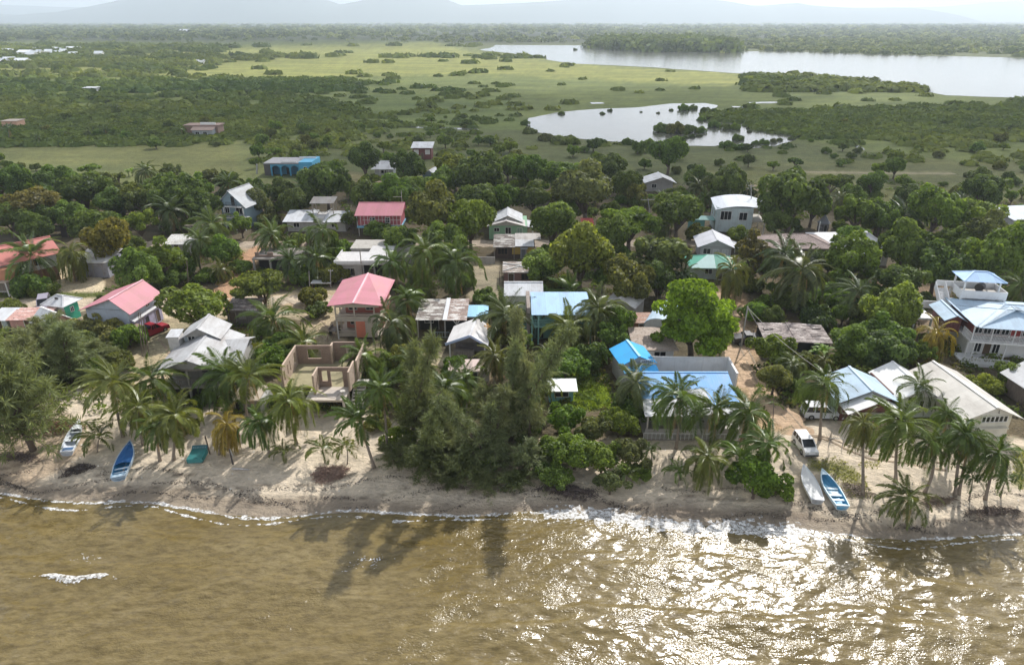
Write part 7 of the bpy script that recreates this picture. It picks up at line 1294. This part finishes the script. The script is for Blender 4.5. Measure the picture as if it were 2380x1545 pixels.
# wire fence at the right
p = G(1925, 1040); q2 = G(2115, 1046); r = empty('wire_fence', p); tag(r, 'thin post and wire fence across the sand in front of the cream hall', 'fence'); v = q2-p; n = 7
for i in range(n): part(r, 'post', PALEWOOD, lambda m: m.bar(v*(i/(n-1)), v*(i/(n-1))+Vector((0, 0, 1.25)), .06))
part(r, 'rail', PALEWOOD, lambda m: (m.bar(Vector((0, 0, 1.22)), v+Vector((0, 0, 1.22)), .04), m.bar(Vector((0, 0, .65)), v+Vector((0, 0, .65)), .02)))
# fence behind the lane, little white boat, cart, trailer, table
p = G(2000, 704); r = empty('rowing_boat', p, math.radians(-20)); tag(r, 'small upturned white dinghy in the bare yard behind the grey-green palm', 'boat'); part(r, 'hull', paint((.6, .6, .58), .6, .3), lambda m: (m.slab([(-1.6, -.6, .35), (1.2, -.6, .35), (2.2, 0, .5), (1.2, .6, .35), (-1.6, .6, .35)], .3), m.bar((-1.6, 0, .42), (2.1, 0, .55), .1)))
p = G(775, 784); r = empty('handcart', p, math.radians(80)); tag(r, 'wooden two-wheeled handcart at the corner post of the salmon house', 'cart')
part(r, 'tray', WOODG, lambda m: (m.box(-.1, -.6, .95, 1.5, .6, 1.1), m.box(-.1, -.6, 1.1, 1.5, -.52, 1.5), m.box(-.1, .52, 1.1, 1.5, .6, 1.5))); part(r, 'shaft', WOODB, lambda m: (m.bar((-.1, -.5, 1.0), (-1.3, -.4, .2), .07), m.bar((-.1, .5, 1.0), (-1.3, .4, .2), .07)))
for s_ in (-1, 1): part(r, 'wheel', DARKIN, lambda m: m.tube([(.7, s_*.64, .5), (.7, s_*.74, .5)], [.5, .5], 16))
p = G(745, 672); r = empty('market_table', p); tag(r, 'low white-topped trestle table under trees in the yard behind the salmon house', 'table'); part(r, 'tabletop', WHITE(), lambda m: m.box(-1.6, 0, 1.0, 1.8, 1.6, 1.1))
for x_, y_ in ((-1.4, .1), (1.6, .1), (-1.4, 1.5), (1.6, 1.5)): part(r, 'leg', WOODB, lambda m: m.box(x_, y_, 0, x_+.1, y_+.1, 1.0))
p = G(40, 692); r = empty('water_tank', p); tag(r, 'squat beige water tank at the roadside below the white-stilted lean-to', 'tank'); part(r, 'drum', plain((.45, .38, .30)), lambda m: m.tube([(0, 0, 0), (0, 0, 1.2), (0, 0, 1.5)], [.75, .75, .4], 14)); part(r, 'stand', DARKIN, lambda m: m.cyl((0, 0, -.02), .85, .8, .15, 12))
# person walking down the dirt track
p = P(533, 652); me = D.meshes.new('body'); J = [((0, 0, .92), .13), ((0, 0, 1.15), .12), ((0, 0, 1.40), .15), ((0, 0, 1.52), .06), ((0, .01, 1.66), .10), ((0, 0, 1.74), .06), ((.2, 0, 1.40), .06), ((.26, .04, 1.14), .045), ((.25, -.06, .90), .035), ((-.2, 0, 1.40), .06), ((-.27, -.04, 1.14), .045), ((-.25, -.14, .92), .035), ((.09, 0, .88), .09), ((.10, -.06, .48), .06), ((.1, .03, .07), .045), ((.1, -.12, .03), .035), ((-.09, 0, .88), .09), ((-.1, -.14, .5), .06), ((-.1, -.10, .08), .045), ((-.1, -.25, .04), .035)]
me.from_pydata([j[0] for j in J], [(0, 1), (1, 2), (2, 3), (3, 4), (4, 5), (2, 6), (6, 7), (7, 8), (2, 9), (9, 10), (10, 11), (0, 12), (12, 13), (13, 14), (14, 15), (0, 16), (16, 17), (17, 18), (18, 19)], [])
o = D.objects.new('person', me); COL.objects.link(o); sk = o.modifiers.new('Skin', 'SKIN'); o.modifiers.new('Subdivision', 'SUBSURF').levels = 1
for v_, j in zip(me.skin_vertices[0].data, J): v_.radius = (j[1], j[1])
me.skin_vertices[0].data[0].use_root = True; me.materials.append(plain((.035, .03, .03), .8)); o.location = p; o.scale = (1, 1, 1); tag(o, 'person in dark clothes walking alone down the reddish dirt track', 'person')
# golden dry palm heap among the casuarinas
p = G(992, 1070); r = empty('dry_palm', p); tag(r, 'small golden dying palm glowing among the dark casuarinas', 'palm'); MB().tube([(0, 0, -.1), (0, 0, .5)], [.1, .08], 7).build('trunk', PBARK, r); c = place(r, YOUNG[1], (.62, .36, .08, 1)); c.location = (0, 0, .5); c.scale = (1.5, 1.5, 1.3)
p = G(1138, 800); r = empty('dry_palm', p); tag(r, 'dying orange and yellow palm beside the white-gabled pavilion', 'palm'); MB().tube([(0, 0, -.1), (.1, 0, 2.4)], [.13, .1], 7).build('trunk', PBARK, r); c = place(r, DROOPY[0], (.5, .30, .05, 1)); c.location = (.1, 0, 2.4); c.scale = (1.6, 1.6, 1.6)
# seaweed along the tide lines and scattered litter
def flecks(name, n, tlo, thi, col, seed, size, x0=-60, x1=60, gate=.42):
    q = np.random.default_rng(seed); x = q.uniform(x0, x1, n); base = q.choice([1.2, 2.5, 3.9], n); t = base+.9*np.sin(x*.21+base)+.5*np.sin(x*.53+2*base)+q.normal(size=n)*.16+1.2*(fbm(x*.08, x*0+1, 3)-.5)
    k = (fbm(x*.35, base*7, 3) > gate) & (t > tlo) & (t < thi); x, t = x[k], t[k]; y = shore_y(x)+t; z = gz(x, y)+.015+.03*q.random(len(x)); c = np.c_[x, y, z]; nr = unit(q.normal(size=c.shape)*.5+np.array([0, 0, 1])); a = unit(np.cross(nr, q.normal(size=c.shape))*np.array([1, .4, 1])); b2 = np.cross(nr, a); s = size*(.4+q.random((len(x), 1)))
    V, Q = kites(c, a, b2, s, s*.4); return tag(link(name, np_mesh(name, V, Q, plain(col, .8))), kind='stuff')
flecks('seaweed', 9000, .6, 6, (.05, .035, .028), 3, .085)
flecks('driftwood_bits', 900, .8, 7, (.42, .38, .33), 4, .09, gate=.3)
q = np.random.default_rng(9); x = q.uniform(-52, 58, 420); y = shore_y(x)+q.uniform(3, 13, 420); c = np.c_[x, y, gz(x, y)+.03]; nr = unit(q.normal(size=c.shape)*.6+np.array([0, 0, 1])); a = unit(np.cross(nr, q.normal(size=c.shape))); s = .05+.14*q.random((420, 1))**2; V, Q = kites(c, a, np.cross(nr, a), s, s*.6)
tag(link('beach_litter', np_mesh('beach_litter', V, Q, plain((.7, .66, .58), .7))), kind='stuff')
# short grass and creepers on the sand by the van and the lime slope
def tufts(name, polys, n, col, seed, h=.22, zone=None):
    q = np.random.default_rng(seed); xs = [a for pl in polys for a, _ in pl]; yy = [b2 for pl in polys for _, b2 in pl]; px = q.uniform(min(xs), max(xs), n*3); py = q.uniform(min(yy), max(yy), n*3); k = np.zeros(len(px), bool)
    for pl in polys: k |= (sd_poly(px, py, pl)+14*(q.random(len(px))-.5)) > 0
    px, py = px[k][:n], py[k][:n]; u = (px-CX)/F; v = (CY-py)/F; t = -H/(-SP+CP*v); X, Y = u*t, (CP+SP*v)*t; m_ = len(X); c = np.c_[X, Y, gz(X, Y)+h*.4]; a = unit(q.normal(size=(m_, 3))*np.array([1, 1, .5])+np.array([0, 0, .8])); b2 = unit(np.cross(a, q.normal(size=a.shape))); s = h*(.4+.8*q.random((m_, 1)))
    V, Q = kites(c, a, b2, s, s*.28); return tag(link(name, np_mesh(name, V, Q, COVER, {'tone': ('FLOAT', np.repeat(q.random(m_), 4)), 'tint': ('FLOAT_COLOR', np.repeat(tints(m_, [col], seed, .25), 4, 0))})), kind='stuff')
tufts('grass', [[(1280, 830), (1410, 880), (1420, 945), (1330, 955), (1260, 880)]], 6000, (.16, .21, .04), 5, .3)
tufts('grass', [[(1870, 1066), (1960, 1070), (2010, 1110), (1950, 1105), (1890, 1085)], [(1935, 1100), (2010, 1110), (2030, 1150), (1985, 1150)], [(2350, 1050), (2400, 1050), (2400, 1140), (2365, 1120)], [(2000, 1072), (2040, 1070), (2040, 1084), (2000, 1086)]], 2600, (.15, .16, .06), 6, .2)
tufts('grass', [[(-20, 683), (330, 681), (330, 692), (-20, 692)], [(600, 560), (640, 540), (900, 545), (900, 556)], [(740, 590), (800, 575), (830, 595), (760, 610)]], 3000, (.09, .12, .03), 7, .25)
tufts('grass', [[(170, 880), (300, 880), (330, 905), (200, 920)]], 1200, (.16, .17, .06), 8, .2)
# ---------------------------------------------------------------- fair-weather clouds high inland; their shadows lie across the plain
m, nt, b = new_mat('cloud_vapour'); nt.nodes.remove(b)
df = N(nt, 'ShaderNodeBsdfDiffuse'); df.inputs[0].default_value = (.9, .9, .9, 1); tl = N(nt, 'ShaderNodeBsdfTranslucent'); tl.inputs[0].default_value = (.9, .9, .9, 1); tp = N(nt, 'ShaderNodeBsdfTransparent')
a = N(nt, 'ShaderNodeMixShader'); a.inputs[0].default_value = .5; nt.links.new(df.outputs[0], a.inputs[1]); nt.links.new(tl.outputs[0], a.inputs[2])
c = N(nt, 'ShaderNodeMixShader'); c.inputs[0].default_value = .075; nt.links.new(tp.outputs[0], c.inputs[1]); nt.links.new(a.outputs[0], c.inputs[2]); nt.links.new(c.outputs[0], nt.nodes['Material Output'].inputs[0])
_ico = []
def sphere_grid(nu=14, nv=8):
    V = [(math.sin(math.pi*j/nv)*math.cos(2*math.pi*i/nu), math.sin(math.pi*j/nv)*math.sin(2*math.pi*i/nu), math.cos(math.pi*j/nv)) for j in range(nv+1) for i in range(nu)]
    return np.array(V), np.array([(j*nu+i, j*nu+(i+1) % nu, (j+1)*nu+(i+1) % nu, (j+1)*nu+i) for j in range(nv) for i in range(nu)])
SV, SQ = sphere_grid()
def cloud(gx0, gx1, gy0, gy1, n, r0, r1, seed, alt=950.0, edge=None):
    """cloud whose shadow falls on the plain between the given x and y"""
    q = np.random.default_rng(seed); k = alt/math.tan(SUN_EL); ox, oy = k*math.sin(SUN_AZ), k*math.cos(SUN_AZ); VV = []; QQ = []; n0 = 0
    for i in range(n):
        x, y = q.uniform(gx0, gx1), q.uniform(gy0, gy1); r = q.uniform(r0, r1)
        if fbm(np.array([x*.004+seed]), np.array([y*.006]), 3)[0] < .36: continue
        V = SV*np.array([r, r, r*.4])*(1+.12*q.normal(size=(len(SV), 1)))+np.array([x+ox, y+oy, alt+q.uniform(0, r*.5)]); VV.append(V); QQ.append(SQ+n0); n0 += len(V)
    tag(link('clouds', np_mesh('clouds', np.concatenate(VV), np.concatenate(QQ), m, smooth=True)), kind='stuff')
cloud(-620, 900, 215, 470, 150, 45, 95, 3)
cloud(-300, 500, 160, 240, 34, 22, 40, 5)
cloud(-2600, 150, 1350, 2500, 120, 140, 260, 7)
cloud(-900, -250, 700, 980, 40, 50, 90, 9)
cloud(1200, 4000, 2600, 4200, 60, 200, 330, 11)
# ---------------------------------------------------------------- labels of the plants: what each is, and by which building it stands
ORD = ['leftmost', 'second from the left', 'third from the left', 'fourth from the left', 'fifth from the left', 'sixth from the left', 'seventh from the left', 'eighth from the left', 'ninth from the left', 'tenth from the left', 'eleventh from the left', 'twelfth from the left']
NUM = {2: 'two', 3: 'three', 4: 'four', 5: 'five', 6: 'six', 7: 'seven', 8: 'eight', 9: 'nine', 10: 'ten', 11: 'eleven', 12: 'twelve'}
LAND += [('the blue tarpaulin boat', *G(290, 1080)[:2]), ('the slender white boat', *G(172, 1025)[:2]), ('the open sky blue boat', *G(1930, 1145)[:2]), ('the white van', *G(1868, 1040)[:2]), ('the teal crate', *G(458, 1070)[:2]), ('the wide brush heap', *G(770, 1102)[:2]), ('the dirt track', *P(560, 620)[:2]), ('the bare foot track', *P(1740, 425)[:2]), ('the golden dying palm', *G(992, 1070)[:2]), ('the white railing fence', *G(1600, 1030)[:2]), ('the layered almond tree', *P(1625, 826)[:2])]
def where(e, skip=()):
    best = None
    for ph, x, y in LAND:
        if ph in skip or (ph == 'the layered almond tree' and 'almond' in e['what']): continue
        dx, dy = e['x']-x, e['y']-y; d = math.hypot(dx, dy*.75)
        if best is None or d < best[0]: best = (d, ph, dx, dy)
    d, ph, dx, dy = best
    rel = ('behind' if dy > 0 else 'in front of') if abs(dy)*.8 > abs(dx) else ('right of' if dx > 0 else 'left of')
    return rel+' '+ph, ph
def size(e):
    if e['cat'] == 'palm': return 'tall' if e['s'] > 6.2 else 'low' if e['s'] < 3.2 else ''
    return 'large' if e['s'] > 4.6 else 'small' if e['s'] < 2.3 else ''
keys = {}
for e in VEG:
    w1, ph = where(e); what = e['what']; sz_ = size(e)
    if sz_ and not any(k in what for k in ('tall', 'small', 'low ', 'young')): what = sz_+' '+e['tone']+' '+what
    else: what = e['tone']+' '+what
    e['k'] = (what, w1); e['ph'] = ph; keys.setdefault(e['k'], []).append(e)
def setl(e, s): tag(e['o'], s, e['cat'], {'palm': 'coconut palms of the shore and village', 'tree': 'trees of the village and plain', 'bush': 'shrubs of the village and plain', 'plant': 'banana plants'}[e['cat']])
for (what, w1), es in keys.items():
    if len(es) == 1:
        s = what+' '+w1; e = es[0]
        for alt in (e['tone']+' '+e['what']+' '+w1, e['what']+' '+w1, e['tone']+' '+e['what'].split()[-1]+' '+w1):
            if len(s.split()) > 16: s = alt
        setl(e, s); continue
    sub = {}
    for e in es:
        w2, _ = where(e, (e['ph'],)); sub.setdefault(w2, []).append(e)
    for w2, g in sub.items():
        if len(g) == 1 and len((what+' '+w1+', '+w2).split()) <= 16 and len(es) < 4: setl(g[0], what+' '+w1+', '+w2)
        else:
            pass
    rest = [e for e in es if 'label' not in e['o']]; rest.sort(key=lambda e: e['x']/e['y']); es.sort(key=lambda e: e['x']/e['y'])
    n = len(es)
    for e in rest:
        i = es.index(e); o = ORD[i] if i < n-1 and i < len(ORD) else 'rightmost' if i == n-1 else ORD[-1]
        s = o+' '+what+' '+w1
        if len(s.split()) > 16: s = o+' '+e['what']+' '+w1
        if len(s.split()) > 16: s = o+' '+e['what'].split()[-1]+' '+w1
        setl(e, s)
HAZE=1.4e-4; EXPO=0.24; VEIL=(2.0, .46)
# ---------------------------------------------------------------- light, air, camera
w = D.worlds.new('World'); SC.world = w; w.use_nodes = True
nt = w.node_tree; bg = nt.nodes['Background']
sky = nt.nodes.new('ShaderNodeTexSky'); sky.sky_type = 'NISHITA'; sky.sun_disc = False
sky.sun_elevation = SUN_EL; sky.sun_rotation = SUN_AZ; sky.air_density = 1.0; sky.dust_density = 2.5; sky.ozone_density = 1.0; sky.altitude = 0
# thin bright cloud veil over the Nishita sky: whiter low down, thinner overhead
gen = N(nt, 'ShaderNodeTexCoord').outputs['Generated']
sx = N(nt, 'ShaderNodeSeparateXYZ'); nt.links.new(gen, sx.inputs[0])
zr = ramp(nt, sx.outputs[2], 0.0, .62, (VEIL[0], VEIL[0]*1.0, VEIL[0]*1.02, 1), (VEIL[1], VEIL[1]*1.03, VEIL[1]*1.1, 1))
cl = ramp(nt, noise(nt, mapping(nt, gen, (1, 1, 2.6)), 2.3, 7, .62), .34, .66, (.62, .66, .74, 1), (1.32, 1.3, 1.27, 1))
veil = mixc(nt, 1.0, zr, cl, 'MULTIPLY')
sc_ = N(nt, 'ShaderNodeVectorMath', operation='SCALE'); sc_.inputs['Scale'].default_value = .12; nt.links.new(sky.outputs[0], sc_.inputs[0])
nt.links.new(mixc(nt, .62, sc_.outputs[0], veil), bg.inputs[0]); bg.inputs[1].default_value = 1.0
sl = D.lights.new('sun', 'SUN'); sl.energy = 4.6; sl.angle = math.radians(.53); sl.color = (1.0, .97, .93)
so = D.objects.new('sun', sl); COL.objects.link(so)
SD = Vector((math.sin(SUN_AZ)*math.cos(SUN_EL), math.cos(SUN_AZ)*math.cos(SUN_EL), math.sin(SUN_EL)))
so.rotation_euler = (-SD).to_track_quat('-Z', 'Y').to_euler(); so.location = SD*200
if HAZE:
    mb = MB(); mb.box(-21000, -400, -6, 21000, 22000, 700)
    m, nt, b = new_mat('air'); nt.nodes.remove(b)
    pv = N(nt, 'ShaderNodeVolumePrincipled'); pv.inputs['Color'].default_value = (.80, .90, 1.0, 1); pv.inputs['Density'].default_value = HAZE; pv.inputs['Anisotropy'].default_value = .35
    nt.links.new(pv.outputs[0], nt.nodes['Material Output'].inputs['Volume'])
    hz = mb.build('haze', m); tag(hz, kind='stuff')
cam = D.cameras.new('camera'); co = D.objects.new('camera', cam); COL.objects.link(co); SC.camera = co
co.location = (0, 0, H); co.rotation_euler = (math.pi/2-PIT, 0, 0)
cam.sensor_width = 36; cam.lens = F/2380*36; cam.clip_start = .5; cam.clip_end = 60000
SC.view_settings.view_transform = 'Standard'; SC.view_settings.look = 'None'; SC.view_settings.gamma = 1.0; SC.view_settings.exposure = EXPO
c = SC.cycles
c.use_denoising = True; c.max_bounces = 6; c.diffuse_bounces = 3; c.glossy_bounces = 3; c.transmission_bounces = 3; c.transparent_max_bounces = 40; c.volume_bounces = 1
c.sample_clamp_indirect = 4; c.use_adaptive_sampling = True; c.adaptive_threshold = .02; c.caustics_reflective = False
